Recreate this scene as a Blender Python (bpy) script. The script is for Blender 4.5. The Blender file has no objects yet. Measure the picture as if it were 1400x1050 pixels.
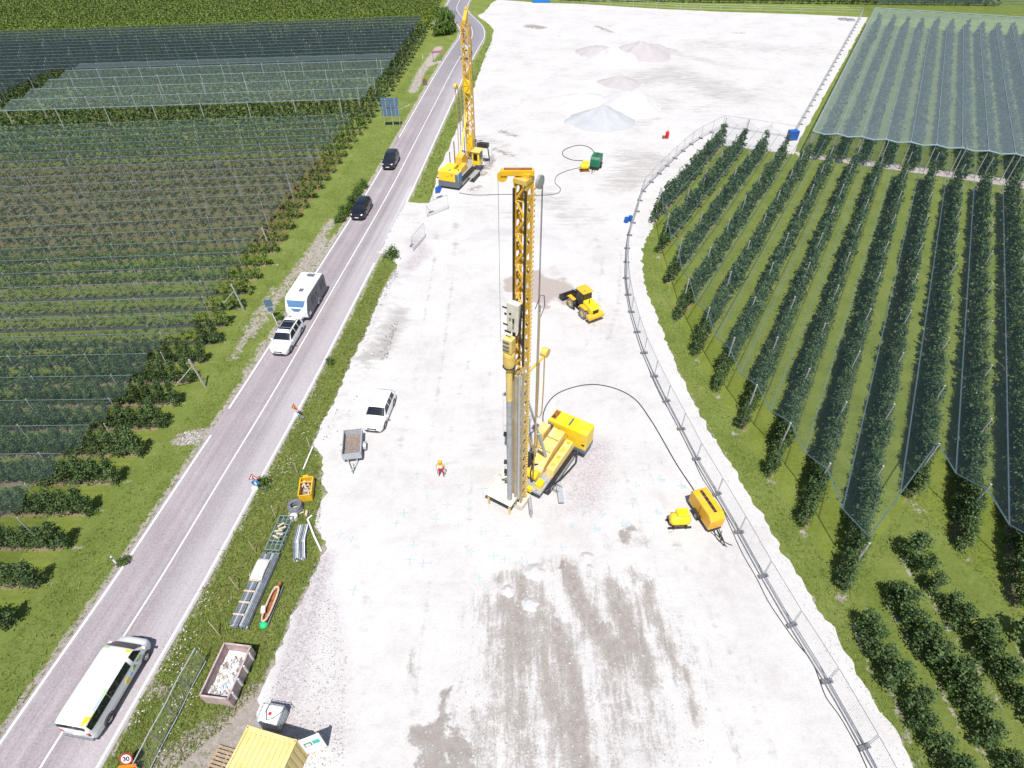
import bpy, math, random
import numpy as np
from mathutils import Vector, Matrix, noise as mnoise
from mathutils.geometry import delaunay_2d_cdt

# ------------------------------------------------------------------ camera, sky, sun, exposure
scene = bpy.context.scene
COL = scene.collection
CAM_H, FPX, TH = 37.0, 815.0, math.atan(0.927)
cam_data = bpy.data.cameras.new("camera")
cam_data.sensor_width = 36.0
cam_data.lens = 36.0 * FPX / 1400.0
cam_data.clip_end = 3000.0
cam = bpy.data.objects.new("camera", cam_data)
cam.location = (0, 0, CAM_H)
cam.rotation_euler = (math.pi / 2 - TH, 0, 0)
COL.objects.link(cam)
scene.camera = cam

SUN_EL = math.radians(65)
SHD = Vector((-0.01, 1.0, 0)).normalized()          # direction in which shadows fall
world = bpy.data.worlds.new("World")
scene.world = world
world.use_nodes = True
wn = world.node_tree
wn.nodes.clear()
w_out = wn.nodes.new("ShaderNodeOutputWorld")
w_bg = wn.nodes.new("ShaderNodeBackground")
w_sky = wn.nodes.new("ShaderNodeTexSky")
w_sky.sky_type = 'NISHITA'
w_sky.sun_disc = False
w_sky.sun_elevation = SUN_EL
w_sky.sun_rotation = math.radians(180)
w_sky.air_density = 1.0
w_sky.dust_density = 1.0
w_bg.inputs["Strength"].default_value = 0.085
wn.links.new(w_sky.outputs[0], w_bg.inputs[0])
wn.links.new(w_bg.outputs[0], w_out.inputs[0])
sun_data = bpy.data.lights.new("sun", 'SUN')
sun_data.energy = 4.4
sun_data.angle = math.radians(0.53)
sun_data.color = (1.0, 0.965, 0.915)
sun = bpy.data.objects.new("sun", sun_data)
ld = Vector((SHD.x * math.cos(SUN_EL), SHD.y * math.cos(SUN_EL), -math.sin(SUN_EL)))
sun.rotation_euler = ld.to_track_quat('-Z', 'Y').to_euler()
sun.location = (0, -60, 120)
COL.objects.link(sun)
scene.view_settings.view_transform = 'Standard'
scene.view_settings.look = 'None'
scene.view_settings.gamma = 1.0
scene.view_settings.use_curve_mapping = False
scene.view_settings.exposure = 0.42
scene.render.engine = 'CYCLES'
try:
    scene.cycles.transparent_max_bounces = 16
    scene.cycles.max_bounces = 6
except Exception:
    pass

# ------------------------------------------------------------------ pixel -> place
def P(u, v, z=0.0):
    x = (u - 700.0) / FPX
    y = (v - 525.0) / FPX
    dn = math.sin(TH) + y * math.cos(TH)
    fw = math.cos(TH) - y * math.sin(TH)
    k = (CAM_H - z) / dn
    return Vector((x * k, fw * k, z))

def zat(X, Y, v):
    """height above (X,Y) that shows at image row v"""
    y = (v - 525.0) / FPX
    dn = math.sin(TH) + y * math.cos(TH)
    fw = math.cos(TH) - y * math.sin(TH)
    return CAM_H - Y * dn / fw

def proj(X, Y, Z):
    d = CAM_H - Z
    f = Y * math.cos(TH) + d * math.sin(TH)
    dn = d * math.cos(TH) - Y * math.sin(TH)
    if f < 0.1:
        return None
    return 700 + FPX * X / f, 525 + FPX * dn / f

def heading(front, rear):
    return math.atan2(front[1] - rear[1], front[0] - rear[0])

GZ = 0.06     # top of the gravel pad
RZ = 0.03     # top of the road

# ------------------------------------------------------------------ mesh builder
class MB:
    def __init__(self):
        self.v = []; self.f = []; self.m = []; self.mi = 0
    def add(self, vs, fs):
        o = len(self.v)
        self.v.extend([tuple(p) for p in vs])
        for q in fs:
            self.f.append([i + o for i in q]); self.m.append(self.mi)
        return self
    def box(self, c, s, rz=0.0, ry=0.0, rx=0.0, taper=1.0):
        M = Matrix.Translation(c) @ Matrix.Rotation(rz, 4, 'Z') @ Matrix.Rotation(ry, 4, 'Y') @ Matrix.Rotation(rx, 4, 'X')
        hx, hy, hz = s[0] / 2, s[1] / 2, s[2] / 2
        vs = [M @ Vector(p) for p in ((-hx, -hy, -hz), (hx, -hy, -hz), (hx, hy, -hz), (-hx, hy, -hz),
              (-hx * taper, -hy * taper, hz), (hx * taper, -hy * taper, hz), (hx * taper, hy * taper, hz), (-hx * taper, hy * taper, hz))]
        return self.add(vs, [(3, 2, 1, 0), (4, 5, 6, 7), (0, 1, 5, 4), (1, 2, 6, 5), (2, 3, 7, 6), (3, 0, 4, 7)])
    def cyl(self, a, b, r0, r1=None, n=10, cap=True):
        a = Vector(a); b = Vector(b); r1 = r0 if r1 is None else r1
        d = (b - a)
        if d.length < 1e-6:
            return self
        d.normalize()
        t = Vector((0, 0, 1)) if abs(d.z) < 0.9 else Vector((1, 0, 0))
        x = d.cross(t).normalized(); y = d.cross(x)
        vs = []
        for c, r in ((a, r0), (b, r1)):
            for i in range(n):
                w = 2 * math.pi * i / n
                vs.append(c + x * (r * math.cos(w)) + y * (r * math.sin(w)))
        fs = [(i, (i + 1) % n, n + (i + 1) % n, n + i) for i in range(n)]
        if cap:
            fs.append(list(range(n - 1, -1, -1))); fs.append(list(range(n, 2 * n)))
        fs = [tuple(reversed(q)) for q in fs]
        return self.add(vs, fs)
    def tube(self, pts, r, n=6):
        pts = [Vector(p) for p in pts]
        vs = []; fs = []
        prev = None
        for k, p in enumerate(pts):
            d = (pts[min(k + 1, len(pts) - 1)] - pts[max(k - 1, 0)])
            d = d.normalized() if d.length > 1e-9 else Vector((1, 0, 0))
            if prev is None:
                t = Vector((0, 0, 1)) if abs(d.z) < 0.9 else Vector((1, 0, 0))
                x = d.cross(t).normalized()
            else:
                x = (prev - d * prev.dot(d))
                x = x.normalized() if x.length > 1e-6 else d.orthogonal().normalized()
            prev = x
            y = d.cross(x)
            for i in range(n):
                w = 2 * math.pi * i / n
                vs.append(p + x * (r * math.cos(w)) + y * (r * math.sin(w)))
        for k in range(len(pts) - 1):
            for i in range(n):
                fs.append((k * n + i, k * n + (i + 1) % n, (k + 1) * n + (i + 1) % n, (k + 1) * n + i))
        fs.append(tuple(range(n - 1, -1, -1)))
        fs.append(tuple(range((len(pts) - 1) * n, len(pts) * n)))
        return self.add(vs, fs)
    def prism(self, poly, z0, z1):
        n = len(poly)
        vs = [(p[0], p[1], z0) for p in poly] + [(p[0], p[1], z1) for p in poly]
        fs = [tuple(range(n - 1, -1, -1)), tuple(range(n, 2 * n))] + [(i, (i + 1) % n, n + (i + 1) % n, n + i) for i in range(n)]
        return self.add(vs, fs)
    def side(self, poly, y0, y1):
        """polygon in (x,z) extruded along y"""
        n = len(poly)
        vs = [(p[0], y0, p[1]) for p in poly] + [(p[0], y1, p[1]) for p in poly]
        fs = [tuple(range(n)), tuple(range(2 * n - 1, n - 1, -1))] + [((i + 1) % n, i, n + i, n + (i + 1) % n) for i in range(n)]
        return self.add(vs, fs)
    def lathe(self, prof, c=(0, 0, 0), n=16):
        """profile (r,z) turned about the vertical through c"""
        vs = []; fs = []
        for r, z in prof:
            for i in range(n):
                w = 2 * math.pi * i / n
                vs.append((c[0] + r * math.cos(w), c[1] + r * math.sin(w), c[2] + z))
        for k in range(len(prof) - 1):
            for i in range(n):
                fs.append((k * n + i, k * n + (i + 1) % n, (k + 1) * n + (i + 1) % n, (k + 1) * n + i))
        fs.append(tuple(range(n - 1, -1, -1))); fs.append(tuple(range((len(prof) - 1) * n, len(prof) * n)))
        return self.add(vs, fs)
    def torus(self, c, R, r, n=24, m=8, squash=1.0):
        vs = []; fs = []
        for i in range(n):
            a = 2 * math.pi * i / n
            for j in range(m):
                b = 2 * math.pi * j / m
                vs.append((c[0] + (R + r * math.cos(b)) * math.cos(a), c[1] + (R + r * math.cos(b)) * math.sin(a), c[2] + r * squash * math.sin(b)))
        for i in range(n):
            for j in range(m):
                fs.append((i * m + j, ((i + 1) % n) * m + j, ((i + 1) % n) * m + (j + 1) % m, i * m + (j + 1) % m))
        return self.add(vs, fs)
    def mesh(self, name):
        me = bpy.data.meshes.new(name)
        me.from_pydata(self.v, [], self.f)
        if any(self.m):
            me.polygons.foreach_set("material_index", self.m)
        me.update()
        return me

def obj(name, me, mats, parent=None, smooth=False, bevel=0.0, loc=None, rot=None):
    if isinstance(me, MB):
        me = me.mesh(name)
    if mats is not None and len(me.materials) == 0:
        for m in (mats if isinstance(mats, (list, tuple)) else [mats]):
            me.materials.append(m)
    if smooth:
        me.polygons.foreach_set("use_smooth", [True] * len(me.polygons))
    o = bpy.data.objects.new(name, me)
    COL.objects.link(o)
    if parent is not None:
        o.parent = parent
    if loc is not None:
        o.location = loc
    if rot is not None:
        o.rotation_euler = rot
    if bevel > 0:
        b = o.modifiers.new("bevel", 'BEVEL')
        b.width = bevel; b.segments = 2; b.limit_method = 'ANGLE'; b.angle_limit = math.radians(40)
        if smooth:
            pass
    return o

def tag(o, label=None, cat=None, group=None, kind=None):
    if label: o["label"] = label
    if cat: o["category"] = cat
    if group: o["group"] = group
    if kind: o["kind"] = kind
    return o

def thing(name, label, cat, loc=(0, 0, 0), rz=0.0, group=None):
    o = bpy.data.objects.new(name, None)
    o.empty_display_size = 0.3
    COL.objects.link(o)
    o.location = loc; o.rotation_euler = (0, 0, rz)
    return tag(o, label, cat, group)

def copy_tree(o, parent=None):
    c = o.copy()
    COL.objects.link(c)
    c.parent = parent
    for ch in o.children:
        copy_tree(ch, c)
    return c

def ordn(n):
    w = ['first', 'second', 'third', 'fourth', 'fifth', 'sixth', 'seventh', 'eighth', 'ninth', 'tenth', 'eleventh', 'twelfth',
         'thirteenth', 'fourteenth', 'fifteenth', 'sixteenth', 'seventeenth', 'eighteenth', 'nineteenth', 'twentieth']
    if n <= 20:
        return w[n - 1]
    t = {2: 'twenty', 3: 'thirty', 4: 'forty', 5: 'fifty', 6: 'sixty', 7: 'seventy'}[n // 10]
    return t + ('-' + w[n % 10 - 1] if n % 10 else 'th')

# ------------------------------------------------------------------ materials
class NT:
    """small node-tree helper"""
    def __init__(self, name):
        self.mat = bpy.data.materials.new(name)
        self.mat.use_nodes = True
        self.t = self.mat.node_tree
        self.t.nodes.clear()
        self.out = self.t.nodes.new("ShaderNodeOutputMaterial")
    def n(self, typ, **kw):
        nd = self.t.nodes.new(typ)
        for k, val in kw.items():
            if k in nd.inputs:
                self.put(nd.inputs[k], val)
            else:
                setattr(nd, k, val)
        return nd
    def put(self, sock, val):
        if hasattr(val, "is_output"):
            self.t.links.new(val, sock)
        else:
            sock.default_value = val
    def math(self, op, a, b=None, c=None, clamp=False):
        nd = self.t.nodes.new("ShaderNodeMath"); nd.operation = op; nd.use_clamp = clamp
        self.put(nd.inputs[0], a)
        if b is not None: self.put(nd.inputs[1], b)
        if c is not None: self.put(nd.inputs[2], c)
        return nd.outputs[0]
    def coord(self, scale=(1, 1, 1), rz=0.0):
        tc = self.t.nodes.new("ShaderNodeTexCoord")
        mp = self.t.nodes.new("ShaderNodeMapping")
        mp.inputs["Scale"].default_value = scale
        mp.inputs["Rotation"].default_value = (0, 0, rz)
        self.t.links.new(tc.outputs["Object"], mp.inputs["Vector"])
        return mp.outputs[0]
    def noise(self, scale, detail=4, rough=0.6, vec=None, dist=0.0):
        nd = self.t.nodes.new("ShaderNodeTexNoise")
        nd.inputs["Scale"].default_value = scale; nd.inputs["Detail"].default_value = detail
        nd.inputs["Roughness"].default_value = rough; nd.inputs["Distortion"].default_value = dist
        if vec is None: vec = self.coord()
        self.t.links.new(vec, nd.inputs["Vector"])
        return nd.outputs["Fac"]
    def ramp(self, fac, stops):
        nd = self.t.nodes.new("ShaderNodeValToRGB")
        el = nd.color_ramp.elements
        while len(el) < len(stops): el.new(0.5)
        for e, (p, c) in zip(el, stops):
            e.position = p; e.color = (*c, 1) if len(c) == 3 else c
        self.put(nd.inputs[0], fac)
        return nd.outputs[0]
    def step(self, x, a, b):
        nd = self.t.nodes.new("ShaderNodeMapRange"); nd.interpolation_type = 'SMOOTHSTEP'
        self.put(nd.inputs["Value"], x); nd.inputs["From Min"].default_value = a; nd.inputs["From Max"].default_value = b
        return nd.outputs[0]
    def mix(self, fac, a, b, blend='MIX'):
        nd = self.t.nodes.new("ShaderNodeMix"); nd.data_type = 'RGBA'; nd.blend_type = blend
        self.put(nd.inputs[0], fac)
        for s, val in ((nd.inputs[6], a), (nd.inputs[7], b)):
            if isinstance(val, (tuple, list)) and len(val) == 3: val = (*val, 1)
            self.put(s, val)
        return nd.outputs[2]
    def attr(self, name):
        nd = self.t.nodes.new("ShaderNodeAttribute"); nd.attribute_name = name
        return nd.outputs["Fac"]
    def bump(self, h, strength=0.3, dist=0.02):
        nd = self.t.nodes.new("ShaderNodeBump")
        nd.inputs["Strength"].default_value = strength; nd.inputs["Distance"].default_value = dist
        self.put(nd.inputs["Height"], h)
        return nd.outputs[0]
    def principled(self, color, rough=0.6, metal=0.0, normal=None, spec=0.4, coat=0.0):
        b = self.t.nodes.new("ShaderNodeBsdfPrincipled")
        if isinstance(color, (tuple, list)) and len(color) == 3: color = (*color, 1)
        self.put(b.inputs["Base Color"], color); self.put(b.inputs["Roughness"], rough); self.put(b.inputs["Metallic"], metal)
        b.inputs["Specular IOR Level"].default_value = spec
        b.inputs["Coat Weight"].default_value = coat
        if normal is not None: self.put(b.inputs["Normal"], normal)
        return b.outputs[0]
    def done(self, sh):
        self.t.links.new(sh, self.out.inputs["Surface"])
        return self.mat

def plain(name, color, rough=0.6, metal=0.0, var=0.12, scale=3.0, spec=0.4, dust=0.0, dustc=(0.5, 0.47, 0.43), coat=0.0, bump=0.0):
    t = NT(name)
    f = t.noise(scale, 5)
    dk = tuple(max(0, c * (1 - var * 1.6)) for c in color); lt = tuple(min(1, c * (1 + var)) for c in color)
    c = t.ramp(f, [(0.3, dk), (0.7, lt)])
    r = rough
    if dust > 0:
        g = t.noise(scale * 0.6, 6, 0.7)
        m = t.math('MULTIPLY', t.step(g, 0.42, 0.72), dust)
        c = t.mix(m, c, dustc)
    nm = t.bump(t.noise(scale * 14, 3), bump, 0.01) if bump else None
    return t.done(t.principled(c, r, metal, nm, spec, coat))

M = {}
M['yellow'] = plain('yellow_paint', (0.74, 0.42, 0.014), 0.42, dust=0.42, scale=2.2, var=0.06)
M['yellow_bright'] = plain('bright_yellow_paint', (0.84, 0.59, 0.010), 0.38, dust=0.22, scale=1.8, var=0.05)
M['yellow_orange'] = plain('orange_yellow_paint', (0.78, 0.42, 0.014), 0.38, dust=0.22, scale=2, var=0.06)
M['yellow_dusty'] = plain('dusty_yellow_paint', (0.72, 0.50, 0.12), 0.6, dust=0.6, scale=2.5, var=0.1, dustc=(0.62, 0.56, 0.45))
M['cream_dust'] = plain('cream_dusty_steel', (0.66, 0.60, 0.50), 0.75, dust=0.7, scale=3, dustc=(0.72, 0.69, 0.66))
M['dark_steel'] = plain('dark_steel', (0.035, 0.032, 0.03), 0.5, 0.3, dust=0.25, scale=4, dustc=(0.22, 0.19, 0.16))
M['rail_dark'] = plain('dark_guide_rail', (0.06, 0.045, 0.035), 0.45, 0.4, dust=0.35, scale=3, dustc=(0.25, 0.2, 0.15))
M['grey_steel'] = plain('grey_steel', (0.36, 0.37, 0.385), 0.55, 0.25, dust=0.5, scale=4, dustc=(0.55, 0.53, 0.5))
M['galv'] = plain('galvanised_steel', (0.46, 0.49, 0.52), 0.45, 0.25, var=0.15, scale=9)
M['galv_dark'] = plain('galvanised_steel_dull', (0.20, 0.225, 0.25), 0.5, 0.25, var=0.2, scale=9)
M['black'] = plain('black_plastic', (0.018, 0.018, 0.02), 0.5, var=0.2, scale=6)
M['rubber'] = plain('rubber', (0.028, 0.028, 0.03), 0.85, var=0.2, scale=8, dust=0.35, dustc=(0.30, 0.29, 0.28))
M['rubber_grey'] = plain('dusty_rubber', (0.16, 0.165, 0.18), 0.9, var=0.2, scale=8, dust=0.7, dustc=(0.46, 0.45, 0.45))
M['white_paint'] = plain('white_paint', (0.80, 0.80, 0.80), 0.28, var=0.02, coat=0.4)
M['white_plastic'] = plain('white_plastic', (0.74, 0.76, 0.77), 0.45, var=0.04)
M['car_black'] = plain('black_car_paint', (0.009, 0.010, 0.015), 0.18, var=0.1, coat=0.8, spec=0.5)
M['car_navy'] = plain('dark_car_paint', (0.014, 0.014, 0.020), 0.2, var=0.1, coat=0.7)
M['blue_van'] = plain('pale_blue_paint', (0.35, 0.55, 0.66), 0.3, var=0.03, coat=0.4)
M['glass'] = plain('tinted_glass', (0.012, 0.016, 0.022), 0.06, var=0.1, spec=0.7)
M['glass_blue'] = plain('blue_tinted_window', (0.10, 0.20, 0.36), 0.08, var=0.06, spec=0.6)
M['rim'] = plain('wheel_rim', (0.42, 0.43, 0.45), 0.35, 0.7)
M['lamp'] = plain('headlamp_glass', (0.62, 0.64, 0.68), 0.1, var=0.05, spec=0.8)
M['red_lamp'] = plain('red_lamp_glass', (0.50, 0.012, 0.02), 0.2)
M['graphite'] = plain('graphite_panel', (0.135, 0.14, 0.158), 0.45, var=0.06)
M['wood'] = plain('weathered_wood', (0.36, 0.27, 0.18), 0.85, var=0.25, scale=6)
M['wood_pale'] = plain('pale_wood', (0.56, 0.46, 0.34), 0.85, var=0.2, scale=6)
M['post'] = plain('pale_concrete_post', (0.42, 0.405, 0.375), 0.85, var=0.15, scale=4)
M['rust'] = plain('rusty_steel', (0.30, 0.105, 0.035), 0.8, var=0.3, scale=4, dust=0.3, dustc=(0.36, 0.2, 0.1))
M['pink_rust'] = plain('faded_red_steel', (0.47, 0.36, 0.35), 0.8, var=0.2, scale=3, dust=0.5, dustc=(0.5, 0.42, 0.4))
M['concrete'] = plain('dark_concrete', (0.16, 0.165, 0.175), 0.9, var=0.2, scale=8)
M['blue'] = plain('blue_plastic', (0.012, 0.10, 0.42), 0.45, var=0.1)
M['sky_blue'] = plain('sky_blue_panel', (0.02, 0.20, 0.42), 0.45, var=0.1)
M['cabin_blue'] = plain('bright_blue_cabin', (0.012, 0.19, 0.55), 0.5, var=0.06)
M['teal_glass'] = plain('blue_grey_sign_back', (0.11, 0.18, 0.26), 0.5, var=0.08)
M['green_machine'] = plain('green_paint', (0.012, 0.15, 0.075), 0.4, var=0.1)
M['green_plastic'] = plain('bright_green_cap', (0.02, 0.62, 0.20), 0.5, var=0.08)
M['red'] = plain('red_paint', (0.55, 0.015, 0.03), 0.5, var=0.08)
M['orange'] = plain('orange_sign_face', (0.80, 0.20, 0.01), 0.5, var=0.05)
M['sign_white'] = plain('white_sign_face', (0.78, 0.78, 0.78), 0.4, var=0.02)
M['sign_yellow'] = plain('yellow_sign_face', (0.80, 0.42, 0.01), 0.5, var=0.04)
M['pink_sign'] = plain('pink_sign_face', (0.45, 0.16, 0.28), 0.5)
M['brown'] = plain('brown_dirt_load', (0.25, 0.20, 0.175), 0.95, var=0.3, scale=9, bump=0.5)
M['hose'] = plain('black_hose', (0.03, 0.03, 0.032), 0.6)
M['hose_tan'] = plain('tan_hose', (0.45, 0.30, 0.11), 0.6, dust=0.3)
M['hose_grey'] = plain('grey_hose', (0.17, 0.18, 0.20), 0.65, var=0.25, scale=5)
M['skin'] = plain('skin', (0.45, 0.26, 0.18), 0.6, var=0.05)
M['hivis'] = plain('hi_vis_orange_cloth', (0.85, 0.42, 0.02), 0.8, var=0.08)
M['red_cloth'] = plain('red_cloth', (0.58, 0.02, 0.035), 0.85, var=0.1)
M['white_cloth'] = plain('white_cloth', (0.74, 0.74, 0.74), 0.85, var=0.05)
M['dark_cloth'] = plain('dark_boots', (0.05, 0.045, 0.045), 0.8)
M['white_bag'] = plain('white_woven_bag', (0.66, 0.60, 0.57), 0.8, var=0.15, scale=7)
M['cyan_paint'] = plain('cyan_marking_paint', (0.40, 0.49, 0.525), 0.8, var=0.15, scale=8)
M['stone'] = plain('pale_limestone', (0.50, 0.49, 0.49), 0.9, var=0.12, scale=5)
M['stone_grey'] = plain('grey_stone', (0.33, 0.31, 0.30), 0.9, var=0.2, scale=5)
M['logo_yellow'] = plain('yellow_livery', (0.80, 0.66, 0.01), 0.35, var=0.03)
M['logo_green'] = plain('green_livery', (0.36, 0.60, 0.22), 0.35, var=0.03)
M['logo_blue'] = plain('light_blue_livery', (0.34, 0.50, 0.74), 0.35, var=0.03)
M['teal'] = plain('teal_print', (0.02, 0.50, 0.42), 0.5, var=0.04)
M['dark_green'] = plain('dark_green_print', (0.02, 0.18, 0.12), 0.5, var=0.04)

# ------------------------------------------------------------------ geometry of the place (ground points)
def PX(lst, z=0.0):
    return [P(u, v, z) for u, v in lst]

ROAD_L = [(-180, 1290), (-76, 1130), (0, 1018), (80, 903), (160, 788), (248, 656), (335, 525), (418, 393), (502, 262), (548, 180), (592, 102), (616, 66),
          (628, 53), (629.5, 46), (628, 39), (622, 29.5), (616, 21), (611, 14), (611, 8), (614, 1), (622, -9), (634, -20)]
ROAD_R = [(-5, 1300), (78, 1150), (132, 1050), (207, 919), (283, 788), (355, 656), (427, 525), (496, 393), (563, 262), (604, 176), (641, 97), (655, 68),
          (661, 52), (662, 42), (659.5, 35), (652, 28), (643, 21.5), (638.6, 14), (639, 8), (643, 0), (650, -9), (662, -20)]
rl = PX(ROAD_L); rr = PX(ROAD_R)

def resample(pts, step):
    pts = [Vector((p[0], p[1], 0)) for p in pts]
    # Catmull-Rom
    out = []
    n = len(pts)
    for i in range(n - 1):
        p0 = pts[max(i - 1, 0)]; p1 = pts[i]; p2 = pts[i + 1]; p3 = pts[min(i + 2, n - 1)]
        k = max(2, int((p2 - p1).length / step))
        for j in range(k):
            t = j / k
            out.append(0.5 * ((2 * p1) + (p2 - p0) * t + (2 * p0 - 5 * p1 + 4 * p2 - p3) * t * t + (3 * p1 - p0 - 3 * p2 + p3) * t ** 3))
    out.append(pts[-1])
    return out

rc0 = [(a + b) / 2 for a, b in zip(rl, rr)]
rcen = resample(rc0, 1.5)
rlen = [0.0]
for a, b in zip(rcen, rcen[1:]):
    rlen.append(rlen[-1] + (b - a).length)
# keep the carriageway about six metres wide everywhere
RHALF = 3.03
rnor = []
for i in range(len(rcen)):
    d = (rcen[min(i + 2, len(rcen) - 1)] - rcen[max(i - 2, 0)]).normalized()
    rnor.append(Vector((d.y, -d.x, 0)))      # towards the right

def road_pt(i, lat):
    return rcen[i] + rnor[i] * lat

def road_near(Y):
    return min(range(len(rcen)), key=lambda i: abs(rcen[i].y - Y))

GRAVEL = [(300, 1200), (335, 1110), (352, 1050), (362, 1010), (352, 975), (354, 948), (370, 923), (382, 888), (400, 843), (417, 813), (429, 788),
          (435, 773), (446, 740), (434, 722), (436, 700), (444, 675), (439, 645), (443, 625), (428, 610), (438, 583), (458, 552), (469, 525), (478, 502), (498, 462),
          (508, 437), (525, 397), (542, 367), (544, 362), (536, 353), (519, 346), (531, 322), (547, 292), (557, 277), (574, 278), (588, 278), (592, 262), (594, 252), (600, 232), (615, 200), (630, 165),
          (650, 115), (662, 80), (672, 57), (675, 40), (668, 33), (660, 27), (652, 22), (662, 17), (672, 5), (680, 0), (740, 4), (800, 6), (860, 10), (912, 13), (1000, 17), (1100, 20), (1186, 24), (1150, 90), (1096, 186),
          (1085, 211), (1050, 207), (1014, 202), (987, 199), (984, 187), (969, 202), (955, 219), (935, 247), (912, 280), (896, 303), (879, 337), (878, 367), (883, 397), (898, 432), (913, 472), (935, 522),
          (953, 560), (975, 598), (1000, 638), (1030, 685), (1050, 720), (1070, 755), (1095, 790), (1117, 828), (1150, 880), (1177, 930), (1200, 963), (1230, 1008),
          (1252, 1050), (1320, 1170), (1345, 1220)]
gpoly = [(p.x, p.y) for p in PX(GRAVEL)]

def inside(pts, poly):
    x = pts[:, 0]; y = pts[:, 1]
    r = np.zeros(len(pts), bool)
    n = len(poly)
    for i in range(n):
        x1, y1 = poly[i]; x2, y2 = poly[(i + 1) % n]
        if y1 == y2: continue
        c = ((y1 > y) != (y2 > y)) & (x < (x2 - x1) * (y - y1) / (y2 - y1) + x1)
        r ^= c
    return r

def ragged(poly, near=0.3, far=1.5, amp=0.2, closed=True, seed=0):
    out = []
    n = len(poly)
    for i in range(n if closed else n - 1):
        a = Vector((*poly[i], 0)); b = Vector((*poly[(i + 1) % n], 0))
        L = (b - a).length
        st = near if (a.y + b.y) / 2 < 75 else far
        k = max(1, int(L / st))
        d = (b - a).normalized() if L > 0 else Vector((1, 0, 0))
        nn = Vector((-d.y, d.x, 0))
        for j in range(k):
            p = a + (b - a) * (j / k)
            w = mnoise.noise(Vector((p.x * 1.3 + seed, p.y * 1.3, 0))) * amp * 1.6 + mnoise.noise(Vector((p.x * 4 + seed, p.y * 4, 5))) * amp + mnoise.noise(Vector((p.x * 9 + seed, p.y * 9, 2))) * amp * .6
            p = p + nn * w
            out.append((p.x, p.y))
    return out

def sheet(name, poly, z, mats, step_near=0.5, step_far=1.3, split=60.0, kind='structure', hfun=None, parent=None):
    """a filled outline with inner points, so that attributes can be laid on it"""
    arr = np.array(poly)
    x0, y0 = arr.min(0); x1, y1 = arr.max(0)
    pts = []
    for (ya, yb, st) in ((y0, min(y1, split), step_near), (max(y0, split), y1, step_far)):
        if yb <= ya: continue
        gx, gy = np.meshgrid(np.arange(x0 + st / 2, x1, st), np.arange(ya + st / 2, yb, st))
        q = np.stack([gx.ravel(), gy.ravel()], 1)
        q += np.random.RandomState(3).uniform(-0.2, 0.2, q.shape) * st
        pts.append(q[inside(q, poly)])
    inner = np.concatenate(pts) if pts else np.zeros((0, 2))
    n = len(poly)
    vc = [Vector(p) for p in poly] + [Vector(p) for p in inner]
    ed = [(i, (i + 1) % n) for i in range(n)]
    r = delaunay_2d_cdt(vc, ed, [], 1, 1e-5)
    V = np.array([(p.x, p.y) for p in r[0]]); F = r[2]
    zz = np.full(len(V), z)
    if hfun is not None: zz = zz + hfun(V)
    # sides so that the edge has thickness
    me = bpy.data.meshes.new(name)
    me.from_pydata([(a, b, c) for (a, b), c in zip(V.tolist(), zz.tolist())], [], F)
    me.update()
    if len(me.polygons) and me.polygons[0].normal.z < 0:
        me.flip_normals()
    o = obj(name, me, mats, parent)
    if kind: o["kind"] = kind
    return o, V

def dist_poly(V, pts):
    d = np.full(len(V), 1e9)
    for a, b in zip(pts, pts[1:]):
        ax, ay = a[0], a[1]; bx, by = b[0] - ax, b[1] - ay
        L2 = bx * bx + by * by + 1e-9
        t = np.clip(((V[:, 0] - ax) * bx + (V[:, 1] - ay) * by) / L2, 0, 1)
        d = np.minimum(d, np.hypot(V[:, 0] - ax - t * bx, V[:, 1] - ay - t * by))
    return d

def strokes(V, lst):
    """lst of (list of px points, radius in m, strength)"""
    val = np.zeros(len(V))
    for px, r, s in lst:
        pts = [(p.x, p.y) for p in PX(px)]
        if len(pts) == 1: pts = pts + [(pts[0][0] + 1e-3, pts[0][1])]
        d = dist_poly(V, pts)
        val = np.maximum(val, s * np.clip(1.25 - d / r, 0, 1))
    return val

def set_attr(me, name, val):
    a = me.attributes.new(name, 'FLOAT', 'POINT')
    a.data.foreach_set("value", np.asarray(val, dtype=np.float32))

# ------------------------------------------------------------------ left orchard row geometry
LB = [(-31.6, 18.0), (-31.4, 20.6), (-31.2, 25.6), (-30.2, 29.7), (-29.6, 33.2), (-29.3, 38), (-28.7, 51.9), (-27.6, 71.4), (-25.5, 94.4), (-23, 125.7), (-21.1, 169.2), (-21, 260)]
def xb(Y):
    return np.interp(Y, [p[1] for p in LB], [p[0] for p in LB])
def row_ang(Y):
    return np.radians(np.interp(Y, [18, 35, 53, 66, 95, 130, 175, 240], [0.6, 1.2, 3.4, 6.0, 5.8, 6.6, 9.5, 10]))
L_SP, L_Y0 = 2.87, 23.05
def left_yb(x, y):
    Yb = y.copy() if hasattr(y, 'copy') else y
    for _ in range(12):
        Yb = y - (x - xb(Yb)) * np.tan(row_ang(Yb))
    return Yb

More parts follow.
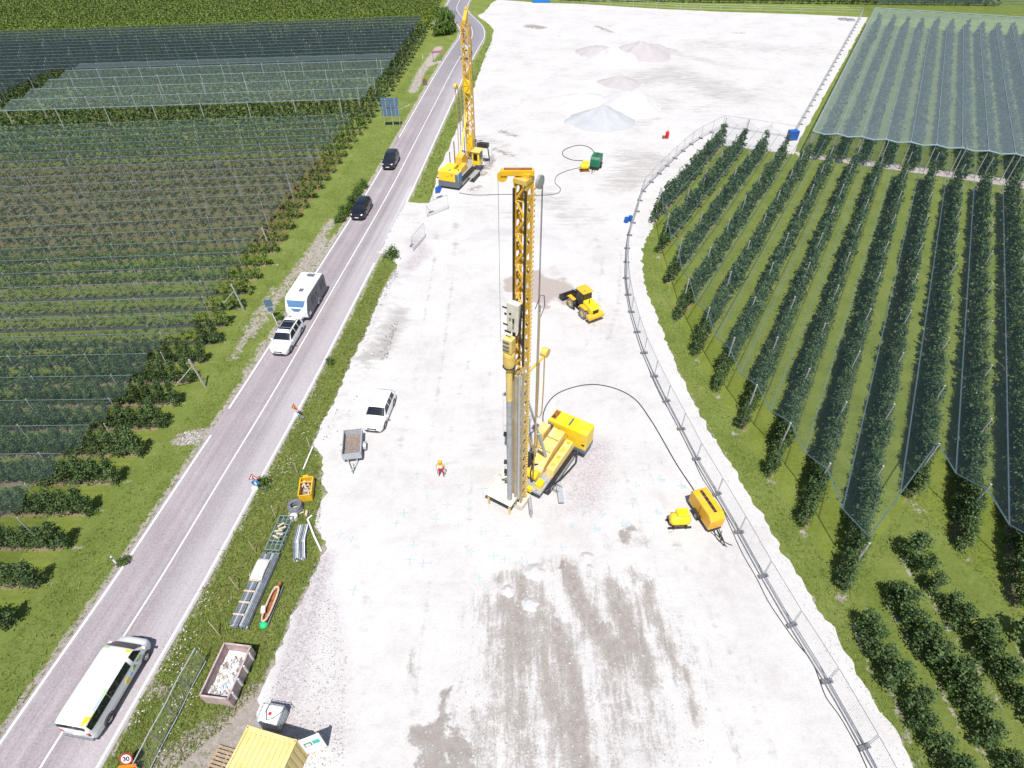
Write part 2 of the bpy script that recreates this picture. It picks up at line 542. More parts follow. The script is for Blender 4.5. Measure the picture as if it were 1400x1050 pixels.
# ------------------------------------------------------------------ ground material
def grass_material(name, rows=False, base=((0.078, 0.116, 0.020), (0.160, 0.210, 0.044), (0.250, 0.285, 0.085)), soilc=(0.30, 0.235, 0.15), soilw=0.11):
    t = NT(name)
    n1 = t.noise(0.35, 5, 0.65); n2 = t.noise(3.2, 6, 0.75); n3 = t.noise(16.0, 4, 0.8)
    f = t.math('ADD', t.math('MULTIPLY', n1, 0.40), t.math('ADD', t.math('MULTIPLY', n2, 0.35), t.math('MULTIPLY', n3, 0.35)))
    c = t.ramp(f, [(0.38, base[0]), (0.53, base[1]), (0.70, base[2])])
    dry = t.step(t.math('ADD', t.attr('dry'), t.math('MULTIPLY', t.math('SUBTRACT', t.noise(0.7, 6, 0.7), 0.5), 2.0)), 0.40, 0.95)
    c = t.mix(dry, c, t.ramp(n3, [(0.3, (0.13, 0.115, 0.030)), (0.7, (0.26, 0.23, 0.08))]))
    dn = t.math('ADD', t.attr('dirt'), t.math('MULTIPLY', t.math('SUBTRACT', t.noise(1.6, 6, 0.75), 0.5), 1.5))
    dm = t.step(dn, 0.45, 0.72)
    c = t.mix(dm, c, t.ramp(n2, [(0.3, (0.30, 0.255, 0.215)), (0.7, (0.50, 0.455, 0.42))]))
    if rows:
        fr = t.math('FRACT', t.math('ADD', t.attr('rowc'), 0.5))
        dist = t.math('ABSOLUTE', t.math('SUBTRACT', fr, 0.5))
        soil = t.math('SUBTRACT', 1.0, t.step(t.math('ADD', dist, t.math('MULTIPLY', t.math('SUBTRACT', t.noise(1.3, 4), 0.5), 0.16)), soilw * 0.75, soilw * 1.35))
        young = t.attr('young')
        sc = t.mix(young, soilc, (0.085, 0.078, 0.072))
        c = t.mix(soil, c, sc)
        # mown wheel tracks
        tr = t.math('ABSOLUTE', t.math('SUBTRACT', dist, 0.30))
        trk = t.math('MULTIPLY', t.math('SUBTRACT', 1.0, t.step(tr, 0.02, 0.07)), 0.35)
        c = t.mix(trk, c, (0.16, 0.17, 0.05))
    nm = t.bump(t.math('ADD', n2, n3), 0.9, 0.12)
    return t.done(t.principled(c, 0.9, 0, nm, 0.15))

M['grass'] = grass_material('meadow_grass')
M['orchard_floor'] = grass_material('orchard_grass_floor', True, base=((0.100, 0.138, 0.020), (0.172, 0.225, 0.038), (0.250, 0.292, 0.068)))

# ground: one sheet, fine near the camera, reaching far out
xs = np.unique(np.concatenate([np.array([-900, -600, -400, -300, -240, -190, -150, -120, -95]), np.arange(-80, -44, 2.0), np.arange(-44, -4, 0.42), np.arange(-4, 12, 2.0), np.arange(12, 50, 0.6), np.arange(50, 100, 3.0), np.array([120, 160, 220, 300, 450, 700, 900])]))
ys = np.unique(np.concatenate([np.array([-500, -250, -120, -60, -30, -12, -4]), np.arange(0, 75, 0.45), np.arange(75, 130, 1.0), np.arange(130, 215, 2.0), np.array([220, 235, 260, 300, 380, 500, 700, 1000, 1400])]))
gx, gy = np.meshgrid(xs, ys)
GV = np.stack([gx.ravel(), gy.ravel()], 1)
nx, ny = len(xs), len(ys)
ii = np.arange(nx * ny).reshape(ny, nx)
gf = np.stack([ii[:-1, :-1].ravel(), ii[:-1, 1:].ravel(), ii[1:, 1:].ravel(), ii[1:, :-1].ravel()], 1)
me = bpy.data.meshes.new('ground')
me.from_pydata([(a, b, 0.0) for a, b in GV.tolist()], [], gf.tolist())
me.update()
left_edge = [(p.x, p.y) for p in (road_pt(i, -RHALF - 0.45) for i in range(len(rcen)))]
right_edge = [(p.x, p.y) for p in (road_pt(i, RHALF + 0.4) for i in range(len(rcen)))]
dirt = strokes(GV, [
    ([(455, 300), (425, 345), (395, 385), (365, 425), (340, 460)], 1.3, .68), ([(440, 330), (415, 370)], 1.7, .82), ([(375, 395), (345, 440), (320, 490)], 1.0, 0.62), ([(400, 420), (360, 470), (335, 510)], 0.8, 0.6),
    ([(250, 600), (272, 595)], 1.2, 0.95), ([(500, 262), (512, 262)], 0.5, 0.8), ([(525, 258), (540, 255)], 0.9, 0.75),
    ([(600, 65), (575, 100), (565, 125)], 1.6, 0.85), ([(580, 90), (610, 82)], 1.2, 0.9), ([(545, 150), (560, 143)], 0.8, 0.6), ([(597, 28), (600, 32)], 2.5, 0.8),
    ([(300, 1000), (262, 1020), (230, 1048), (215, 1080)], 1.6, 0.85), ([(335, 985), (352, 960), (345, 1000)], 1.8, 0.95), ([(330, 1000), (300, 1060), (250, 1120)], 2.6, 0.9),
    ([(205, 940), (225, 945)], 0.8, 0.75), ([(430, 790), (395, 880), (360, 960)], 0.8, 0.75),
    ([(1000, 260), (1010, 235)], 0.4, 0.5), ([(898, 300), (890, 330)], 0.5, 0.5)])
dirt = np.maximum(dirt, 0.80 * np.clip(1.25 - dist_poly(GV, left_edge) / 0.45, 0, 1))
gl = [(p.x, p.y) for p in PX([(354, 948), (370, 923), (382, 888), (400, 843), (417, 813), (429, 788), (435, 773), (446, 740), (434, 722), (436, 700), (444, 675), (439, 645), (443, 625), (428, 610), (438, 583), (458, 552), (469, 525), (478, 502), (498, 462), (508, 437), (525, 397), (542, 367)])]
dirt = np.maximum(dirt, 0.62 * np.clip(1.25 - dist_poly(GV, gl) / 0.65, 0, 1))
gr_ = [(p.x, p.y) for p in PX([(898, 432), (935, 522), (1000, 638), (1050, 720), (1117, 828), (1177, 930), (1252, 1050)])]
dirt = np.maximum(dirt, 0.50 * np.clip(1.25 - dist_poly(GV, gr_) / 0.45, 0, 1))
dirt = np.maximum(dirt, 0.66 * np.clip(1.25 - dist_poly(GV, right_edge) / 0.40, 0, 1))
# bare ground at the row ends of the left orchard
re_pts = []
for k in range(-1, 52):
    Y = L_Y0 + L_SP * k
    re_pts.append((float(xb(Y)) + 0.6, Y))
for (a, b) in re_pts:
    if b < 110:
        d = np.hypot((GV[:, 0] - a) / 1.0, (GV[:, 1] - b) / 0.45)
        dirt = np.maximum(dirt, 0.55 * np.clip(1.3 - d, 0, 1))
for (u, v) in [(903, 352), (917, 398), (932, 446), (955, 492), (980, 542), (1008, 594), (1054, 660), (1098, 728), (1152, 816), (1258, 696), (1290, 700), (1322, 764), (1250, 690)]:
    p = P(u, v)
    d = np.hypot((GV[:, 0] - p.x) / .7, (GV[:, 1] - p.y) / .6)
    dirt = np.maximum(dirt, 0.72 * np.clip(1.3 - d, 0, 1))
for (xc, yt) in [(22.35, 17.2), (25.5, 19.2), (28.6, 22.2), (31.75, 16.5)]:
    ln_ = [(xc + (y - 15) * -0.149 - .55, y) for y in (yt, 4.0)]
    dirt = np.maximum(dirt, 0.60 * np.clip(1.25 - dist_poly(GV, ln_) / 0.5, 0, 1))
dry = strokes(GV, [
    ([(468, 540), (520, 420), (540, 375)], 1.3, 0.62), ([(430, 640), (350, 740), (285, 860), (180, 1050)], 1.6, 0.50), ([(400, 620), (310, 760)], 1.4, 0.42),
    ([(660, 90), (620, 190), (592, 250)], 1.0, 0.6), ([(560, 80), (520, 180), (470, 280), (400, 380)], 2.0, 0.40), ([(600, 20), (600, 60)], 3.0, 0.5),
    ([(300, 560), (200, 740), (60, 940)], 2.5, 0.36), ([(885, 330), (890, 420), (960, 560)], 1.2, 0.45), ([(1100, 830), (1180, 940), (1230, 1040)], 1.5, 0.30), ([(1240, 720), (1290, 760)], 2.0, 0.38)])
set_attr(me, 'dirt', dirt); set_attr(me, 'dry', dry)
ground = obj('ground', me, M['grass'])
ground["kind"] = 'structure'

# ------------------------------------------------------------------ road
t = NT('worn_asphalt')
lat = t.attr('lat'); lon = t.attr('lon')
cv = t.n("ShaderNodeCombineXYZ", X=t.math('MULTIPLY', lat, 1.6), Y=t.math('MULTIPLY', lon, 0.022), Z=0.0)
streak = t.noise(1.0, 5, 0.65, cv.outputs[0])
fine = t.noise(9.0, 5, 0.75); big = t.noise(0.22, 4, 0.6)
c = t.ramp(t.math('ADD', t.math('MULTIPLY', streak, 0.65), t.math('MULTIPLY', big, 0.35)), [(0.34, (0.215, 0.178, 0.193)), (0.52, (0.300, 0.258, 0.275)), (0.68, (0.405, 0.365, 0.382))])
rgt = t.step(t.math('ADD', lat, t.math('MULTIPLY', t.math('SUBTRACT', streak, 0.5), 2.2)), 0.2, 2.4)
c = t.mix(t.math('MULTIPLY', rgt, 0.60), c, (0.455, 0.42, 0.44))
wheel = t.math('SUBTRACT', 1.0, t.step(t.math('ABSOLUTE', t.math('SUBTRACT', t.math('ABSOLUTE', lat), 0.85)), 0.1, 0.5))
c = t.mix(t.math('MULTIPLY', wheel, 0.22), c, (0.20, 0.175, 0.19))
c = t.mix(t.math('MULTIPLY', t.step(t.math('ADD', t.attr('dust'), t.math('MULTIPLY', t.math('SUBTRACT', streak, 0.5), 1.3)), 0.3, 0.95), 0.85), c, (0.60, 0.585, 0.59))
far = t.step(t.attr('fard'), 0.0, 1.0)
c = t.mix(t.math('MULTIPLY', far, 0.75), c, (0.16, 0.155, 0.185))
c = t.mix(0.28, c, t.ramp(fine, [(0.35, (0.12, 0.11, 0.115)), (0.65, (0.50, 0.48, 0.49))]))
M['asphalt'] = t.done(t.principled(c, 0.85, 0, t.bump(fine, 0.25, 0.01), 0.25))
lats = [-RHALF - 0.22, -2.6, -2, -1.4, -0.8, -0.2, 0.4, 1.0, 1.6, 2.2, 2.7, RHALF + 0.22]
rv = []; rf = []; la = []; lo_ = []
for i in range(len(rcen)):
    for q in lats:
        p = road_pt(i, q); rv.append((p.x, p.y, RZ)); la.append(q); lo_.append(rlen[i])
nl = len(lats)
for i in range(len(rcen) - 1):
    for j in range(nl - 1):
        rf.append((i * nl + j, i * nl + j + 1, (i + 1) * nl + j + 1, (i + 1) * nl + j))
# the slab's edges go down into the ground
ob = len(rv)
for i in range(len(rcen)):
    for q in (lats[0] - 0.05, lats[-1] + 0.05):
        p = road_pt(i, q); rv.append((p.x, p.y, -0.02)); la.append(q); lo_.append(rlen[i])
for i in range(len(rcen) - 1):
    rf.append((ob + 2 * i, i * nl, (i + 1) * nl, ob + 2 * i + 2))
    rf.append((i * nl + nl - 1, ob + 2 * i + 1, ob + 2 * i + 3, (i + 1) * nl + nl - 1))
me = bpy.data.meshes.new('road'); me.from_pydata(rv, [], rf); me.update()
RV = np.array([(a, b) for a, b, _ in rv])
set_attr(me, 'lat', la); set_attr(me, 'lon', lo_)
dust = strokes(RV, [([(553, 330), (562, 300), (575, 262)], 3.0, 0.9), ([(540, 300), (500, 400)], 1.2, 0.6), ([(520, 365), (470, 460)], 1.0, 0.5)])
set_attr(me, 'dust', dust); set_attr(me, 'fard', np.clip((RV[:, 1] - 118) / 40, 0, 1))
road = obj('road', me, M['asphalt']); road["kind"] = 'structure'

t = NT('road_marking_paint')
f = t.noise(5.0, 5, 0.7)
M['marking'] = t.done(t.principled(t.ramp(f, [(0.28, (0.42, 0.40, 0.41)), (0.52, (0.70, 0.69, 0.69))]), 0.7, 0, None, 0.2))
def strip(name, lat0, w, parent, z, gaps=()):
    mb = MB()
    run = []
    def flush():
        if len(run) < 2: return
        vs = []; fs = []
        for i in run:
            a = road_pt(i, lat0 - w / 2); b = road_pt(i, lat0 + w / 2)
            vs += [(a.x, a.y, z), (b.x, b.y, z)]
        for k in range(len(run) - 1):
            fs.append((2 * k, 2 * k + 1, 2 * k + 3, 2 * k + 2))
        mb.add(vs, fs)
    for i in range(len(rcen)):
        if any(a < rcen[i].y < b for a, b in gaps):
            flush(); run = []
        else:
            run.append(i)
    flush()
    return obj(name, mb, M['marking'], parent)
strip('edge_line', -RHALF, 0.15, road, RZ + 0.004, gaps=[(34.0, 36.3), (96.0, 98.2)])
strip('edge_line', RHALF, 0.15, road, RZ + 0.004, gaps=[(62.0, 76.0)])
strip('centre_line', 0.0, 0.12, road, RZ + 0.004)

# ------------------------------------------------------------------ gravel pad
t = NT('crushed_limestone')
gr1 = t.n("ShaderNodeTexVoronoi", Scale=9.0); t.t.links.new(t.coord(), gr1.inputs["Vector"])
n1 = t.noise(0.16, 5, 0.6); n2 = t.noise(1.4, 6, 0.7); n3 = t.noise(12.0, 4, 0.75)
c = t.ramp(t.math('ADD', t.math('MULTIPLY', n1, 0.50), t.math('ADD', t.math('MULTIPLY', n2, 0.34), t.math('MULTIPLY', n3, 0.16))), [(0.33, (0.409, 0.390, 0.388)), (0.45, (0.501, 0.484, 0.477)), (0.58, (0.546, 0.532, 0.522))])
sp = t.n("ShaderNodeSeparateColor"); t.t.links.new(gr1.outputs["Color"], sp.inputs[0])
c = t.mix(0.09, c, t.ramp(sp.outputs[0], [(0.0, (0.269, 0.258, 0.263)), (0.35, (0.475, 0.462, 0.464)), (1.0, (0.585, 0.579, 0.571))]))
# faint wheel tracks running with the haul direction
tv = t.coord((1.1, 0.12, 1), math.radians(-6))
trk = t.noise(1.0, 5, 0.7, tv)
c = t.mix(t.math('MULTIPLY', t.step(t.math('ADD', t.attr('track'), t.math('MULTIPLY', t.math('SUBTRACT', t.noise(0.9, 6, 0.75, t.coord((0.35, 1.5, 1), math.radians(8))), 0.5), 2.0)), 0.42, 1.0), 0.6), c, (0.269, 0.247, 0.228))
c = t.mix(t.math('MULTIPLY', t.step(t.noise(0.23, 7, 0.68), 0.50, 0.72), 0.55), c, (0.419, 0.396, 0.380))
c = t.mix(t.math('MULTIPLY', t.step(t.noise(1.0, 6, 0.75, t.coord((0.10, 0.42, 1), math.radians(6))), 0.52, 0.74), 0.45), c, (0.409, 0.385, 0.370))
pk = t.step(t.math('ADD', t.attr('pink'), t.math('MULTIPLY', t.math('SUBTRACT', t.math('ADD', t.math('MULTIPLY', n2, 0.5), t.math('MULTIPLY', n3, 0.5)), 0.5), 1.7)), 0.34, 0.90)
c = t.mix(t.math('MULTIPLY', pk, 0.80), c, t.ramp(sp.outputs[0], [(0.0, (0.296, 0.255, 0.269)), (0.5, (0.379, 0.337, 0.352)), (1.0, (0.473, 0.435, 0.447))]))
tn = t.step(t.math('ADD', t.attr('tan'), t.math('MULTIPLY', t.math('SUBTRACT', n2, 0.5), 0.5)), 0.42, 0.62)
c = t.mix(t.math('MULTIPLY', tn, 0.85), c, t.ramp(n3, [(0.3, (0.305, 0.251, 0.220)), (0.7, (0.376, 0.321, 0.289))]))
wv = t.coord((1.5, 0.20, 1), math.radians(-9))
wst = t.noise(1.0, 7, 0.72, wv, 0.3)
wn2 = t.math('ADD', t.math('MULTIPLY', wst, 0.36), t.math('ADD', t.math('MULTIPLY', t.noise(1.1, 8, 0.8), 0.36), t.math('MULTIPLY', t.noise(9.0, 5, 0.8), 0.28)))
wet = t.step(t.math('ADD', t.math('MULTIPLY', t.attr('wet'), 1.05), t.math('MULTIPLY', t.math('SUBTRACT', wn2, 0.50), 5.0)), 0.30, 0.90)
c = t.mix(t.math('MULTIPLY', wet, 0.88), c, t.ramp(t.noise(2.2, 7, 0.8), [(0.32, (0.182, 0.151, 0.125)), (0.5, (0.251, 0.223, 0.198)), (0.70, (0.355, 0.330, 0.310))]))
wh = t.step(t.math('ADD', t.attr('damp'), t.math('MULTIPLY', t.math('SUBTRACT', t.noise(1.3, 8, 0.75), 0.5), 1.5)), 0.40, 0.60)
c = t.mix(t.math('MULTIPLY', wh, 0.85), c, t.ramp(t.math('ADD', t.math('MULTIPLY', n2, 0.6), t.math('MULTIPLY', n3, 0.4)), [(0.35, (0.192, 0.166, 0.147)), (0.5, (0.242, 0.215, 0.194)), (0.66, (0.310, 0.285, 0.265))]))
bmp = t.bump(t.math('ADD', t.math('MULTIPLY', n3, 0.6), t.math('ADD', n2, t.math('MULTIPLY', gr1.outputs["Distance"], 0.5))), 0.45, 0.05)
M['gravel'] = t.done(t.principled(c, 0.95, 0, bmp, 0.1))

def bank_h(V):
    """low rubble bank along the verge and shallow unevenness"""
    h = np.zeros(len(V))
    line = [(p.x, p.y) for p in PX([(548, 385), (530, 425), (512, 470), (492, 515), (476, 550), (462, 590)])]
    d = dist_poly(V, line)
    nz = np.array([mnoise.noise(Vector((a * 0.9, b * 0.9, 3))) + 0.5 * mnoise.noise(Vector((a * 2.3, b * 2.3, 7))) for a, b in V])
    h += np.clip(1 - d / 1.9, 0, 1) ** 1.2 * (0.34 + 0.16 * nz)
    h += 0.02 * nz * (V[:, 1] < 90)
    return np.maximum(h, -0.03)
gpad, V = sheet('gravel_pad', ragged(gpoly), GZ, M['gravel'], 0.5, 1.25, 62.0, hfun=bank_h)
WET = [([(690, 840), (730, 950), (750, 1060)], 3.6, .50), ([(840, 800), (880, 900), (880, 1000)], 3.0, .46), ([(800, 800), (830, 950), (830, 1060)], 2.6, .42), ([(900, 830), (950, 950)], 2.2, .36), ([(660, 860), (670, 1000)], 2.2, .34), ([(880, 730), (840, 745)], 1.2, .42),([(775, 775), (800, 830), (840, 900)], 1.1, 0.95), ([(745, 770)], 0.5, 1.0), ([(835, 800), (862, 870), (885, 930)], 1.2, 0.9), ([(720, 800), (745, 880), (770, 980), (790, 1060)], 1.9, 0.82),
       ([(700, 830), (705, 900)], 1.7, 0.9), ([(760, 860), (790, 960), (795, 1060)], 1.0, 1.0), ([(660, 830), (700, 820)], 1.2, 0.6), ([(880, 800), (905, 870), (935, 930)], 0.7, 0.75), ([(860, 780), (890, 800)], 0.7, 0.7),
       ([(930, 930), (960, 990)], 0.6, 0.62), ([(650, 980), (660, 1050)], 1.0, 0.7), ([(700, 950), (715, 1050)], 1.4, 0.75), ([(680, 900), (690, 1000)], 1.5, 0.55), ([(680, 790), (700, 785)], 0.7, 0.7), ([(840, 920), (850, 1050)], 1.4, 0.55),
       ([(1000, 1000), (1010, 1030)], 0.5, 0.5), ([(560, 900), (568, 935)], 0.5, 0.5)]
DAMP = [([(862, 722), (850, 738)], 0.8, 0.62), ([(610, 940), (605, 985)], 0.45, 0.66), ([(590, 1010), (600, 1060)], 1.5, 0.75), ([(620, 1010), (640, 1060)], 1.2, 0.72), ([(570, 985), (560, 1010)], 0.25, 0.6), ([(766, 772)], 0.5, 0.75),
        ([(675, 205), (700, 212)], 1.6, 0.58), ([(685, 180), (705, 186)], 1.6, 0.6), ([(660, 240), (672, 215)], 1.5, 0.66), ([(640, 262), (660, 255)], 1.2, 0.6), ([(725, 36), (738, 38)], 3.2, 0.70), ([(815, 36), (835, 44)], 1.6, 0.62),
        ([(765, 50)], 1.1, 0.6), ([(1000, 45), (1018, 46)], 1.4, 0.58), ([(690, 360), (700, 365)], 0.4, 0.3)]
TAN = [([(700, 385), (725, 380)], 1.6, .8), ([(790, 415)], 1.2, .7), ([(738, 388), (765, 395), (780, 408)], 2.3, 0.85), ([(722, 375), (740, 405)], 2.2, 0.9), ([(697, 395)], 1.2, 0.85), ([(745, 420)], 1.1, 0.7), ([(770, 382)], 1.2, 0.6)]
PINK = [([(770, 640), (815, 615), (800, 680)], 3.2, 0.74), ([(740, 560), (770, 545), (800, 560)], 2.2, .42), ([(760, 700), (790, 690)], 1.5, 0.6), ([(780, 560), (800, 590)], 1.8, 0.48), ([(565, 330), (580, 345), (560, 365)], 2.0, 0.80), ([(440, 770), (425, 820), (405, 900), (385, 980)], 1.6, 0.86),
        ([(450, 800), (470, 900), (470, 1000)], 1.2, 0.52), ([(440, 990), (470, 1010)], 1.6, 0.62), ([(735, 335), (760, 375)], 1.3, 0.6), ([(745, 300)], 1.2, 0.4), ([(405, 1000), (380, 1060)], 1.8, 0.75), ([(905, 700), (930, 730), (900, 800)], 1.6, 0.26), ([(1000, 830), (1040, 900)], 2.2, 0.30)]
TRACK = [([(600, 300), (590, 380), (575, 480), (560, 560), (548, 610)], .35, .72), ([(625, 300), (618, 380), (606, 480), (594, 560), (585, 620)], .35, .72), ([(820, 300), (850, 340), (845, 420), (830, 470)], .5, .66), ([(795, 300), (825, 345), (818, 420), (800, 480)], .5, .66), ([(650, 470), (620, 560), (600, 700), (580, 860), (560, 1000)], .4, .62), ([(680, 470), (655, 570), (640, 700), (630, 860)], .4, .58), ([(880, 620), (930, 760), (1000, 900), (1060, 1040)], .45, .62), ([(850, 640), (900, 780), (960, 910), (1010, 1040)], .45, .60), ([(480, 700), (500, 800), (500, 950)], .6, .5), ([(620, 320), (680, 250), (760, 180), (860, 120)], .7, .6), ([(660, 330), (720, 260), (800, 195), (900, 140)], .7, .6), ([(700, 150), (760, 100), (900, 60)], 1.2, .6),([(870, 110), (920, 100), (1000, 130)], 10, 0.76), ([(950, 60), (1120, 70)], 9, 0.62), ([(860, 215), (890, 220), (850, 250)], 6, 0.78), ([(730, 260), (790, 300)], 5, 0.68), ([(920, 140), (860, 175)], 5, 0.66),
         ([(660, 190), (690, 200)], 3, 0.71), ([(700, 60), (720, 90)], 4, 0.56), ([(1050, 120), (960, 150)], 6, 0.58), ([(640, 280), (700, 290)], 3, 0.56), ([(870, 60), (1000, 92)], 4, 0.66), ([(545, 430), (525, 475), (500, 495)], 1.9, 0.95), ([(560, 290), (580, 320)], 2, 0.51), ([(530, 620), (560, 560)], 2, 0.41), ([(620, 620), (660, 600), (700, 530)], 2.5, 0.46)]
for nme, L in (('wet', WET), ('damp', DAMP), ('tan', TAN), ('pink', PINK), ('track', TRACK)):
    set_attr(gpad.data, nme, strokes(V, L))
# skirt: the pad's edge drops to the ground
mb = MB()
rg = ragged(gpoly)
for a, b in zip(rg, rg[1:]):
    mb.add([(a[0], a[1], GZ + 0.0), (b[0], b[1], GZ + 0.0), (b[0], b[1], -0.03), (a[0], a[1], -0.03)], [(3, 2, 1, 0)])
edge = obj('pad_edge', mb, M['stone'], gpad)

# painted survey crosses on the pad
def paint_cross(u, v, s, rz, blob=0.0):
    p = P(u, v, GZ)
    mb = MB()
    z = GZ + 0.026
    for a in (0, math.pi / 2):
        d = Vector((math.cos(rz + a), math.sin(rz + a), 0)); q = Vector((-d.y, d.x, 0)); w = 0.035
        mb.add([(p + d * s - q * w), (p + d * s + q * w), (p - d * s + q * w), (p - d * s - q * w)], [(0, 1, 2, 3)])
    if blob:
        n = 12
        c0 = p + Vector((0.12, -0.16, 0))
        blob *= .55
        mb.add([(c0.x + blob * math.cos(2 * math.pi * k / n) * (0.8 + 0.4 * random.random()), c0.y + 0.45 * blob * math.sin(2 * math.pi * k / n), 0) for k in range(n)], [tuple(range(n))])
    mb.v = [(x, y, z + (0.004 if i >= 8 else (0.002 if i >= 4 else 0))) for i, (x, y, _) in enumerate(mb.v)]
    obj('paint_cross', mb, M['cyan_paint'], gpad)
random.seed(5)
for (u, v, s, bl) in [(570, 648, .35, .0), (584, 678, .3, .0), (627, 663, .4, 0), (660, 668, .35, 0), (641, 693, .3, 0), (552, 701, .35, 0), (542, 715, .3, .0), (596, 710, .35, 0), (627, 718, .35, 0), (658, 727, .4, 0), (694, 733, .3, 0),
                       (644, 754, .3, 0), (561, 765, .4, 0), (578, 770, .35, .0), (675, 760, .4, .0), (465, 730, .3, 0), (481, 738, .3, 0), (484, 807, .4, 0), (865, 558, .3, 0), (873, 542, .3, 0), (855, 614, .35, 0), (882, 605, .3, 0), (880, 643, .35, .0),
                       (903, 655, .35, .45), (932, 664, .35, .45), (870, 664, .3, 0), (841, 657, .3, .0), (865, 689, .4, 0), (898, 700, .3, .45), (829, 681, .3, 0), (823, 703, .35, 0), (852, 716, .35, .5), (814, 722, .4, .5), (792, 695, .3, 0), (784, 720, .3, 0),
                       (731, 742, .3, 0), (768, 748, .35, 0), (714, 768, .4, 0), (690, 765, .35, 0), (745, 715, .25, 0), (655, 790, .3, 0), (666, 806, .25, 0), (565, 745, .3, 0), (612, 690, .3, 0), (905, 632, .3, 0)]:
    paint_cross(u, v, s, random.uniform(-0.1, 0.1), bl)

# stone circles beside the rig (rings of white crushed stone from finished columns)
def mound(name, label, cx, cy, rx, ry, h, m, seed=0, rz=0.0, top=0.0, kind=None, cat='gravel pile', z=GZ, pw=1.0, group=None):
    n, k = 44, 16
    vs = [(0, 0, h)]; fs = []
    ca, sa = math.cos(rz), math.sin(rz)
    for j in range(1, k + 1):
        f = j / k
        for i in range(n):
            a = 2 * math.pi * i / n
            e = 1 + 0.36 * mnoise.noise(Vector((math.cos(a) * 1.3 + seed, math.sin(a) * 1.3, seed))) + 0.14 * mnoise.noise(Vector((math.cos(a) * 5 + seed, math.sin(a) * 5, seed)))
            x = rx * f * math.cos(a) * e; y = ry * f * math.sin(a) * e
            zz = h * (1 - max(0, (f - top) / (1 - top))) ** pw
            zz += 0.26 * h * mnoise.noise(Vector((x * 0.6 + seed, y * 0.6, 1))) * (1 - f) + 0.09 * h * mnoise.noise(Vector((x * 2.5 + seed, y * 2.5, 1))) * (1 - f)
            if j == k: zz = -0.03
            vs.append((x * ca - y * sa, x * sa + y * ca, zz))
    for i in range(n):
        fs.append((0, 1 + i, 1 + (i + 1) % n))
    for j in range(k - 1):
        for i in range(n):
            a = 1 + j * n + i; b = 1 + j * n + (i + 1) % n
            fs.append((a, a + n, b + n, b))
    me = bpy.data.meshes.new(name); me.from_pydata(vs, [], fs); me.update()
    o = obj(name, me, m, None, smooth=True, loc=(cx, cy, z))
    tag(o, label, cat, group)
    return o
def pile_mat(name, a, b):
    t = NT(name)
    n2 = t.noise(0.8, 6, 0.7); n3 = t.noise(7.0, 4, 0.75)
    c = t.ramp(t.math('ADD', t.math('MULTIPLY', n2, 0.5), t.math('MULTIPLY', n3, 0.5)), [(0.35, a), (0.65, b)])
    return t.done(t.principled(c, 0.95, 0, t.bump(t.math('ADD', n2, n3), 0.5, 0.08), 0.1))
M['pile_white'] = pile_mat('white_gravel_heap', (0.473, 0.459, 0.457), (0.552, 0.537, 0.534))
M['pile_grey'] = pile_mat('grey_gravel_heap', (0.364, 0.376, 0.390), (0.454, 0.463, 0.476))
M['pile_pink'] = pile_mat('mauve_gravel_heap', (0.379, 0.349, 0.353), (0.458, 0.427, 0.431))
M['pile_dark'] = pile_mat('damp_gravel_heap', (0.237, 0.218, 0.220), (0.333, 0.306, 0.309))
for (u, v, rx, ry, h, m, lab, sd, tp) in [
        (823, 166, 6.0, 5.2, 2.6, 'pile_grey', 'blue-grey conical gravel heap, nearest of the far heaps', 1, 0.05),
        (795, 140, 6.5, 4.6, 1.4, 'pile_white', 'low white gravel heap left of and behind the blue-grey heap', 2, 0.2),
        (862, 146, 6.6, 6.0, 2.5, 'pile_white', 'broad white gravel heap right of the blue-grey heap', 3, 0.25),
        (848, 114, 4.6, 3.6, 1.2, 'pile_pink', 'small mauve gravel heap behind the broad white heap', 4, 0.15),
        (837, 81, 6.0, 5.2, 2.3, 'pile_white', 'white gravel heap between two mauve heaps at the far end', 5, 0.1),
        (878, 74, 8.0, 6.0, 2.4, 'pile_pink', 'largest mauve gravel heap, right of the far white heap', 6, 0.1),
        (816, 72, 5.2, 4.2, 1.3, 'pile_pink', 'long low mauve gravel heap left of the far white heap', 7, 0.3),
        (700, 338, 6.5, 5.2, .75, 'pile_white', 'low white gravel heap behind the tall drill mast', 8, 0.3)]:
    c0 = P(u, v, GZ)
    mound('gravel_pile', lab, c0.x, c0.y, rx, ry, h, M[m], sd, top=tp)
for (u, v, r, h, lab) in [(731, 783, 0.75, 0.28, 'small white stone mound with dark rim in front of the drill rig'), (802, 763, 0.55, 0.20, 'small round white stone mound near the blue paint marks'), (695, 808, 0.5, 0.22, 'little white stone mound left of the larger white mound'), (724, 826, 0.62, 0.22, 'grey-white stone mound on the damp brown patch')]:
    c0 = P(u, v, GZ)
    mound('stone_mound', lab, c0.x, c0.y, r, r * 0.9, h, M['pile_white'], u, top=0.35, cat='stone mound')

# concrete lane at the far end of the right orchard
t = NT('pink_concrete')
M['lane'] = t.done(t.principled(t.ramp(t.noise(0.9, 6, 0.7), [(0.3, (0.36, 0.30, 0.28)), (0.7, (0.50, 0.44, 0.42))]), 0.9, 0, None, 0.2))
lane_px = [(1085, 207), (1200, 221), (1300, 234), (1400, 248), (1500, 262)]
lane_px2 = [(1500, 273), (1400, 258), (1300, 243), (1200, 229), (1092, 214)]
lane, _ = sheet('concrete_lane', ragged([(p.x, p.y) for p in PX(lane_px + lane_px2)], amp=0.05), 0.012, M['lane'], 3, 3)

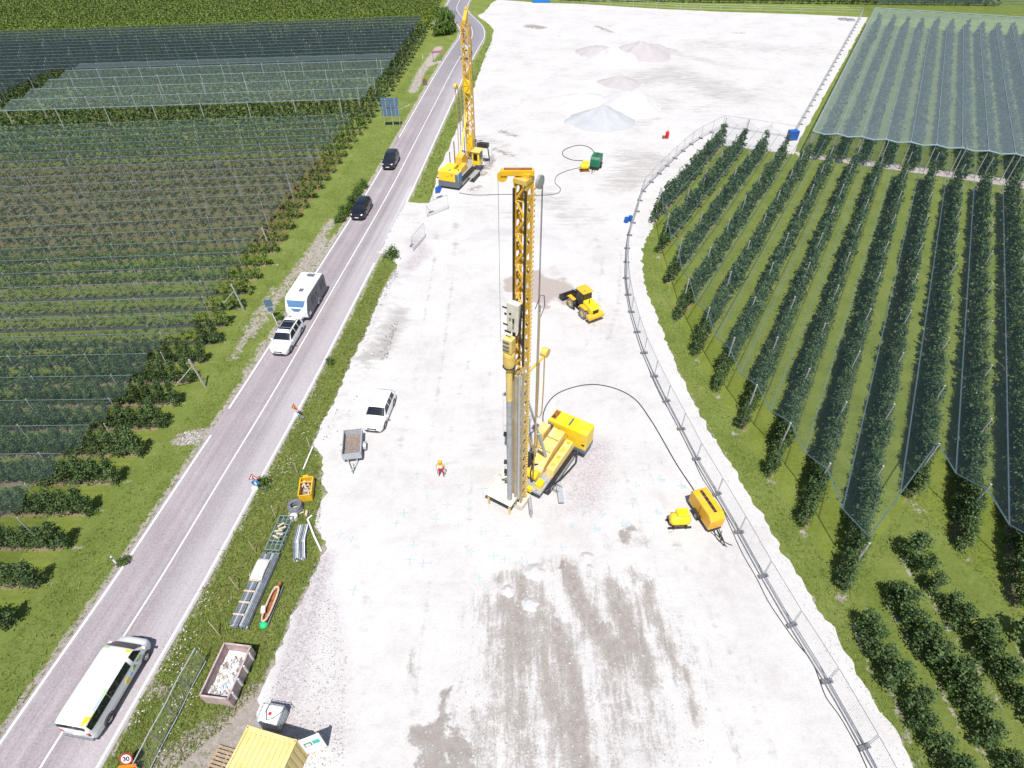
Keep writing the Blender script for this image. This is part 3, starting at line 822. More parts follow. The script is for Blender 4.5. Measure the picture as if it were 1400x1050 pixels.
# orchard floors
RA = math.radians(59.2)
RS = Vector((math.sin(RA), -math.cos(RA), 0))     # across the rows
RT = Vector((math.cos(RA), math.sin(RA), 0))      # along the rows
R_SP = 3.25
def r_st(p):
    return p[0] * RS.x + p[1] * RS.y, p[0] * RT.x + p[1] * RT.y
def r_xy(s, t_):
    return RS * s + RT * t_
R_START_PX = [(895, 306), (899.5, 347), (911, 388.6), (926.5, 438), (949, 485), (974, 535), (1002, 585.6), (1047, 651), (1091, 718.6), (1147, 809), (1253, 685), (1315, 754), (1380, 830)]
rst = [r_st(P(u, v)) for u, v in R_START_PX]
S0 = sum(s - R_SP * i for i, (s, _) in enumerate(rst)) / len(rst)
NROWS = 30
R_ROW_T0 = [rst[i][1] if i < 13 else rst[12][1] - 3.1 * (i - 12) for i in range(NROWS)]
rend = sorted(r_st(P(u, v)) for u, v in [(978, 194), (1014, 203), (1075, 216), (1200, 243), (1300, 258), (1400, 274), (1600, 305)])
def r_tend(s):
    return float(np.interp(s, [a for a, _ in rend], [b for _, b in rend]))
fl = []
for i in range(NROWS):
    p = r_xy(S0 + R_SP * i, R_ROW_T0[i] + 0.4); fl.append((p.x, p.y))
for i in range(NROWS - 1, -1, -1):
    s = S0 + R_SP * i
    p = r_xy(s, r_tend(s) + 2.6); fl.append((p.x, p.y))
rfloor, V = sheet('orchard_floor_right', fl, 0.005, M['orchard_floor'], 1.5, 2.5)
S = V[:, 0] * RS.x + V[:, 1] * RS.y
set_attr(rfloor.data, 'rowc', (S - S0) / R_SP)
set_attr(rfloor.data, 'dry', np.full(len(V), 0.22)); set_attr(rfloor.data, 'dirt', np.zeros(len(V))); set_attr(rfloor.data, 'young', np.zeros(len(V)))
# un-netted corner rows, bottom right
UA = math.radians(98.5)
UT = Vector((math.cos(UA), math.sin(UA), 0)); US = Vector((UT.y, -UT.x, 0)); U_SP = 3.1
# left floor
fl = []
for Y in np.arange(18, 236, 3.0):
    fl.append((float(xb(Y)) - 0.3, Y))
fl += [(-260, 190), (-260, 60), (-120, 14), (-60, 15.5)]
lfloor, V = sheet('orchard_floor_left', fl, 0.005, M['orchard_floor'], 1.2, 2.4, 100)
Yb = left_yb(V[:, 0], V[:, 1])
set_attr(lfloor.data, 'rowc', (Yb - L_Y0) / L_SP)
yg = ((Yb > 44.6) & (Yb < 56.6)).astype(float)
set_attr(lfloor.data, 'young', np.maximum(yg, ((Yb > 64) & (Yb < 92)) * 0.5)); set_attr(lfloor.data, 'dirt', np.zeros(len(V))); set_attr(lfloor.data, 'dry', np.where((Yb > 64) & (Yb < 92), 1.15, np.where((Yb > 44) & (Yb < 57), .45, .22)))

# ------------------------------------------------------------------ foliage
def leaf_mat(name, dark, light, trans=0.25):
    t = NT(name)
    oi = t.n("ShaderNodeObjectInfo")
    geo = t.n("ShaderNodeNewGeometry")
    n1 = t.noise(2.3, 3, 0.6)
    f = t.math('ADD', t.math('MULTIPLY', geo.outputs["Random Per Island"], 0.55), t.math('ADD', t.math('MULTIPLY', n1, 0.5), t.math('MULTIPLY', t.math('SUBTRACT', oi.outputs["Random"], 0.5), 0.2)))
    c = t.ramp(f, [(0.25, dark), (0.85, light)])
    p = t.principled(c, 0.55, 0, None, 0.25)
    tr = t.n("ShaderNodeBsdfTranslucent")
    t.put(tr.inputs[0], t.mix(0.5, c, (0.12, 0.2, 0.02)))
    mx = t.n("ShaderNodeMixShader")
    mx.inputs[0].default_value = trans
    t.t.links.new(p, mx.inputs[1]); t.t.links.new(tr.outputs[0], mx.inputs[2])
    return t.done(mx.outputs[0])
M['leaf'] = leaf_mat('apple_leaf', (0.036, 0.070, 0.022), (0.145, 0.215, 0.078))
M['leaf_bright'] = leaf_mat('bright_orchard_leaf', (0.110, 0.170, 0.014), (0.250, 0.340, 0.035))
M['leaf_mid'] = leaf_mat('mid_orchard_leaf', (0.070, 0.120, 0.022), (0.20, 0.28, 0.065))
M['leaf_olive'] = leaf_mat('thin_olive_leaf', (0.075, 0.085, 0.030), (0.19, 0.195, 0.085))
M['leaf_shrub'] = leaf_mat('shrub_leaf', (0.045, 0.085, 0.016), (0.14, 0.22, 0.045))
M['bark'] = plain('bark', (0.12, 0.09, 0.065), 0.95, var=0.3, scale=9, bump=0.5)
M['grass_blade'] = leaf_mat('grass_blade', (0.13, 0.20, 0.034), (0.30, 0.36, 0.10), 0.45)
M['dry_blade'] = leaf_mat('dry_grass_blade', (0.17, 0.165, 0.05), (0.38, 0.34, 0.14), 0.4)

def leaves(seed, n, h, r, size, z0=0.35, ncl=26, sig=0.19, shape=0.75):
    """n leaf quads in clusters through a spindle-shaped crown -> (n,4,3)"""
    R = np.random.RandomState(seed)
    cz = z0 + 0.1 + (h - z0 - 0.15) * R.rand(ncl) ** 1.05
    prof = r * (np.clip(1 - (cz - z0) / (h - z0), 0, 1) ** shape * 0.95 + 0.13)
    ca = R.rand(ncl) * 6.283
    cr = prof * np.sqrt(0.25 + 0.75 * R.rand(ncl))
    cc = np.stack([cr * np.cos(ca), cr * np.sin(ca), cz], 1)
    pick = R.randint(0, ncl, n)
    p = cc[pick] + R.normal(0, sig, (n, 3)) * np.array([1, 1, 0.85])
    # some leaves along the stem
    m = R.rand(n) < 0.18
    p[m, 0] = R.normal(0, 0.14, m.sum()); p[m, 1] = R.normal(0, 0.14, m.sum()); p[m, 2] = z0 + (h - z0) * R.rand(m.sum())
    p[:, 2] = np.clip(p[:, 2], 0.15, h + 0.12)
    nrm = R.normal(0, 1, (n, 3)) * 0.75 + np.stack([p[:, 0], p[:, 1], np.zeros(n)], 1) * 0.9 + np.array([0, 0, 0.75])
    nrm /= np.linalg.norm(nrm, axis=1, keepdims=True) + 1e-9
    up = R.normal(0, 1, (n, 3))
    a = np.cross(nrm, up); a /= np.linalg.norm(a, axis=1, keepdims=True) + 1e-9
    b = np.cross(nrm, a)
    s = size * (0.6 + 0.8 * R.rand(n))[:, None]
    return np.stack([p + a * s * 0.75, p + b * s * 0.45, p - a * s * 0.75, p - b * s * 0.45], 1)

def quads_mesh(name, q):
    n = len(q)
    me = bpy.data.meshes.new(name)
    me.vertices.add(n * 4); me.loops.add(n * 4); me.polygons.add(n)
    me.vertices.foreach_set("co", np.ascontiguousarray(q.reshape(-1), dtype=np.float32))
    me.loops.foreach_set("vertex_index", np.arange(n * 4, dtype=np.int32))
    me.polygons.foreach_set("loop_start", np.arange(0, n * 4, 4, dtype=np.int32))
    me.update(calc_edges=True)
    return me

def trunk_mesh(seed, h, r=0.045):
    rd = random.Random(seed)
    mb = MB()
    pts = [(0, 0, -0.05), (rd.uniform(-.03, .03), rd.uniform(-.03, .03), 0.5), (rd.uniform(-.06, .06), rd.uniform(-.06, .06), 1.3), (0, 0, h * 0.8)]
    for a, b, ra, rb in zip(pts, pts[1:], (r, r * .85, r * .6), (r * .85, r * .6, r * .3)):
        mb.cyl(a, b, ra, rb, 6)
    for k in range(5):
        z = 0.55 + k * 0.33; a = rd.uniform(0, 6.28); L = 0.6 - 0.07 * k
        mb.cyl((0, 0, z), (L * math.cos(a), L * math.sin(a), z + 0.22), r * .5, r * .2, 5)
    return mb.mesh('trunk')

CROWNS = []; TRUNKS = []
for s in range(7):
    me = quads_mesh('crown', leaves(100 + s, 1050, 2.95 + 0.12 * (s % 3), 0.62, 0.112, ncl=32, sig=0.16))
    me.materials.append(M['leaf']); CROWNS.append(me)
    tm = trunk_mesh(s, 2.6); tm.materials.append(M['bark']); TRUNKS.append(tm)
BIG = []
for s in range(5):
    me = quads_mesh('crown', leaves(200 + s, 1300, 2.6, 0.80, 0.125, ncl=30, sig=0.19, shape=0.6))
    me.materials.append(M['leaf']); BIG.append(me)
LOD = {'near': [leaves(300 + s, 450, 3.0, 0.62, 0.145, ncl=26, sig=0.16) for s in range(5)],
       'mid': [leaves(320 + s, 210, 3.0, 0.62, 0.195, ncl=18, sig=0.16) for s in range(5)],
       'far': [leaves(340 + s, 95, 2.8, 0.74, 0.31, ncl=14) for s in range(5)],
       'young': [leaves(360 + s, 60, 1.9, 0.42, 0.15, ncl=9, sig=0.13) for s in range(4)],
       'med': [leaves(380 + s, 62, 2.3, 0.55, 0.22, ncl=10, sig=0.17) for s in range(4)]}

class Tr:
    __slots__ = ('x', 'y', 's', 'blk', 'row', 'kind', 'd', 'vis')
trees = []
rnd = random.Random(11)
def add_tree(x, y, blk, row, kind='std', s=1.0):
    q = proj(x, y, 1.2)
    if q is None: return
    u, v = q
    if not (-70 < u < 1470 and -60 < v < 1110): return
    t_ = Tr(); t_.x = x; t_.y = y; t_.s = s * rnd.uniform(0.88, 1.12); t_.blk = blk; t_.row = row; t_.kind = kind
    t_.d = math.sqrt(x * x + y * y + 35.8 ** 2); t_.vis = (0 < u < 1400 and 0 < v < 1060)
    trees.append(t_)

for i in range(NROWS):
    s = S0 + R_SP * i
    tt = R_ROW_T0[i] + 0.3; te = r_tend(s)
    while tt < te:
        p = r_xy(s + rnd.uniform(-.12, .12), tt)
        add_tree(p.x, p.y, 'right', i, 'std', 1.06 if tt > R_ROW_T0[i] + 2.2 else .80)
        tt += rnd.uniform(0.80, 1.05)
U_ROWS = [(22.35, 17.2), (25.5, 19.2), (28.6, 22.2), (31.75, 16.5)]
for i, (xc, ytop) in enumerate(U_ROWS):
    y = ytop
    while y > 4:
        x = xc + (y - 15) * (UT.x / UT.y) + rnd.uniform(-.22, .22)
        add_tree(x, y, 'corner', i, 'big', rnd.uniform(.74, 1.05))
        y -= rnd.uniform(0.95, 1.25)
LROWS = list(range(-2, 72))
for k in LROWS:
    Yk = L_Y0 + L_SP * k
    x0 = float(xb(Yk)); ta = math.tan(float(row_ang(Yk)))
    kind = 'young' if 44.8 < Yk < 56.4 else ('med' if 64 < Yk < 92 else 'std')
    x = x0 - 0.2
    while True:
        y = Yk + (x - x0) * ta
        q = proj(x, y, 1.2)
        if q is None or q[0] < -60 or x < -205: break
        kd = kind
        if kind in ('young', 'med') and x > x0 - 1.5: kd = 'std'
        add_tree(x, y + rnd.uniform(-.12, .12), ('left' if Yk < 44.8 else ('leftyoung' if Yk < 64 else ('leftolive' if (Yk < 92 and kd == 'med') else ('leftmid' if Yk < 106 else 'leftdark')))) if Yk < 170.5 else ('leftfar' if Yk < 184 else 'leftback'), k, kd, (0.76 if Yk > 57 else 0.88) if kd == 'std' else 1.0)
        x -= (rnd.uniform(0.85, 1.1) if Yk < 110 else rnd.uniform(1.0, 1.3)) * (1.35 if kd == 'med' else 1)
# rows below the grey net, and rows beyond the far end of the site
G0 = P(1112, 180, 4.0); G1 = P(1400, 212, 4.0); GL = P(1197, 11, 4.0)
gdir = (GL - G0); gdir.z = 0; glen = gdir.length; gdir.normalize()
fdir = (G1 - G0); fdir.z = 0; fdir.normalize()
fstep = 3.25 / abs(fdir.x * gdir.y - fdir.y * gdir.x)
for i in range(26):
    b = Vector((G0.x, G0.y, 0)) + fdir * (fstep * (i + 0.5))
    L = glen
    t0_ = 0.2
    while t0_ < L:
        p = b + gdir * t0_
        add_tree(p.x, p.y, 'grey', i, 'std')
        t0_ += rnd.uniform(0.95, 1.25)
FE0, FE1 = P(850, 4), P(1195, 10)
for j in range(5):
    for k in range(110):
        x = FE0.x - 18 + k * 1.15
        y = 206.5 + j * 3.3 + (x - FE0.x) * -0.055
        add_tree(x + rnd.uniform(-.3, .3), y, 'farend', j)

vis = sorted([t_ for t_ in trees if t_.vis and t_.kind in ('std', 'big')], key=lambda t_: t_.d)
single = set(id(t_) for t_ in vis[:300])
proto = {}
TNUM = {}
def make_tree(t_, kk):
    nk = (t_.blk, t_.row); TNUM[nk] = TNUM.get(nk, 0) + 1; nn = ordn(TNUM[nk])
    rz = rnd.uniform(0, 6.28)
    if t_.blk == 'right':
        lab = '%s apple tree from the near end of the %s right-hand netted row' % (nn, ordn(t_.row + 1)); grp = 'apple trees of right orchard row %d' % (t_.row + 1)
    elif t_.blk == 'corner':
        lab = '%s bushy tree from the top of the %s un-netted row, bottom right' % (nn, ordn(t_.row + 1)); grp = 'apple trees of corner row %d' % (t_.row + 1)
    else:
        lab = '%s apple tree from the road in the %s left orchard row from the bottom' % (nn, ordn(t_.row + 3)); grp = 'apple trees of left orchard row %d' % (t_.row + 3)
    root = thing('apple_tree', lab, 'tree', (t_.x, t_.y, 0), rz, grp)
    root.scale = (t_.s, t_.s, t_.s)
    cm = (BIG if t_.kind == 'big' else CROWNS)[kk % (5 if t_.kind == 'big' else 7)]
    obj('crown', cm, None, root); obj('trunk', TRUNKS[kk % 7], None, root)
rest = {}
kk = 0
for t_ in trees:
    if id(t_) in single:
        make_tree(t_, kk); kk += 1
    else:
        rest.setdefault(t_.blk, []).append(t_)
RLAB = {'right': 'dense rows of apple trees receding under the net of the right-hand orchard', 'left': 'dark green apple rows under the near end of the left orchard net', 'leftyoung': 'young sparse apple rows beside the caravan in the left orchard', 'leftolive': 'brownish thin apple rows in the middle of the left orchard', 'leftmid': 'lush green apple rows in front of the pale net', 'leftdark': 'dark apple rows under the pale and blackish far nets',
        'leftfar': 'bright green un-netted apple rows at the far left', 'leftback': 'darker green orchard rows at the top left edge', 'grey': 'apple rows dimly seen below the pale grey net', 'farend': 'dark orchard rows beyond the far end of the gravel site', 'corner': 'apple trees at the edge of the bottom right corner rows'}
for blk, lst in rest.items():
    out = []
    R = np.random.RandomState(5)
    for t_ in lst:
        kd = t_.kind if t_.kind in ('young', 'med') else ('near' if t_.d < 66 else ('mid' if t_.d < 112 else 'far'))
        q = LOD[kd][R.randint(len(LOD[kd]))]
        a = R.rand() * 6.283; c, s = math.cos(a), math.sin(a)
        Q = q @ np.array([[c, s, 0], [-s, c, 0], [0, 0, 1]]) * t_.s
        out.append(Q + np.array([t_.x, t_.y, 0]))
    o = obj('apple_tree_rows', quads_mesh('apple_tree_rows', np.concatenate(out)), M['leaf_bright'] if blk == 'leftfar' else (M['leaf_mid'] if blk in ('leftback', 'leftmid', 'leftyoung') else (M['leaf_olive'] if blk == 'leftolive' else M['leaf'])))
    tag(o, RLAB[blk], 'orchard rows', kind='stuff')

# ------------------------------------------------------------------ hail nets on posts
def net_mat(name, color, alpha, var=0.12, scale=0.5):
    t = NT(name)
    n1 = t.noise(scale, 5, 0.65)
    a = t.math('ADD', alpha - var / 2, t.math('MULTIPLY', n1, var))
    d = t.n("ShaderNodeBsdfDiffuse"); d.inputs[0].default_value = (*color, 1)
    tl = t.n("ShaderNodeBsdfTranslucent"); tl.inputs[0].default_value = (*color, 1)
    m0 = t.n("ShaderNodeMixShader"); m0.inputs[0].default_value = 0.3
    t.t.links.new(d.outputs[0], m0.inputs[1]); t.t.links.new(tl.outputs[0], m0.inputs[2])
    tp = t.n("ShaderNodeBsdfTransparent")
    mx = t.n("ShaderNodeMixShader")
    t.put(mx.inputs[0], a); t.t.links.new(tp.outputs[0], mx.inputs[1]); t.t.links.new(m0.outputs[0], mx.inputs[2])
    return t.done(mx.outputs[0])
M['net_right'] = net_mat('dark_hail_net', (0.10, 0.16, 0.20), 0.115, 0.06)
M['net_left'] = net_mat('dark_green_hail_net', (0.090, 0.132, 0.135), 0.22, 0.10)
M['net_far'] = net_mat('black_hail_net', (0.036, 0.055, 0.07), 0.50)
M['net_pale'] = net_mat('pale_green_hail_net', (0.22, 0.29, 0.30), 0.24)
M['net_grey'] = net_mat('pale_grey_hail_net', (0.31, 0.39, 0.45), 0.35, 0.12, 0.25)
M['net_seam'] = net_mat('net_seam', (0.16, 0.23, 0.27), 0.55)
M['net_seam_pale'] = net_mat('pale_net_seam', (0.38, 0.50, 0.54), 0.75)
M['cable'] = plain('net_cable', (0.10, 0.14, 0.165), 0.6, var=0.1)

def post_mesh(h, w=0.05):
    mb = MB(); mb.box((0, 0, h / 2 - 0.1), (w * 2, w * 2, h + 0.2), taper=0.85)
    mb.lathe([(w * 1.5, h - 0.01), (w * 1.5, h + 0.07), (w * 0.9, h + 0.09)], n=8)
    me = mb.mesh('post'); me.materials.append(M['post']); return me

def strip_panel(name, rowA, rowB, za, zv, m, parent, sag=0.12, nseg=None):
    """net bay between two ridge lines (lists of xyz of equal length)"""
    n = len(rowA); W = [0, 0.17, 0.34, 0.5, 0.66, 0.83, 1]
    vs = []; fs = []
    for i in range(n):
        for w in W:
            p = rowA[i].lerp(rowB[i], w)
            f = 1 - abs(2 * w - 1)
            z = za - (za - zv) * (f ** 1.15) - (sag if i % 2 else 0) * (1 - f)
            vs.append((p.x, p.y, z + 0.05 * mnoise.noise(Vector((p.x * .4, p.y * .4, 2)))))
    k = len(W)
    for i in range(n - 1):
        for j in range(k - 1):
            fs.append((i * k + j, i * k + j + 1, (i + 1) * k + j + 1, (i + 1) * k + j))
    mb = MB(); mb.add(vs, fs)
    return obj(name, mb, m, parent, smooth=True)

# right orchard net
net = thing('hail_net', 'dark hail net on posts over the right-hand apple orchard', 'hail net', tuple(r_xy(S0, 60)))
def local(o, p):
    return Vector(p) - o.location
RZN, RZV = 3.95, 3.15
def r_line(i, n=20):
    s = S0 + R_SP * i
    ta = R_ROW_T0[min(i, NROWS - 1)] + (1.6 if i < 7 else (2.5 if i not in (9,) else 2.0)); tb = r_tend(s) + (1.0 if i < 5 else 6.0)
    return [r_xy(s, ta + (tb - ta) * j / n) for j in range(n + 1)]
NR = 27
for i in range(NR):
    A = [local(net, p) for p in r_line(i)]; B = [local(net, p) for p in r_line(i + 1)]
    strip_panel('net_panel', A, B, RZN, RZV, M['net_right'], net)
    mid = [a.lerp(b, 0.5) for a, b in zip(A, B)]
    mb = MB(); w = 0.05
    vs = []; fs = []
    for j, p in enumerate(mid):
        vs += [(p + RS * -w) + Vector((0, 0, RZV - 0.03)), (p + RS * w) + Vector((0, 0, RZV - 0.03))]
    for j in range(len(mid) - 1): fs.append((2 * j, 2 * j + 1, 2 * j + 3, 2 * j + 2))
    mb.add(vs, fs); obj('net_seam', mb, M['net_seam'], net)
    mb = MB(); mb.tube([(a.x, a.y, RZN + 0.03) for a in A], 0.009, 4); obj('ridge_cable', mb, M['cable'], net)
    # gathered edge at the near end
    a0, b0 = A[0], B[0]; m0 = mid[0]
    mb = MB(); mb.tube([(a0.x, a0.y, RZN), (m0.x, m0.y, RZV - 0.05), (b0.x, b0.y, RZN)], 0.05, 5); obj('net_hem', mb, M['net_seam'], net)
pm = post_mesh(4.25, 0.05)
cnt = 0
for i in range(NR + 1):
    s = S0 + R_SP * i
    tt = R_ROW_T0[i] + 1.2 + (i % 3) * 0.8
    first = True
    while tt < r_tend(s) + (0.6 if i < 5 else 6.0):
        p = r_xy(s, tt); q = proj(p.x, p.y, 3)
        if q and -20 < q[0] < 1420:
            o = obj('post', pm, None, net, loc=local(net, p)); cnt += 1
            if first:
                mb = MB(); l0 = local(net, p)
                mb.tube([(l0.x, l0.y, 3.7), tuple(local(net, r_xy(s, tt - 2.3)) + Vector((0, 0, 0.0)))], 0.012, 4)
                obj('guy_wire', mb, M['cable'], net)
        tt += 7.2; first = False

# left orchard nets
def l_line(k, gap, xmin, n=26, frac=0.0):
    Yk = L_Y0 + L_SP * (k + frac)
    x0 = float(xb(Yk)); ta = math.tan(float(row_ang(Yk)))
    xa = x0 - gap
    return [Vector((xa + (xmin - xa) * j / n, Yk + (xa + (xmin - xa) * j / n - x0) * ta, 0)) for j in range(n + 1)]
PMAT = {}
def left_net(label, k0, k1, m, zr, zv, gap0, xmin, seam, post_h, dx, step=1, postw=0.05, skip=(), keep=False):
    c = Vector((float(xb(L_Y0 + L_SP * k0)) - 10, L_Y0 + L_SP * (k0 + k1) / 2, 0))
    nt = thing('hail_net', label, 'hail net', tuple(c))
    pmesh = post_mesh(post_h, postw)
    for k in range(k0, k1 + 1, step):
        Yk = L_Y0 + L_SP * k
        xm = xmin if xmin is not None else max(-190, -0.92 * (Yk * math.cos(TH) + 36 * math.sin(TH)) * 1.0 * 700 / FPX / 0.859 - 6)
        gap = gap0 if (k < 7 or keep) else min(gap0, 1.2)
        A = [p - c for p in l_line(k, gap, xm)]
        if k < k1:
            B = [p - c for p in l_line(k + step, gap, xm)]
            if k not in skip:
                strip_panel('net_panel', A, B, zr, zv, m, nt)
        mb = MB(); mb.tube([(a.x, a.y, zr + 0.05) for a in A], 0.035 if seam else 0.028, 4)
        obj('ridge_cable', mb, M['net_seam_pale'] if seam else M['cable'], nt)
        x0 = float(xb(Yk)); ta = math.tan(float(row_ang(Yk)))
        x = x0 - (gap if keep else 1.6) - (k % 3) * 1.4
        cn = 0
        while x > xm and cn < 30:
            q = proj(x, Yk + (x - x0) * ta, 2.5)
            if q is None or q[0] < -12: break
            obj('post', pmesh, None, nt, loc=(x - c.x, Yk + (x - x0) * ta - c.y, 0))
            x -= dx; cn += 1
    return nt
kk_of = lambda Y: int(round((Y - L_Y0) / L_SP))
left_net('dark green hail net with ridge lines over the nearest rows of the left orchard', -1, kk_of(100.5), M['net_left'], 3.35, 2.55, 2.8, None, False, 3.45, 6.6, postw=.032)
left_net('pale hail net over the middle of the left orchard', kk_of(107), kk_of(131), M['net_pale'], 4.0, 3.45, 1.0, -84.0, True, 4.1, 7.5, step=2, postw=0.07)
left_net('blackish hail net over the far rows of the left orchard', kk_of(133.5), kk_of(169), M['net_far'], 3.7, 3.2, 1.5, None, False, 3.8, 9.5, step=1, postw=0.042)
left_net('blackish hail net left of the pale net in the left orchard', kk_of(105), kk_of(132.5), M['net_far'], 3.6, 3.1, 66.0, None, False, 3.7, 9.0, step=1, postw=0.04, keep=True)
# anchor posts with struts at some row ends
for (u, v, u2, v2) in [(281, 529, 262, 498), (334, 425, 345, 408), (372, 345, 395, 330)]:
    a = P(u, v)
    an = thing('anchor_post', 'slanted anchor post with strut at the row end near %s' % {281: 'the lower dirt patch', 334: 'the blue signs', 372: 'the pale track'}[u], 'post', tuple(a), 0)
    mb = MB(); mb.box((-0.15, 0, 1.6), (0.13, 0.13, 3.3), ry=-0.1); obj('upright', mb, M['post'], an)
    mb = MB(); mb.cyl((-0.2, 0, 2.6), (-2.6, 0, 0.2), 0.05); obj('strut', mb, M['post'], an)

# pale grey net, top right
gn = thing('hail_net', 'pale grey hail net covering the top right orchard', 'hail net', (G0.x, G0.y, 0))
NG = 22
for i in range(NG):
    n = 24
    A = [fdir * (fstep * i) + gdir * (glen * j / n) for j in range(n + 1)]
    B = [fdir * (fstep * (i + 1)) + gdir * (glen * j / n) for j in range(n + 1)]
    strip_panel('net_panel', A, B, 4.05, 3.82, M['net_grey'], gn, sag=0.06)
    mb = MB(); mb.tube([(a.x, a.y, 4.1) for a in A], 0.035, 4); obj('ridge_cable', mb, M['net_seam_pale'], gn)
    mb = MB()
    a0, b0 = A[0], B[0]; m0 = a0.lerp(b0, 0.5)
    mb.tube([(a0.x, a0.y, 4.05), (m0.x - gdir.x * .2, m0.y - gdir.y * .2, 3.86), (b0.x, b0.y, 4.05)], 0.11, 5); obj('net_hem', mb, M['net_seam_pale'], gn)
    pmg = post_mesh(4.1, 0.06) if i == 0 else pmg
    for j in range(0, 13):
        p = fdir * (fstep * i) + gdir * (0.1 + j * 8)
        if j == 0 or i == 0:
            obj('post', pmg, None, gn, loc=p)
mb = MB(); A = [gdir * (glen * j / 20) for j in range(21)]
mb.tube([(a.x - fdir.x * .1, a.y - fdir.y * .1, 4.0) for a in A], 0.06, 5); obj('net_hem', mb, M['net_seam_pale'], gn)
mb = MB(); A = [gdir * glen + fdir * (fstep * j) for j in range(NG + 1)]
mb.tube([(a.x, a.y, 4.05) for a in A], 0.10, 5); obj('net_hem', mb, M['net_seam_pale'], gn)
# brownish net far top right
B0 = P(1215, 8, 4); bn = thing('hail_net', 'dull brownish hail net along the top right edge', 'hail net', (B0.x, B0.y + 4, 0))
for i in range(9):
    A = [Vector((x, 3.4 * i - 0.03 * x, 0)) for x in range(0, 121, 6)]; B = [Vector((x, 3.4 * (i + 1) - 0.03 * x, 0)) for x in range(0, 121, 6)]
    strip_panel('net_panel', A, B, 4.0, 3.4, M['net_left'], bn)

# ------------------------------------------------------------------ shrubs, hedges
SHR = []
for s in range(4):
    me = quads_mesh('foliage', leaves(500 + s, 700, 1.5, 1.0, 0.16, z0=0.05, ncl=22, sig=0.22, shape=0.45)); me.materials.append(M['leaf_shrub']); SHR.append(me)
stm = MB()
for k in range(5):
    a = k * 1.26; stm.cyl((0, 0, -0.03), (0.45 * math.cos(a), 0.45 * math.sin(a), 0.9), 0.03, 0.012, 5)
stm = stm.mesh('stem'); stm.materials.append(M['bark'])
def shrub(u, v, s, label, grp=None, k=0, zs=1.0):
    p = P(u, v)
    r = thing('shrub', label, 'shrub', tuple(p), k * 1.7, grp)
    r.scale = (s, s, s * zs)
    obj('foliage', SHR[k % 4], None, r); obj('stem', stm, None, r)
hd = [(466, 302), (472, 294), (477, 287), (482, 279), (487, 271), (491, 263), (496, 256)]
for k, (u, v) in enumerate(hd):
    shrub(u, v, 0.72 + 0.12 * math.sin(k * 2.1), '%s shrub from the near end of the roadside hedge left of the black car' % ordn(k + 1), 'roadside hedge', k)
for k, (u, v, s) in enumerate([(603, 48, 2.0), (609, 46, 2.2), (614, 43, 1.9), (606, 38, 2.0), (612, 34, 1.8)]):
    shrub(u, v, s, 'tall dark shrub in the clump left of the road bend, %s from the left' % ordn([1, 3, 5, 2, 4][k]), 'shrubs by the road bend', k, 1.4)
shrub(452, 497, 0.42, 'small round dark green shrub on the roadside verge', None, 1, 1.0)
shrub(535, 350, 0.9, 'bushy weed at the tip of the verge by the site entrance', None, 2, 0.8)
shrub(362, 664, 0.55, 'dark bush behind the triangular sign on the verge', None, 3, 1.0)
shrub(383, 437, 0.45, 'little bush beside the caravan on the left verge', None, 2, 0.8)
shrub(171, 768, 0.42, 'low bush beside the road edge near the white marker', None, 0, 0.7)

# ------------------------------------------------------------------ rough grass and flowers (nobody could count them)
def in_px_poly(px):
    pp = [(p.x, p.y) for p in PX(px)]
    return pp
verge = [(132, 1075), (290, 788), (432, 525), (500, 400), (524, 350), (540, 360), (520, 400), (500, 455), (467, 525), (430, 605), (440, 640), (438, 700), (432, 780), (400, 840), (352, 945), (300, 1000), (215, 1075)]
verge2 = [(566, 270), (600, 190), (650, 90), (668, 45), (674, 60), (650, 112), (628, 165), (598, 232), (590, 272)]
lmar = [(0, 1010), (155, 785), (330, 525), (420, 385), (500, 255), (590, 95), (570, 80), (530, 150), (480, 220), (410, 320), (330, 440), (280, 540), (200, 640), (100, 760), (0, 900)]
rmar = [(895, 300), (880, 340), (884, 395), (936, 522), (1000, 636), (1095, 788), (1178, 928), (1254, 1050), (1320, 1060), (1240, 960), (1170, 830), (1240, 700), (1330, 780), (1400, 860), (1400, 800), (1270, 660), (1150, 800), (1050, 650), (975, 540), (920, 420), (900, 345)]
bladesG = []; bladesD = []
R = np.random.RandomState(9)
def scatter(px, n, hmin, hmax, dry, w=0.05):
    pp = in_px_poly(px); arr = np.array(pp); a0 = arr.min(0); a1 = arr.max(0)
    q = a0 + (a1 - a0) * R.rand(n * 4, 2)
    q = q[inside(q, pp)]
    # nearer ground gets more
    keep = R.rand(len(q)) < np.clip(45.0 / (q[:, 1] + 20), 0, 1)
    q = q[keep][:n]
    m = len(q)
    a = R.rand(m) * 6.283; h = hmin + (hmax - hmin) * R.rand(m) ** 1.6
    base = np.stack([q[:, 0], q[:, 1], np.full(m, -0.01)], 1)
    dx = np.stack([np.cos(a), np.sin(a), np.zeros(m)], 1) * (w * (0.6 + R.rand(m)))[:, None]
    lean = np.stack([R.normal(0, 0.9, m) * h, R.normal(0, 0.9, m) * h, h], 1)
    Q = np.stack([base - dx, base + dx, base + lean + dx * 0.15, base + lean - dx * 0.15], 1)
    sel = R.rand(m) < dry
    bladesD.append(Q[sel]); bladesG.append(Q[~sel])
scatter(verge, 30000, 0.05, 0.24, 0.40, 0.03)
scatter(verge2, 5000, 0.10, 0.40, 0.35, 0.06)
scatter(lmar, 20000, 0.05, 0.22, 0.16, 0.03)
scatter(rmar, 18000, 0.04, 0.18, 0.16, 0.03)
tag(obj('verge_grass', quads_mesh('verge_grass', np.concatenate(bladesG)), M['grass_blade']), 'rough green grass on the verges and orchard margins', 'grass', kind='stuff')
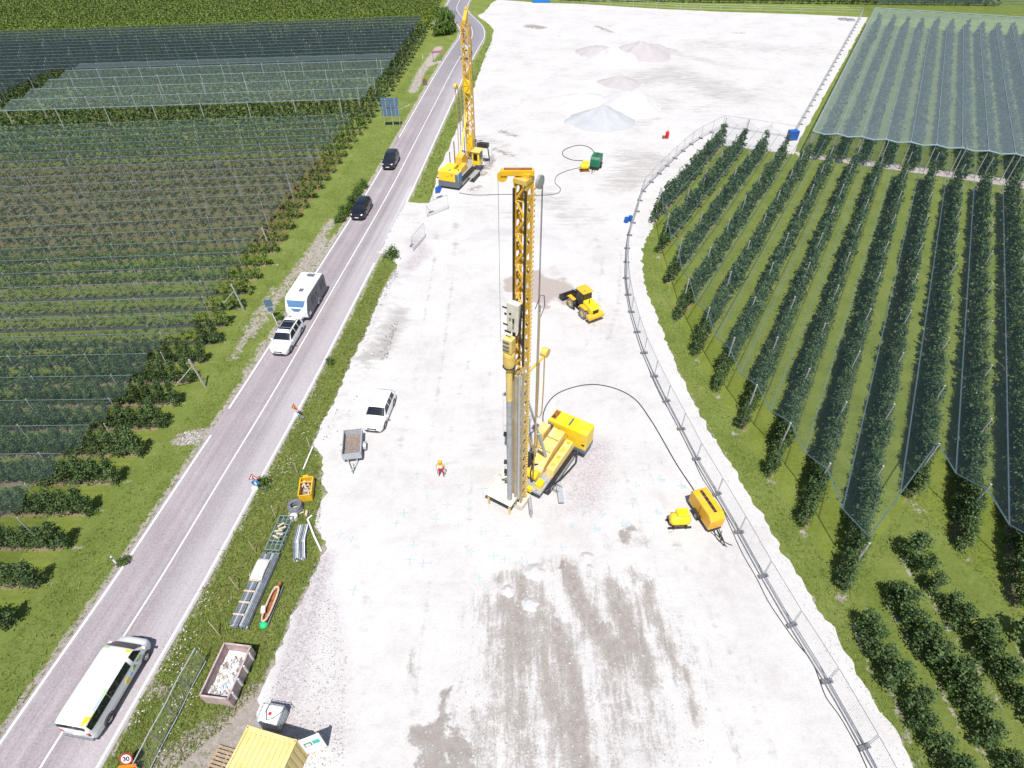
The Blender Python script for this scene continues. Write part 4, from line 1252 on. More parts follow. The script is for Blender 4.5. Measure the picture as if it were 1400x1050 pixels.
tag(obj('dry_grass', quads_mesh('dry_grass', np.concatenate(bladesD)), M['dry_blade']), 'straw-coloured dry grass blades mixed into the verges', 'grass', kind='stuff')
fl = []
for (u, v, n, sp) in [(245, 885, 60, .7), (232, 905, 50, .7), (252, 945, 30, .5), (240, 965, 22, .5), (190, 970, 26, .35), (180, 985, 16, .3), (273, 825, 34, .3), (375, 650, 40, .6), (385, 640, 26, .5), (365, 665, 26, .5), (395, 635, 18, .5), (432, 546, 26, .3), (410, 595, 16, .25), (426, 583, 12, .25), (440, 500, 12, .5), (245, 930, 20, .4), (225, 1000, 14, .5), (205, 1040, 10, .4), (300, 830, 8, .3), (485, 420, 8, .4), (505, 390, 8, .4), (60, 900, 5, 1.0)]:
    p = P(u, v)
    for _ in range(int(n * .7)):
        x = p.x + .35 + R.normal(0, sp * .8); y = p.y + R.normal(0, sp); z = 0.25 + 0.3 * R.rand(); s = 0.016 + 0.024 * R.rand()
        fl.append([(x - s, y - s, z), (x + s, y - s, z + .02), (x + s, y + s, z), (x - s, y + s, z - .02)])
M['petal'] = plain('white_petals', (0.72, 0.72, 0.68), 0.8, var=0.05)
tag(obj('white_flowers', quads_mesh('white_flowers', np.array(fl)), M['petal']), 'small white wildflower heads scattered over the roadside verge', 'flowers', kind='stuff')

# loose stones on the pad, its bank and the damp patches
octv = np.array([(1, 0, 0), (0, 1, 0), (-1, 0, 0), (0, -1, 0), (0, 0, .8), (0, 0, -.5)]); octf = [(0, 1, 4), (1, 2, 4), (2, 3, 4), (3, 0, 4), (1, 0, 5), (2, 1, 5), (3, 2, 5), (0, 3, 5)]
def stones(name, label, m, spec):
    vs = []; fs = []
    for px, n, smin, smax, zb in spec:
        pp = in_px_poly(px); arr = np.array(pp); a0 = arr.min(0); a1 = arr.max(0)
        q = a0 + (a1 - a0) * R.rand(n * 5, 2); q = q[inside(q, pp)][:n]
        for x, y in q:
            s = smin + (smax - smin) * R.rand() ** 3
            o = len(vs); a = R.rand() * 6.28; c, sn = math.cos(a), math.sin(a)
            for p in octv * (s * (0.7 + 0.6 * R.rand(3))):
                vs.append((x + p[0] * c - p[1] * sn, y + p[0] * sn + p[1] * c, zb + p[2] + s * 0.3))
            fs += [tuple(i + o for i in f) for f in octf]
    me = bpy.data.meshes.new(name); me.from_pydata(vs, [], fs); me.update()
    tag(obj(name, me, m), label, 'stones', kind='stuff')
damp_area = [(640, 800), (780, 770), (900, 800), (960, 930), (980, 1050), (560, 1050), (600, 960), (680, 880)]
bank_area = [(538, 372), (546, 372), (520, 470), (490, 545), (462, 600), (440, 605), (470, 545), (500, 470)]
mixed_area = [(432, 780), (452, 780), (475, 900), (470, 1050), (385, 1050), (365, 960), (400, 870)]
right_strip = [(905, 470), (940, 530), (1050, 722), (1180, 935), (1252, 1050), (1205, 1050), (1100, 860), (960, 600)]
stones('loose_white_stones', 'loose white crushed stones strewn over the gravel pad', M['stone'], [(damp_area, 1500, 0.015, 0.075, GZ), (mixed_area, 1300, 0.02, 0.08, GZ), (right_strip, 1200, 0.015, 0.06, GZ), (bank_area, 500, 0.03, 0.12, GZ + 0.16), ([(250, 590), (275, 590), (272, 608), (248, 608)], 150, 0.03, 0.11, 0.02)])
stones('loose_grey_stones', 'loose grey stones and clods on the pad and its bank', M['stone_grey'], [(damp_area, 700, 0.012, 0.05, GZ), (mixed_area, 1300, 0.015, 0.055, GZ), (bank_area, 700, 0.03, 0.12, GZ + 0.16), ([(505, 455), (545, 440), (530, 490), (490, 510)], 900, 0.03, 0.10, GZ + 0.12), (right_strip, 260, 0.015, 0.05, GZ)])

# ------------------------------------------------------------------ vehicles
def tyre_mesh(r, w):
    mb = MB()
    n = 20
    prof = [(r * 0.62, -w / 2), (r * 0.93, -w / 2), (r, -w * 0.34), (r, w * 0.34), (r * 0.93, w / 2), (r * 0.62, w / 2)]
    vs = []; fs = []
    for (q, y) in prof:
        for i in range(n):
            a = 2 * math.pi * i / n
            vs.append((q * math.cos(a), y, q * math.sin(a)))
    for k in range(len(prof) - 1):
        for i in range(n):
            fs.append((k * n + i, (k + 1) * n + i, (k + 1) * n + (i + 1) % n, k * n + (i + 1) % n))
    mb.add(vs, fs)
    return mb.mesh('tyre')
def rim_mesh(r, w):
    mb = MB(); n = 16
    mb.cyl((0, -w * 0.40, 0), (0, w * 0.40, 0), r * 0.63, n=n)
    for sgn in (-1, 1):
        mb.cyl((0, sgn * w * 0.38, 0), (0, sgn * w * 0.47, 0), r * 0.16, n=8)
        for k in range(5):
            a = k * 2 * math.pi / 5
            mb.box((r * .36 * math.cos(a), sgn * w * 0.42, r * .36 * math.sin(a)), (r * .5, w * .06, r * .13), ry=-a)
    return mb.mesh('rim')
def wheel(parent, x, y, r, w, tm, rm, mt='rubber', mr='rim', z=None):
    t_ = obj('wheel', tm, M[mt], parent, smooth=False, loc=(x, y, r if z is None else z))
    obj('rim', rm, M[mr], t_)
    return t_

def lerp_prof(prof, f):
    return float(np.interp(f, [a for a, _ in prof], [b for _, b in prof]))

class Body:
    """lofted car body: stations along x, a ring of points across each"""
    def __init__(self, L, W, H, top, hr, belt=0.60, zb=0.13, hw=None, ns=46):
        self.L, self.W, self.H = L, W, H
        self.top, self.hrp, self.belt, self.zb = top, hr, belt, zb
        self.hwp = hw or [(0, .86), (.03, .96), (.1, 1), (.84, 1), (.91, .965), (.955, .89), (.985, .76), (1, .60)]
        self.ns = ns
    def ring(self, f):
        L, W, H = self.L, self.W, self.H
        x = (f - 0.5) * L
        hw = W / 2 * lerp_prof(self.hwp, f)
        tz = H * lerp_prof(self.top, f)
        bz = min(H * self.belt, tz - 0.035 * H)
        hr = hw * lerp_prof(self.hrp, f)
        zb = H * self.zb + (0.06 * H if f < 0.02 or f > 0.985 else 0)
        mz = min(0.40 * H, bz - 0.02)
        side = [(hw * .90, zb), (hw, zb + 0.07 * H), (hw * 1.005, mz), (hw * .975, bz), (hr, tz - 0.030 * H), (hr * .86, tz - 0.004 * H), (hr * .45, tz + .006 * H)]
        pts = [(x, -y, z) for y, z in side] + [(x, 0, tz + 0.009 * H)] + [(x, y, z) for y, z in reversed(side)]
        return pts
    def mesh(self, name):
        fs_ = [0, .006, .02] + list(np.linspace(.04, .96, self.ns)) + [.98, .994, 1.0]
        mb = MB(); vs = []; fc = []
        for f in fs_: vs += self.ring(f)
        k = len(self.ring(0))
        for i in range(len(fs_) - 1):
            for j in range(k - 1):
                fc.append((i * k + j, (i + 1) * k + j, (i + 1) * k + j + 1, i * k + j + 1))
            fc.append((i * k + k - 1, (i + 1) * k + k - 1, (i + 1) * k, i * k))
        fc.append(tuple(range(k))); fc.append(tuple(range((len(fs_) - 1) * k + k - 1, (len(fs_) - 1) * k - 1, -1)))
        mb.add(vs, fc)
        return mb.mesh(name)
    def patch(self, f0, f1, j0, j1, a0=0.0, a1=1.0, off=0.012, n=8, skew0=0.0, skew1=0.0):
        """a piece of the skin between ring indices j0..j1 (a0,a1 trim the outer strips), lifted by off"""
        rows = []
        for i in range(n + 1):
            row = []
            js = list(range(j0, j1 + 1))
            for jj in range(len(js)):
                wv = jj / (len(js) - 1)
                f = f0 + skew0 * wv + (f1 + skew1 * wv - f0 - skew0 * wv) * i / n
                r = [Vector(p) for p in self.ring(f)]
                if jj == 0 and len(js) > 1: p = r[js[0]].lerp(r[js[1]], a0)
                elif jj == len(js) - 1: p = r[js[-2]].lerp(r[js[-1]], a1)
                else: p = r[js[jj]]
                row.append(p)
            rows.append(row)
        vs = []; fs = []; k = len(rows[0])
        c = Vector((0, 0, self.H * 0.45))
        for i in range(n + 1):
            for jj in range(k):
                a = rows[min(i + 1, n)][jj] - rows[max(i - 1, 0)][jj]; b = rows[i][min(jj + 1, k - 1)] - rows[i][max(jj - 1, 0)]
                nn = a.cross(b)
                nn = nn.normalized() if nn.length > 1e-9 else Vector((0, 0, 1))
                p = rows[i][jj]
                cc = Vector((p.x * 0.75, 0, self.H * 0.4))
                if nn.dot(p - cc) < 0: nn = -nn
                vs.append(p + nn * off)
        for i in range(n):
            for jj in range(k - 1):
                fs.append((i * k + jj, (i + 1) * k + jj, (i + 1) * k + jj + 1, i * k + jj + 1))
        mb = MB(); mb.add(vs, fs)
        return mb

TOP = {'suv': [(0, .50), (.012, .62), (.045, .80), (.085, .95), (.16, .985), (.40, 1.0), (.55, .985), (.60, .955), (.745, .665), (.78, .645), (.95, .565), (.985, .50), (1, .36)],
       'wagon': [(0, .50), (.012, .64), (.05, .82), (.11, .95), (.20, .985), (.42, 1.0), (.54, .985), (.585, .955), (.74, .665), (.77, .645), (.94, .555), (.985, .47), (1, .34)],
       'van': [(0, .40), (.005, .80), (.02, .95), (.06, .985), (.15, 1.0), (.72, 1.0), (.76, .985), (.79, .955), (.895, .63), (.92, .59), (.975, .50), (.992, .42), (1, .30)]}
HR = {'suv': [(0, .92), (.05, .82), (.12, .75), (.58, .74), (.74, .90), (.80, .90), (1, .9)], 'wagon': [(0, .92), (.05, .82), (.12, .74), (.57, .73), (.74, .89), (.80, .90), (1, .9)],
      'van': [(0, .96), (.05, .93), (.12, .92), (.76, .91), (.89, .92), (1, .9)]}

def car(label, front_c, rz, paint, style='suv', L=4.5, W=1.83, H=1.65, name='car', cat='car', z=RZ, wr=0.33, rails=False, skylight=False, group=None):
    """front_c: ground point under the middle of the car"""
    t_ = thing(name, label, cat, (front_c[0], front_c[1], z), rz, group)
    bd = Body(L, W, H, TOP[style], HR[style])
    body = obj('body', bd.mesh('body'), paint, t_, smooth=True)
    g = M['glass']
    ws = {'suv': (.612, .738), 'wagon': (.597, .733), 'van': (.80, .89)}[style]
    obj('windscreen', bd.patch(ws[0], ws[1], 4, 10, off=0.014), g, t_, smooth=True)
    rw = {'suv': (.022, .082), 'wagon': (.022, .10), 'van': (.0065, .019)}[style]
    obj('rear_window', bd.patch(rw[0], rw[1], 4, 10, off=0.014), g, t_, smooth=True)
    sides = {'suv': [(.10, .25, 0.02), (.265, .425, 0), (.44, .60, 0)], 'wagon': [(.12, .27, 0.02), (.285, .43, 0), (.445, .59, 0)], 'van': [(.035, .34, 0), (.345, .665, 0), (.71, .79, 0)]}[style]
    for (a, b, sk) in sides:
        last = (a, b, sk) == sides[-1]
        for (j0, j1) in ((3, 4), (10, 11)):
            up = j0 == 3
            s0, s1 = (0, -0.02) if not last else (0.0, -0.005)
            e1 = (.10 if style != 'van' else .05) if last else 0
            if up: m_ = bd.patch(a, b + e1, 3, 4, 0.10, 0.92, 0.012, skew0=sk, skew1=-e1 if last else 0)
            else: m_ = bd.patch(a, b, 10, 11, 0.08, 0.90, 0.012, skew1=e1 if last else 0, skew0=0)
            obj('side_window', m_, g, t_, smooth=True)
    tm = tyre_mesh(wr, 0.23); rm = rim_mesh(wr, 0.23)
    xf = L * (0.5 - (.185 if style != 'van' else .165)); xr = -L * (0.5 - (.19 if style != 'van' else .20))
    for x in (xf, xr):
        for sgn in (-1, 1):
            wheel(t_, x, sgn * (W / 2 - 0.10), wr, 0.23, tm, rm)
            mb = MB()      # wheel-arch lip
            n = 14; vs = []; fs = []
            for i in range(n + 1):
                a = math.pi * i / n
                for q in (wr * 1.06, wr * 1.26):
                    vs.append((x + q * math.cos(a), sgn * (W / 2 + 0.008), wr + q * math.sin(a)))
            for i in range(n): fs.append((2 * i, 2 * i + 1, 2 * i + 3, 2 * i + 2) if sgn < 0 else (2 * i, 2 * i + 2, 2 * i + 3, 2 * i + 1))
            mb.add(vs, fs); obj('wheel_arch', mb, M['black'], t_)
    for sgn in (-1, 1):
        obj('headlight', bd.patch(.945, .985, 3 if sgn < 0 else 9, 5 if sgn < 0 else 11, 0.2, 0.8, 0.012), M['lamp'], t_, smooth=True)
        mb = MB(); mb.box((-L / 2 + 0.03, sgn * W * .40, H * .52), (0.08, 0.16, 0.24 if style != 'van' else 0.36)); obj('tail_light', mb, M['red_lamp'], t_, bevel=0.02)
        mb = MB(); mb.box((L * (ws[1] - .5) - 0.12, sgn * (W / 2 + 0.10), H * .63), (0.12, 0.20, 0.15)); obj('wing_mirror', mb, paint, t_, bevel=0.03)
    mb = MB(); mb.box((L / 2 - 0.015, 0, H * .36), (0.07, W * .44, 0.12)); obj('grille', mb, M['black'], t_, bevel=0.02)
    mb = MB(); mb.box((L / 2 - 0.005, 0, H * .235), (0.08, W * .62, 0.10)); obj('lower_intake', mb, M['black'], t_, bevel=0.02)
    for sx in (-1, 1):
        mb = MB(); mb.box((sx * (L / 2 + 0.012), 0, H * (.30 if sx > 0 else .42)), (0.03, 0.52, 0.11)); obj('number_plate', mb, M['sign_white'], t_)
    if rails:
        for sgn in (-1, 1):
            mb = MB(); mb.tube([(-L * .36, sgn * W * .34, H * .985), (-L * .33, sgn * W * .34, H * 1.035), (L * .06, sgn * W * .34, H * 1.04), (L * .10, sgn * W * .34, H * .99)], 0.022, 6); obj('roof_rail', mb, M['black'], t_)
    if skylight:
        obj('glass_roof', bd.patch(.20, .52, 5, 9, 0.1, 0.9, 0.010), M['glass'], t_, smooth=True)
        for x in (-L * .22, -L * .02):
            mb = MB(); mb.box((x, 0, H * 1.045), (0.07, W * .74, 0.04)); obj('roof_bar', mb, M['galv_dark'], t_)
    return t_, bd

def mid_from_side(pf, pr, W, side, L, foff, roff):
    """wheel contact points of one side (front, rear) -> centre and heading; side=+1: the seen side is the left one"""
    rz = heading(pf, pr)
    d = Vector((math.cos(rz), math.sin(rz), 0)); left = Vector((-d.y, d.x, 0))
    c = (pf + pr) / 2 - left * side * (W / 2 - 0.02)
    c.z = 0
    return c + d * (foff - roff), rz

# tow car and caravan, coming towards the camera
c0, rz0 = mid_from_side(P(399.5, 480), P(413.5, 458), 1.84, +1, 4.65, 0, 0)
i0 = road_near(c0.y); rdir = heading(rcen[i0 - 3], rcen[i0 + 3])
car('white estate car with roof bars towing the caravan', c0, rdir, M['white_paint'], 'suv', 4.65, 1.85, 1.66, 'estate_car', rails=True, skylight=True)
def caravan():
    b = P(433, 424); i1 = road_near(b.y); rd = heading(rcen[i1 - 3], rcen[i1 + 3])
    d = Vector((math.cos(rd), math.sin(rd), 0)); left = Vector((-d.y, d.x, 0))
    pf, pr = P(426, 436.5), P(446, 402.5)
    c = (pf + pr) / 2 - left * 1.12
    L, W, H = 5.6, 2.25, 2.55
    t_ = thing('caravan', 'white touring caravan with graphite sides and blue front windows', 'caravan', (c.x, c.y, RZ), rd)
    prof = [(-L / 2, .42), (-L / 2, 2.2), (-L / 2 + .25, 2.5), (-L / 2 + .6, H), (L / 2 - .95, H), (L / 2 - .55, 2.38), (L / 2 - .10, 1.55), (L / 2, 1.2), (L / 2, .62), (L / 2 - .15, .42)]
    mb = MB(); mb.side(prof, -W / 2, W / 2); obj('body', mb, M['white_paint'], t_, bevel=0.07)
    for s in (-1, 1):
        sp = [(-L / 2 + .03, .46), (-L / 2 + .03, 2.15), (-L / 2 + .28, 2.42), (L / 2 - .98, 2.46), (L / 2 - .62, 2.28), (L / 2 - .14, 1.5), (L / 2 - .05, 1.18), (L / 2 - .05, .64), (L / 2 - .18, .46)]
        mb = MB(); mb.side(sp, s * (W / 2 + .004), s * (W / 2 + .03)); sd = obj('side_panel', mb, M['graphite'], t_)
        for (x0, x1, z0, z1) in [(-2.3, -1.3, 1.25, 1.9), (0.4, 1.3, 1.2, 1.85), (-0.2, 0.05, 1.4, 1.8)]:
            mb = MB(); mb.box(((x0 + x1) / 2, s * (W / 2 + .04), (z0 + z1) / 2), (x1 - x0, .03, z1 - z0)); obj('side_window', mb, M['glass'], t_, bevel=0.02)
        mb = MB(); mb.box((-.75, s * (W / 2 + .035), 1.35), (.62, .03, 1.75)); obj('door', mb, M['graphite'], t_, bevel=0.02)
        mb = MB(); mb.box((2.2, s * (W / 2 + .04), .72), (.35, .03, .28)); obj('hatch', mb, M['white_plastic'], t_)
        tm = tyre_mesh(.32, .2); rm = rim_mesh(.32, .2)
        wheel(t_, -.35, s * (W / 2 - .08), .32, .2, tm, rm)
        n = 12; vs = []; fs = []
        for i in range(n + 1):
            a = math.pi * i / n
            for q in (.38, .5): vs.append((-.35 + q * math.cos(a), s * (W / 2 + .045), .34 + q * math.sin(a)))
        for i in range(n): fs.append((2 * i, 2 * i + 1, 2 * i + 3, 2 * i + 2))
        mb = MB(); mb.add(vs, fs); obj('wheel_arch', mb, M['white_plastic'], t_)
    nrm = Vector((.83, 0, .45)).normalized()
    def fpatch(name, za, zb, wa, wb, m):
        def pt(z): return (L / 2 - .10) + (z - 1.55) / (2.38 - 1.55) * (-.45) if z > 1.55 else L / 2 + (z - 1.2) / .35 * (-.10)
        vs = [(pt(za), -wa, za), (pt(za), wa, za), (pt(zb), wb, zb), (pt(zb), -wb, zb)]
        vs = [(x + nrm.x * .02, y, z + nrm.z * .02) for x, y, z in vs]
        mb = MB(); mb.add(vs, [(0, 1, 2, 3)]); obj(name, mb, m, t_)
    fpatch('front_window', 1.66, 2.26, .78, .98, M['glass_blue'])
    fpatch('locker_panel', 1.22, 1.54, .25, .62, M['glass_blue'])
    for (x, w) in ((-1.9, .8), (0.9, .42)):
        mb = MB(); mb.box((x, 0.15, H + .04), (.5, w, .09)); obj('roof_hatch', mb, M['graphite'], t_, bevel=0.02)
    mb = MB(); mb.cyl((L / 2 - .3, -.75, .5), (L / 2 + 1.0, 0, .48), .04); mb.cyl((L / 2 - .3, .75, .5), (L / 2 + 1.0, 0, .48), .04); mb.box((L / 2 + 1.05, 0, .48), (.3, .12, .1)); obj('drawbar', mb, M['galv'], t_)
    mb = MB(); mb.box((L / 2 + .2, 0, .62), (.5, 1.1, .3)); obj('gas_locker', mb, M['white_plastic'], t_, bevel=.04)
caravan()

# two dark cars, oncoming
for (pf, pr, lab, pt, st, L, H) in [((500, 299.7), (508.5, 284.5), 'glossy black hatchback following behind the caravan', 'car_black', 'suv', 4.5, 1.62), ((540, 231.0), (546.3, 220.5), 'dark grey van-like car, farther of the two dark oncoming cars', 'car_navy', 'suv', 4.5, 1.8)]:
    c, _ = mid_from_side(P(*pf), P(*pr), 1.84, +1, 4.5, 0, 0)
    i1 = road_near(c.y)
    car(lab, c, heading(rcen[i1 - 3], rcen[i1 + 3]), M[pt], st, L, 1.85, H, rails=(H > 1.7))
# parked white car on the gravel
pf, pr = P(527.5, 584.5, GZ), P(539.5, 554, GZ)
c, rz = mid_from_side(pf, pr, 1.8, +1, 4.35, 0, 0)
car('white hatchback parked on the gravel above the box trailer', c, rz, M['white_paint'], 'wagon', 4.35, 1.80, 1.50, z=GZ)
# pale blue vehicle beyond the far mast
b = P(649, 78); i1 = road_near(b.y); c = road_pt(i1, 1.45)
car('pale blue van behind the distant drill mast on the road', c, heading(rcen[i1 + 3], rcen[i1 - 3]), M['blue_van'], 'van', 5.0, 1.95, 2.1, 'van', 'van')

# big white minibus, driving away
pf, pr = P(206.5, 900), P(149.0, 991.5)
c, rz = mid_from_side(pf, pr, 1.95, -1, 5.4, 0, 0)
i1 = road_near(c.y)
rz = heading(rcen[i1 + 3], rcen[i1 - 3]); d = Vector((math.cos(rz), math.sin(rz), 0))
van, vb = car('white minibus with yellow, green and blue dots driving away, bottom left', c - d * 0.06, rz, M['white_paint'], 'van', 5.45, 1.96, 1.97, 'minibus', 'minibus', wr=0.34)
for (f0, f1, j0, j1, a0, a1, mt) in [(.03, .115, 4, 6, 0.0, .35, 'logo_yellow'), (.10, .17, 3, 4, .88, .995, 'logo_yellow'), (.17, .30, 4, 5, 0.05, .8, 'logo_blue'), (.30, .38, 4, 5, 0.05, .9, 'logo_green'), (.755, .785, 4, 6, 0.2, .5, 'logo_yellow'), (.765, .785, 8, 10, 0.2, .5, 'logo_green')]:
    obj('livery_patch', vb.patch(f0, f1, j0, j1, a0, a1, 0.016), M[mt], van, smooth=True)
for (x, z, r, mt) in [(0.28, .78, .18, 'logo_yellow'), (.62, .86, .12, 'logo_blue'), (.95, .92, .15, 'logo_green'), (1.55, 1.0, .15, 'logo_green')]:
    for s in (-1, 1):
        mb = MB(); mb.cyl((x, s * (1.96 / 2 * 1.005 - .004), z), (x, s * (1.96 / 2 * 1.005 + .012), z), r, n=16); obj('livery_dot', mb, M[mt], van)
mb = MB(); mb.box((-2.66, .35, 1.80), (.10, .46, .05)); obj('third_brake_light', mb, M['black'], van)
mb = MB(); mb.box((-2.74, 0, .48), (.14, 1.75, .22)); obj('rear_bumper', mb, M['galv_dark'], van, bevel=.03)
for s in (-1, 1):
    mb = MB(); mb.box((-.1, s * .985, .42), (3.4, .03, .10)); obj('sill_trim', mb, M['black'], van)
    for x in (1.35, 1.02):
        mb = MB(); mb.box((x, s * 1.0, 1.02), (.16, .03, .05)); obj('door_handle', mb, M['black'], van)

# ------------------------------------------------------------------ box trailer
def trailer():
    tb = P(484.5, 616, GZ)
    hd = heading(P(482, 655, GZ), P(486, 592, GZ))
    t_ = thing('box_trailer', 'open galvanised box trailer with brown load floor and drawbar', 'trailer', tuple(tb), hd)
    L, W, z0, z1 = 2.65, 1.45, .52, 1.10
    mb = MB(); mb.box((0, 0, z0 - .03), (L, W, .06)); obj('floor', mb, M['brown'], t_)
    for (c_, s_) in [((0, W / 2, (z0 + z1) / 2), (L, .035, z1 - z0)), ((0, -W / 2, (z0 + z1) / 2), (L, .035, z1 - z0)), ((L / 2 - .02, 0, (z0 + z1) / 2), (.035, W - .04, z1 - z0)), ((-L / 2 + .02, 0, (z0 + z1) / 2), (.035, W - .04, z1 - z0))]:
        mb = MB(); mb.box(c_, s_)
        for zz in (z0 + .1, z0 + .24, z0 + .38):
            mb.box((c_[0], c_[1], zz), (s_[0] + (.02 if s_[0] > .1 else .03), s_[1] + (.02 if s_[1] > .1 else .03), .03))
        mb.box((c_[0], c_[1], z1 + .015), (s_[0] + .03, s_[1] + .03, .035))
        obj('side_board', mb, M['galv'], t_)
    tm = tyre_mesh(.30, .18); rm = rim_mesh(.30, .18)
    for s in (-1, 1):
        wheel(t_, -.1, s * (W / 2 + .18), .30, .18, tm, rm)
        mb = MB(); vs = []; fs = []; n = 12
        for i in range(n + 1):
            a = math.pi * (i / n) * 1.1 - .15
            for y in (.06, .30): vs.append((-.1 + .37 * math.cos(a), s * (W / 2 + y), .32 + .37 * math.sin(a)))
        for i in range(n): fs.append((2 * i, 2 * i + 1, 2 * i + 3, 2 * i + 2))
        mb.add(vs, fs); obj('mudguard', mb, M['galv'], t_)
        mb = MB(); mb.box((-L / 2 - .05, s * .55, .42), (.06, .3, .12)); obj('tail_light', mb, M['red_lamp'], t_)
    mb = MB(); mb.cyl((L / 2 - .4, .5, .46), (L / 2 + 1.05, 0.03, .46), .035); mb.cyl((L / 2 - .4, -.5, .46), (L / 2 + 1.05, -.03, .46), .035); mb.box((L / 2 + 1.15, 0, .48), (.3, .09, .09)); obj('drawbar', mb, M['galv'], t_)
    mb = MB(); mb.cyl((L / 2 + .7, .12, .02), (L / 2 + .7, .12, .75), .03); mb.cyl((L / 2 + .7, .09, .08), (L / 2 + .7, .15, .08), .09, n=12); obj('jockey_wheel', mb, M['dark_steel'], t_)
trailer()

# ------------------------------------------------------------------ wheel loader
def loader():
    pf, pr = P(778, 420, GZ), P(793.5, 437.5, GZ)
    rz = heading(pf, pr) + 0.10
    d = Vector((math.cos(rz), math.sin(rz), 0)); left = Vector((-d.y, d.x, 0))
    c = (pf + pr) / 2 - left * 1.0
    t_ = thing('wheel_loader', 'yellow wheel loader with black bucket on the tan gravel', 'wheel loader', (c.x, c.y, GZ), rz)
    t_.scale = (0.84, 0.82, 0.90)
    Y = M['yellow_orange']; YB = M['yellow_bright']
    tm = tyre_mesh(.66, .48); rm = rim_mesh(.66, .48)
    for x in (1.35, -1.25):
        for s in (-1, 1):
            wheel(t_, x, s * .88, .66, .48, tm, rm, 'rubber_grey', 'yellow_dusty')
    mb = MB(); mb.box((1.35, 0, .75), (1.3, 1.05, .6)); mb.box((0.3, 0, .7), (1.2, .5, .45)); obj('front_frame', mb, M['dark_steel'], t_, bevel=.03)
    mb = MB(); mb.box((-1.2, 0, .85), (2.4, 1.1, .6)); obj('rear_frame', mb, Y, t_, bevel=.03)
    mb = MB(); mb.side([(-2.55, 1.05), (-2.55, 1.62), (-2.3, 1.85), (-.75, 2.05), (-.75, 1.05)], -.66, .66); hood = obj('engine_hood', mb, YB, t_, bevel=.06)
    mb = MB(); mb.box((-2.57, 0, 1.35), (.05, .8, .42)); obj('rear_grille', mb, M['black'], hood)
    mb = MB(); mb.cyl((-1.5, .28, 1.9), (-1.5, .28, 2.5), .06); obj('exhaust_stack', mb, M['dark_steel'], hood)
    mb = MB(); mb.side([(-2.95, .62), (-2.95, .95), (-2.5, 1.08), (-2.2, 1.08), (-2.2, .62)], -1.15, 1.15); obj('counterweight', mb, Y, t_, bevel=.06)
    mb = MB(); mb.box((0.0, 0, 1.55), (1.45, 1.35, 1.0)); obj('cab_base', mb, M['black'], t_, bevel=.04)
    mb = MB(); mb.box((0.0, 0, 2.45), (1.42, 1.30, .85), taper=.92); obj('cab_glass', mb, M['glass'], t_, bevel=.03)
    for sx in (-.69, .69):
        for sy in (-.63, .63):
            mb = MB(); mb.cyl((sx, sy, 2.0), (sx * .93, sy * .93, 2.92), .05); obj('cab_pillar', mb, M['black'], t_)
    mb = MB(); mb.box((0.0, 0, 2.98), (1.75, 1.6, .16), taper=.92); obj('cab_roof', mb, Y, t_, bevel=.06)
    mb = MB(); mb.lathe([(.07, 0), (.07, .14), (.03, .2)], (-.45, .3, 3.05), 10); obj('beacon', mb, M['orange'], t_)
    for s in (-1, 1):
        mb = MB(); mb.side([(.75, 1.55), (.75, 1.85), (1.6, 1.75), (2.9, .95), (2.9, .72), (1.5, 1.4)], s * .38 - .07, s * .38 + .07); obj('lift_arm', mb, M['dark_steel'], t_)
        mb = MB(); mb.cyl((.9, s * .55, 1.0), (2.1, s * .55, 1.15), .07); obj('lift_cylinder', mb, M['galv'], t_)
        mb = MB(); mb.side([(-1.9, 1.42), (-1.9, 1.5), (-.6, 1.5), (-.4, 1.1), (-.55, 1.1), (-.7, 1.42)], s * .85 - .25, s * .85 + .25); obj('rear_mudguard', mb, Y, t_)
        mb = MB(); mb.side([(.7, 1.35), (.7, 1.45), (1.9, 1.45), (2.1, 1.2), (2.0, 1.18), (1.85, 1.35)], s * .85 - .25, s * .85 + .25); obj('front_mudguard', mb, Y, t_)
        mb = MB(); mb.box((.55, s * .98, 1.05), (.5, .25, .05)); mb.box((.55, s * .98, .7), (.5, .25, .05)); obj('step', mb, M['dark_steel'], t_)
    mb = MB(); mb.side([(.8, 1.95), (.8, 2.1), (2.3, 1.75), (2.3, 1.62)], -.09, .09); obj('tilt_link', mb, M['dark_steel'], t_)
    mb = MB(); mb.cyl((1.0, 0, 1.95), (2.4, 0, 1.7), .07); obj('tilt_cylinder', mb, M['galv'], t_)
    # bucket: curled back, shown as an open scoop
    prof = [(2.75, 1.25), (2.65, .70), (2.85, .32), (3.2, .22), (3.75, .55), (3.72, .60), (3.22, .30), (2.92, .38), (2.74, .72), (2.83, 1.25)]
    mb = MB(); mb.side(prof, -1.15, 1.15); bk = obj('bucket', mb, M['dark_steel'], t_)
    for s in (-1, 1):
        mb = MB(); mb.side([(2.75, 1.25), (2.66, .70), (2.85, .33), (3.2, .23), (3.74, .56)], s * 1.15 - .02, s * 1.15 + .02); obj('bucket_cheek', mb, M['dark_steel'], bk)
    for k in range(8):
        mb = MB(); mb.box((3.8, -1.0 + k * 2.0 / 7, .60), (.22, .09, .05), ry=-.5); obj('tooth', mb, M['grey_steel'], bk)
loader()

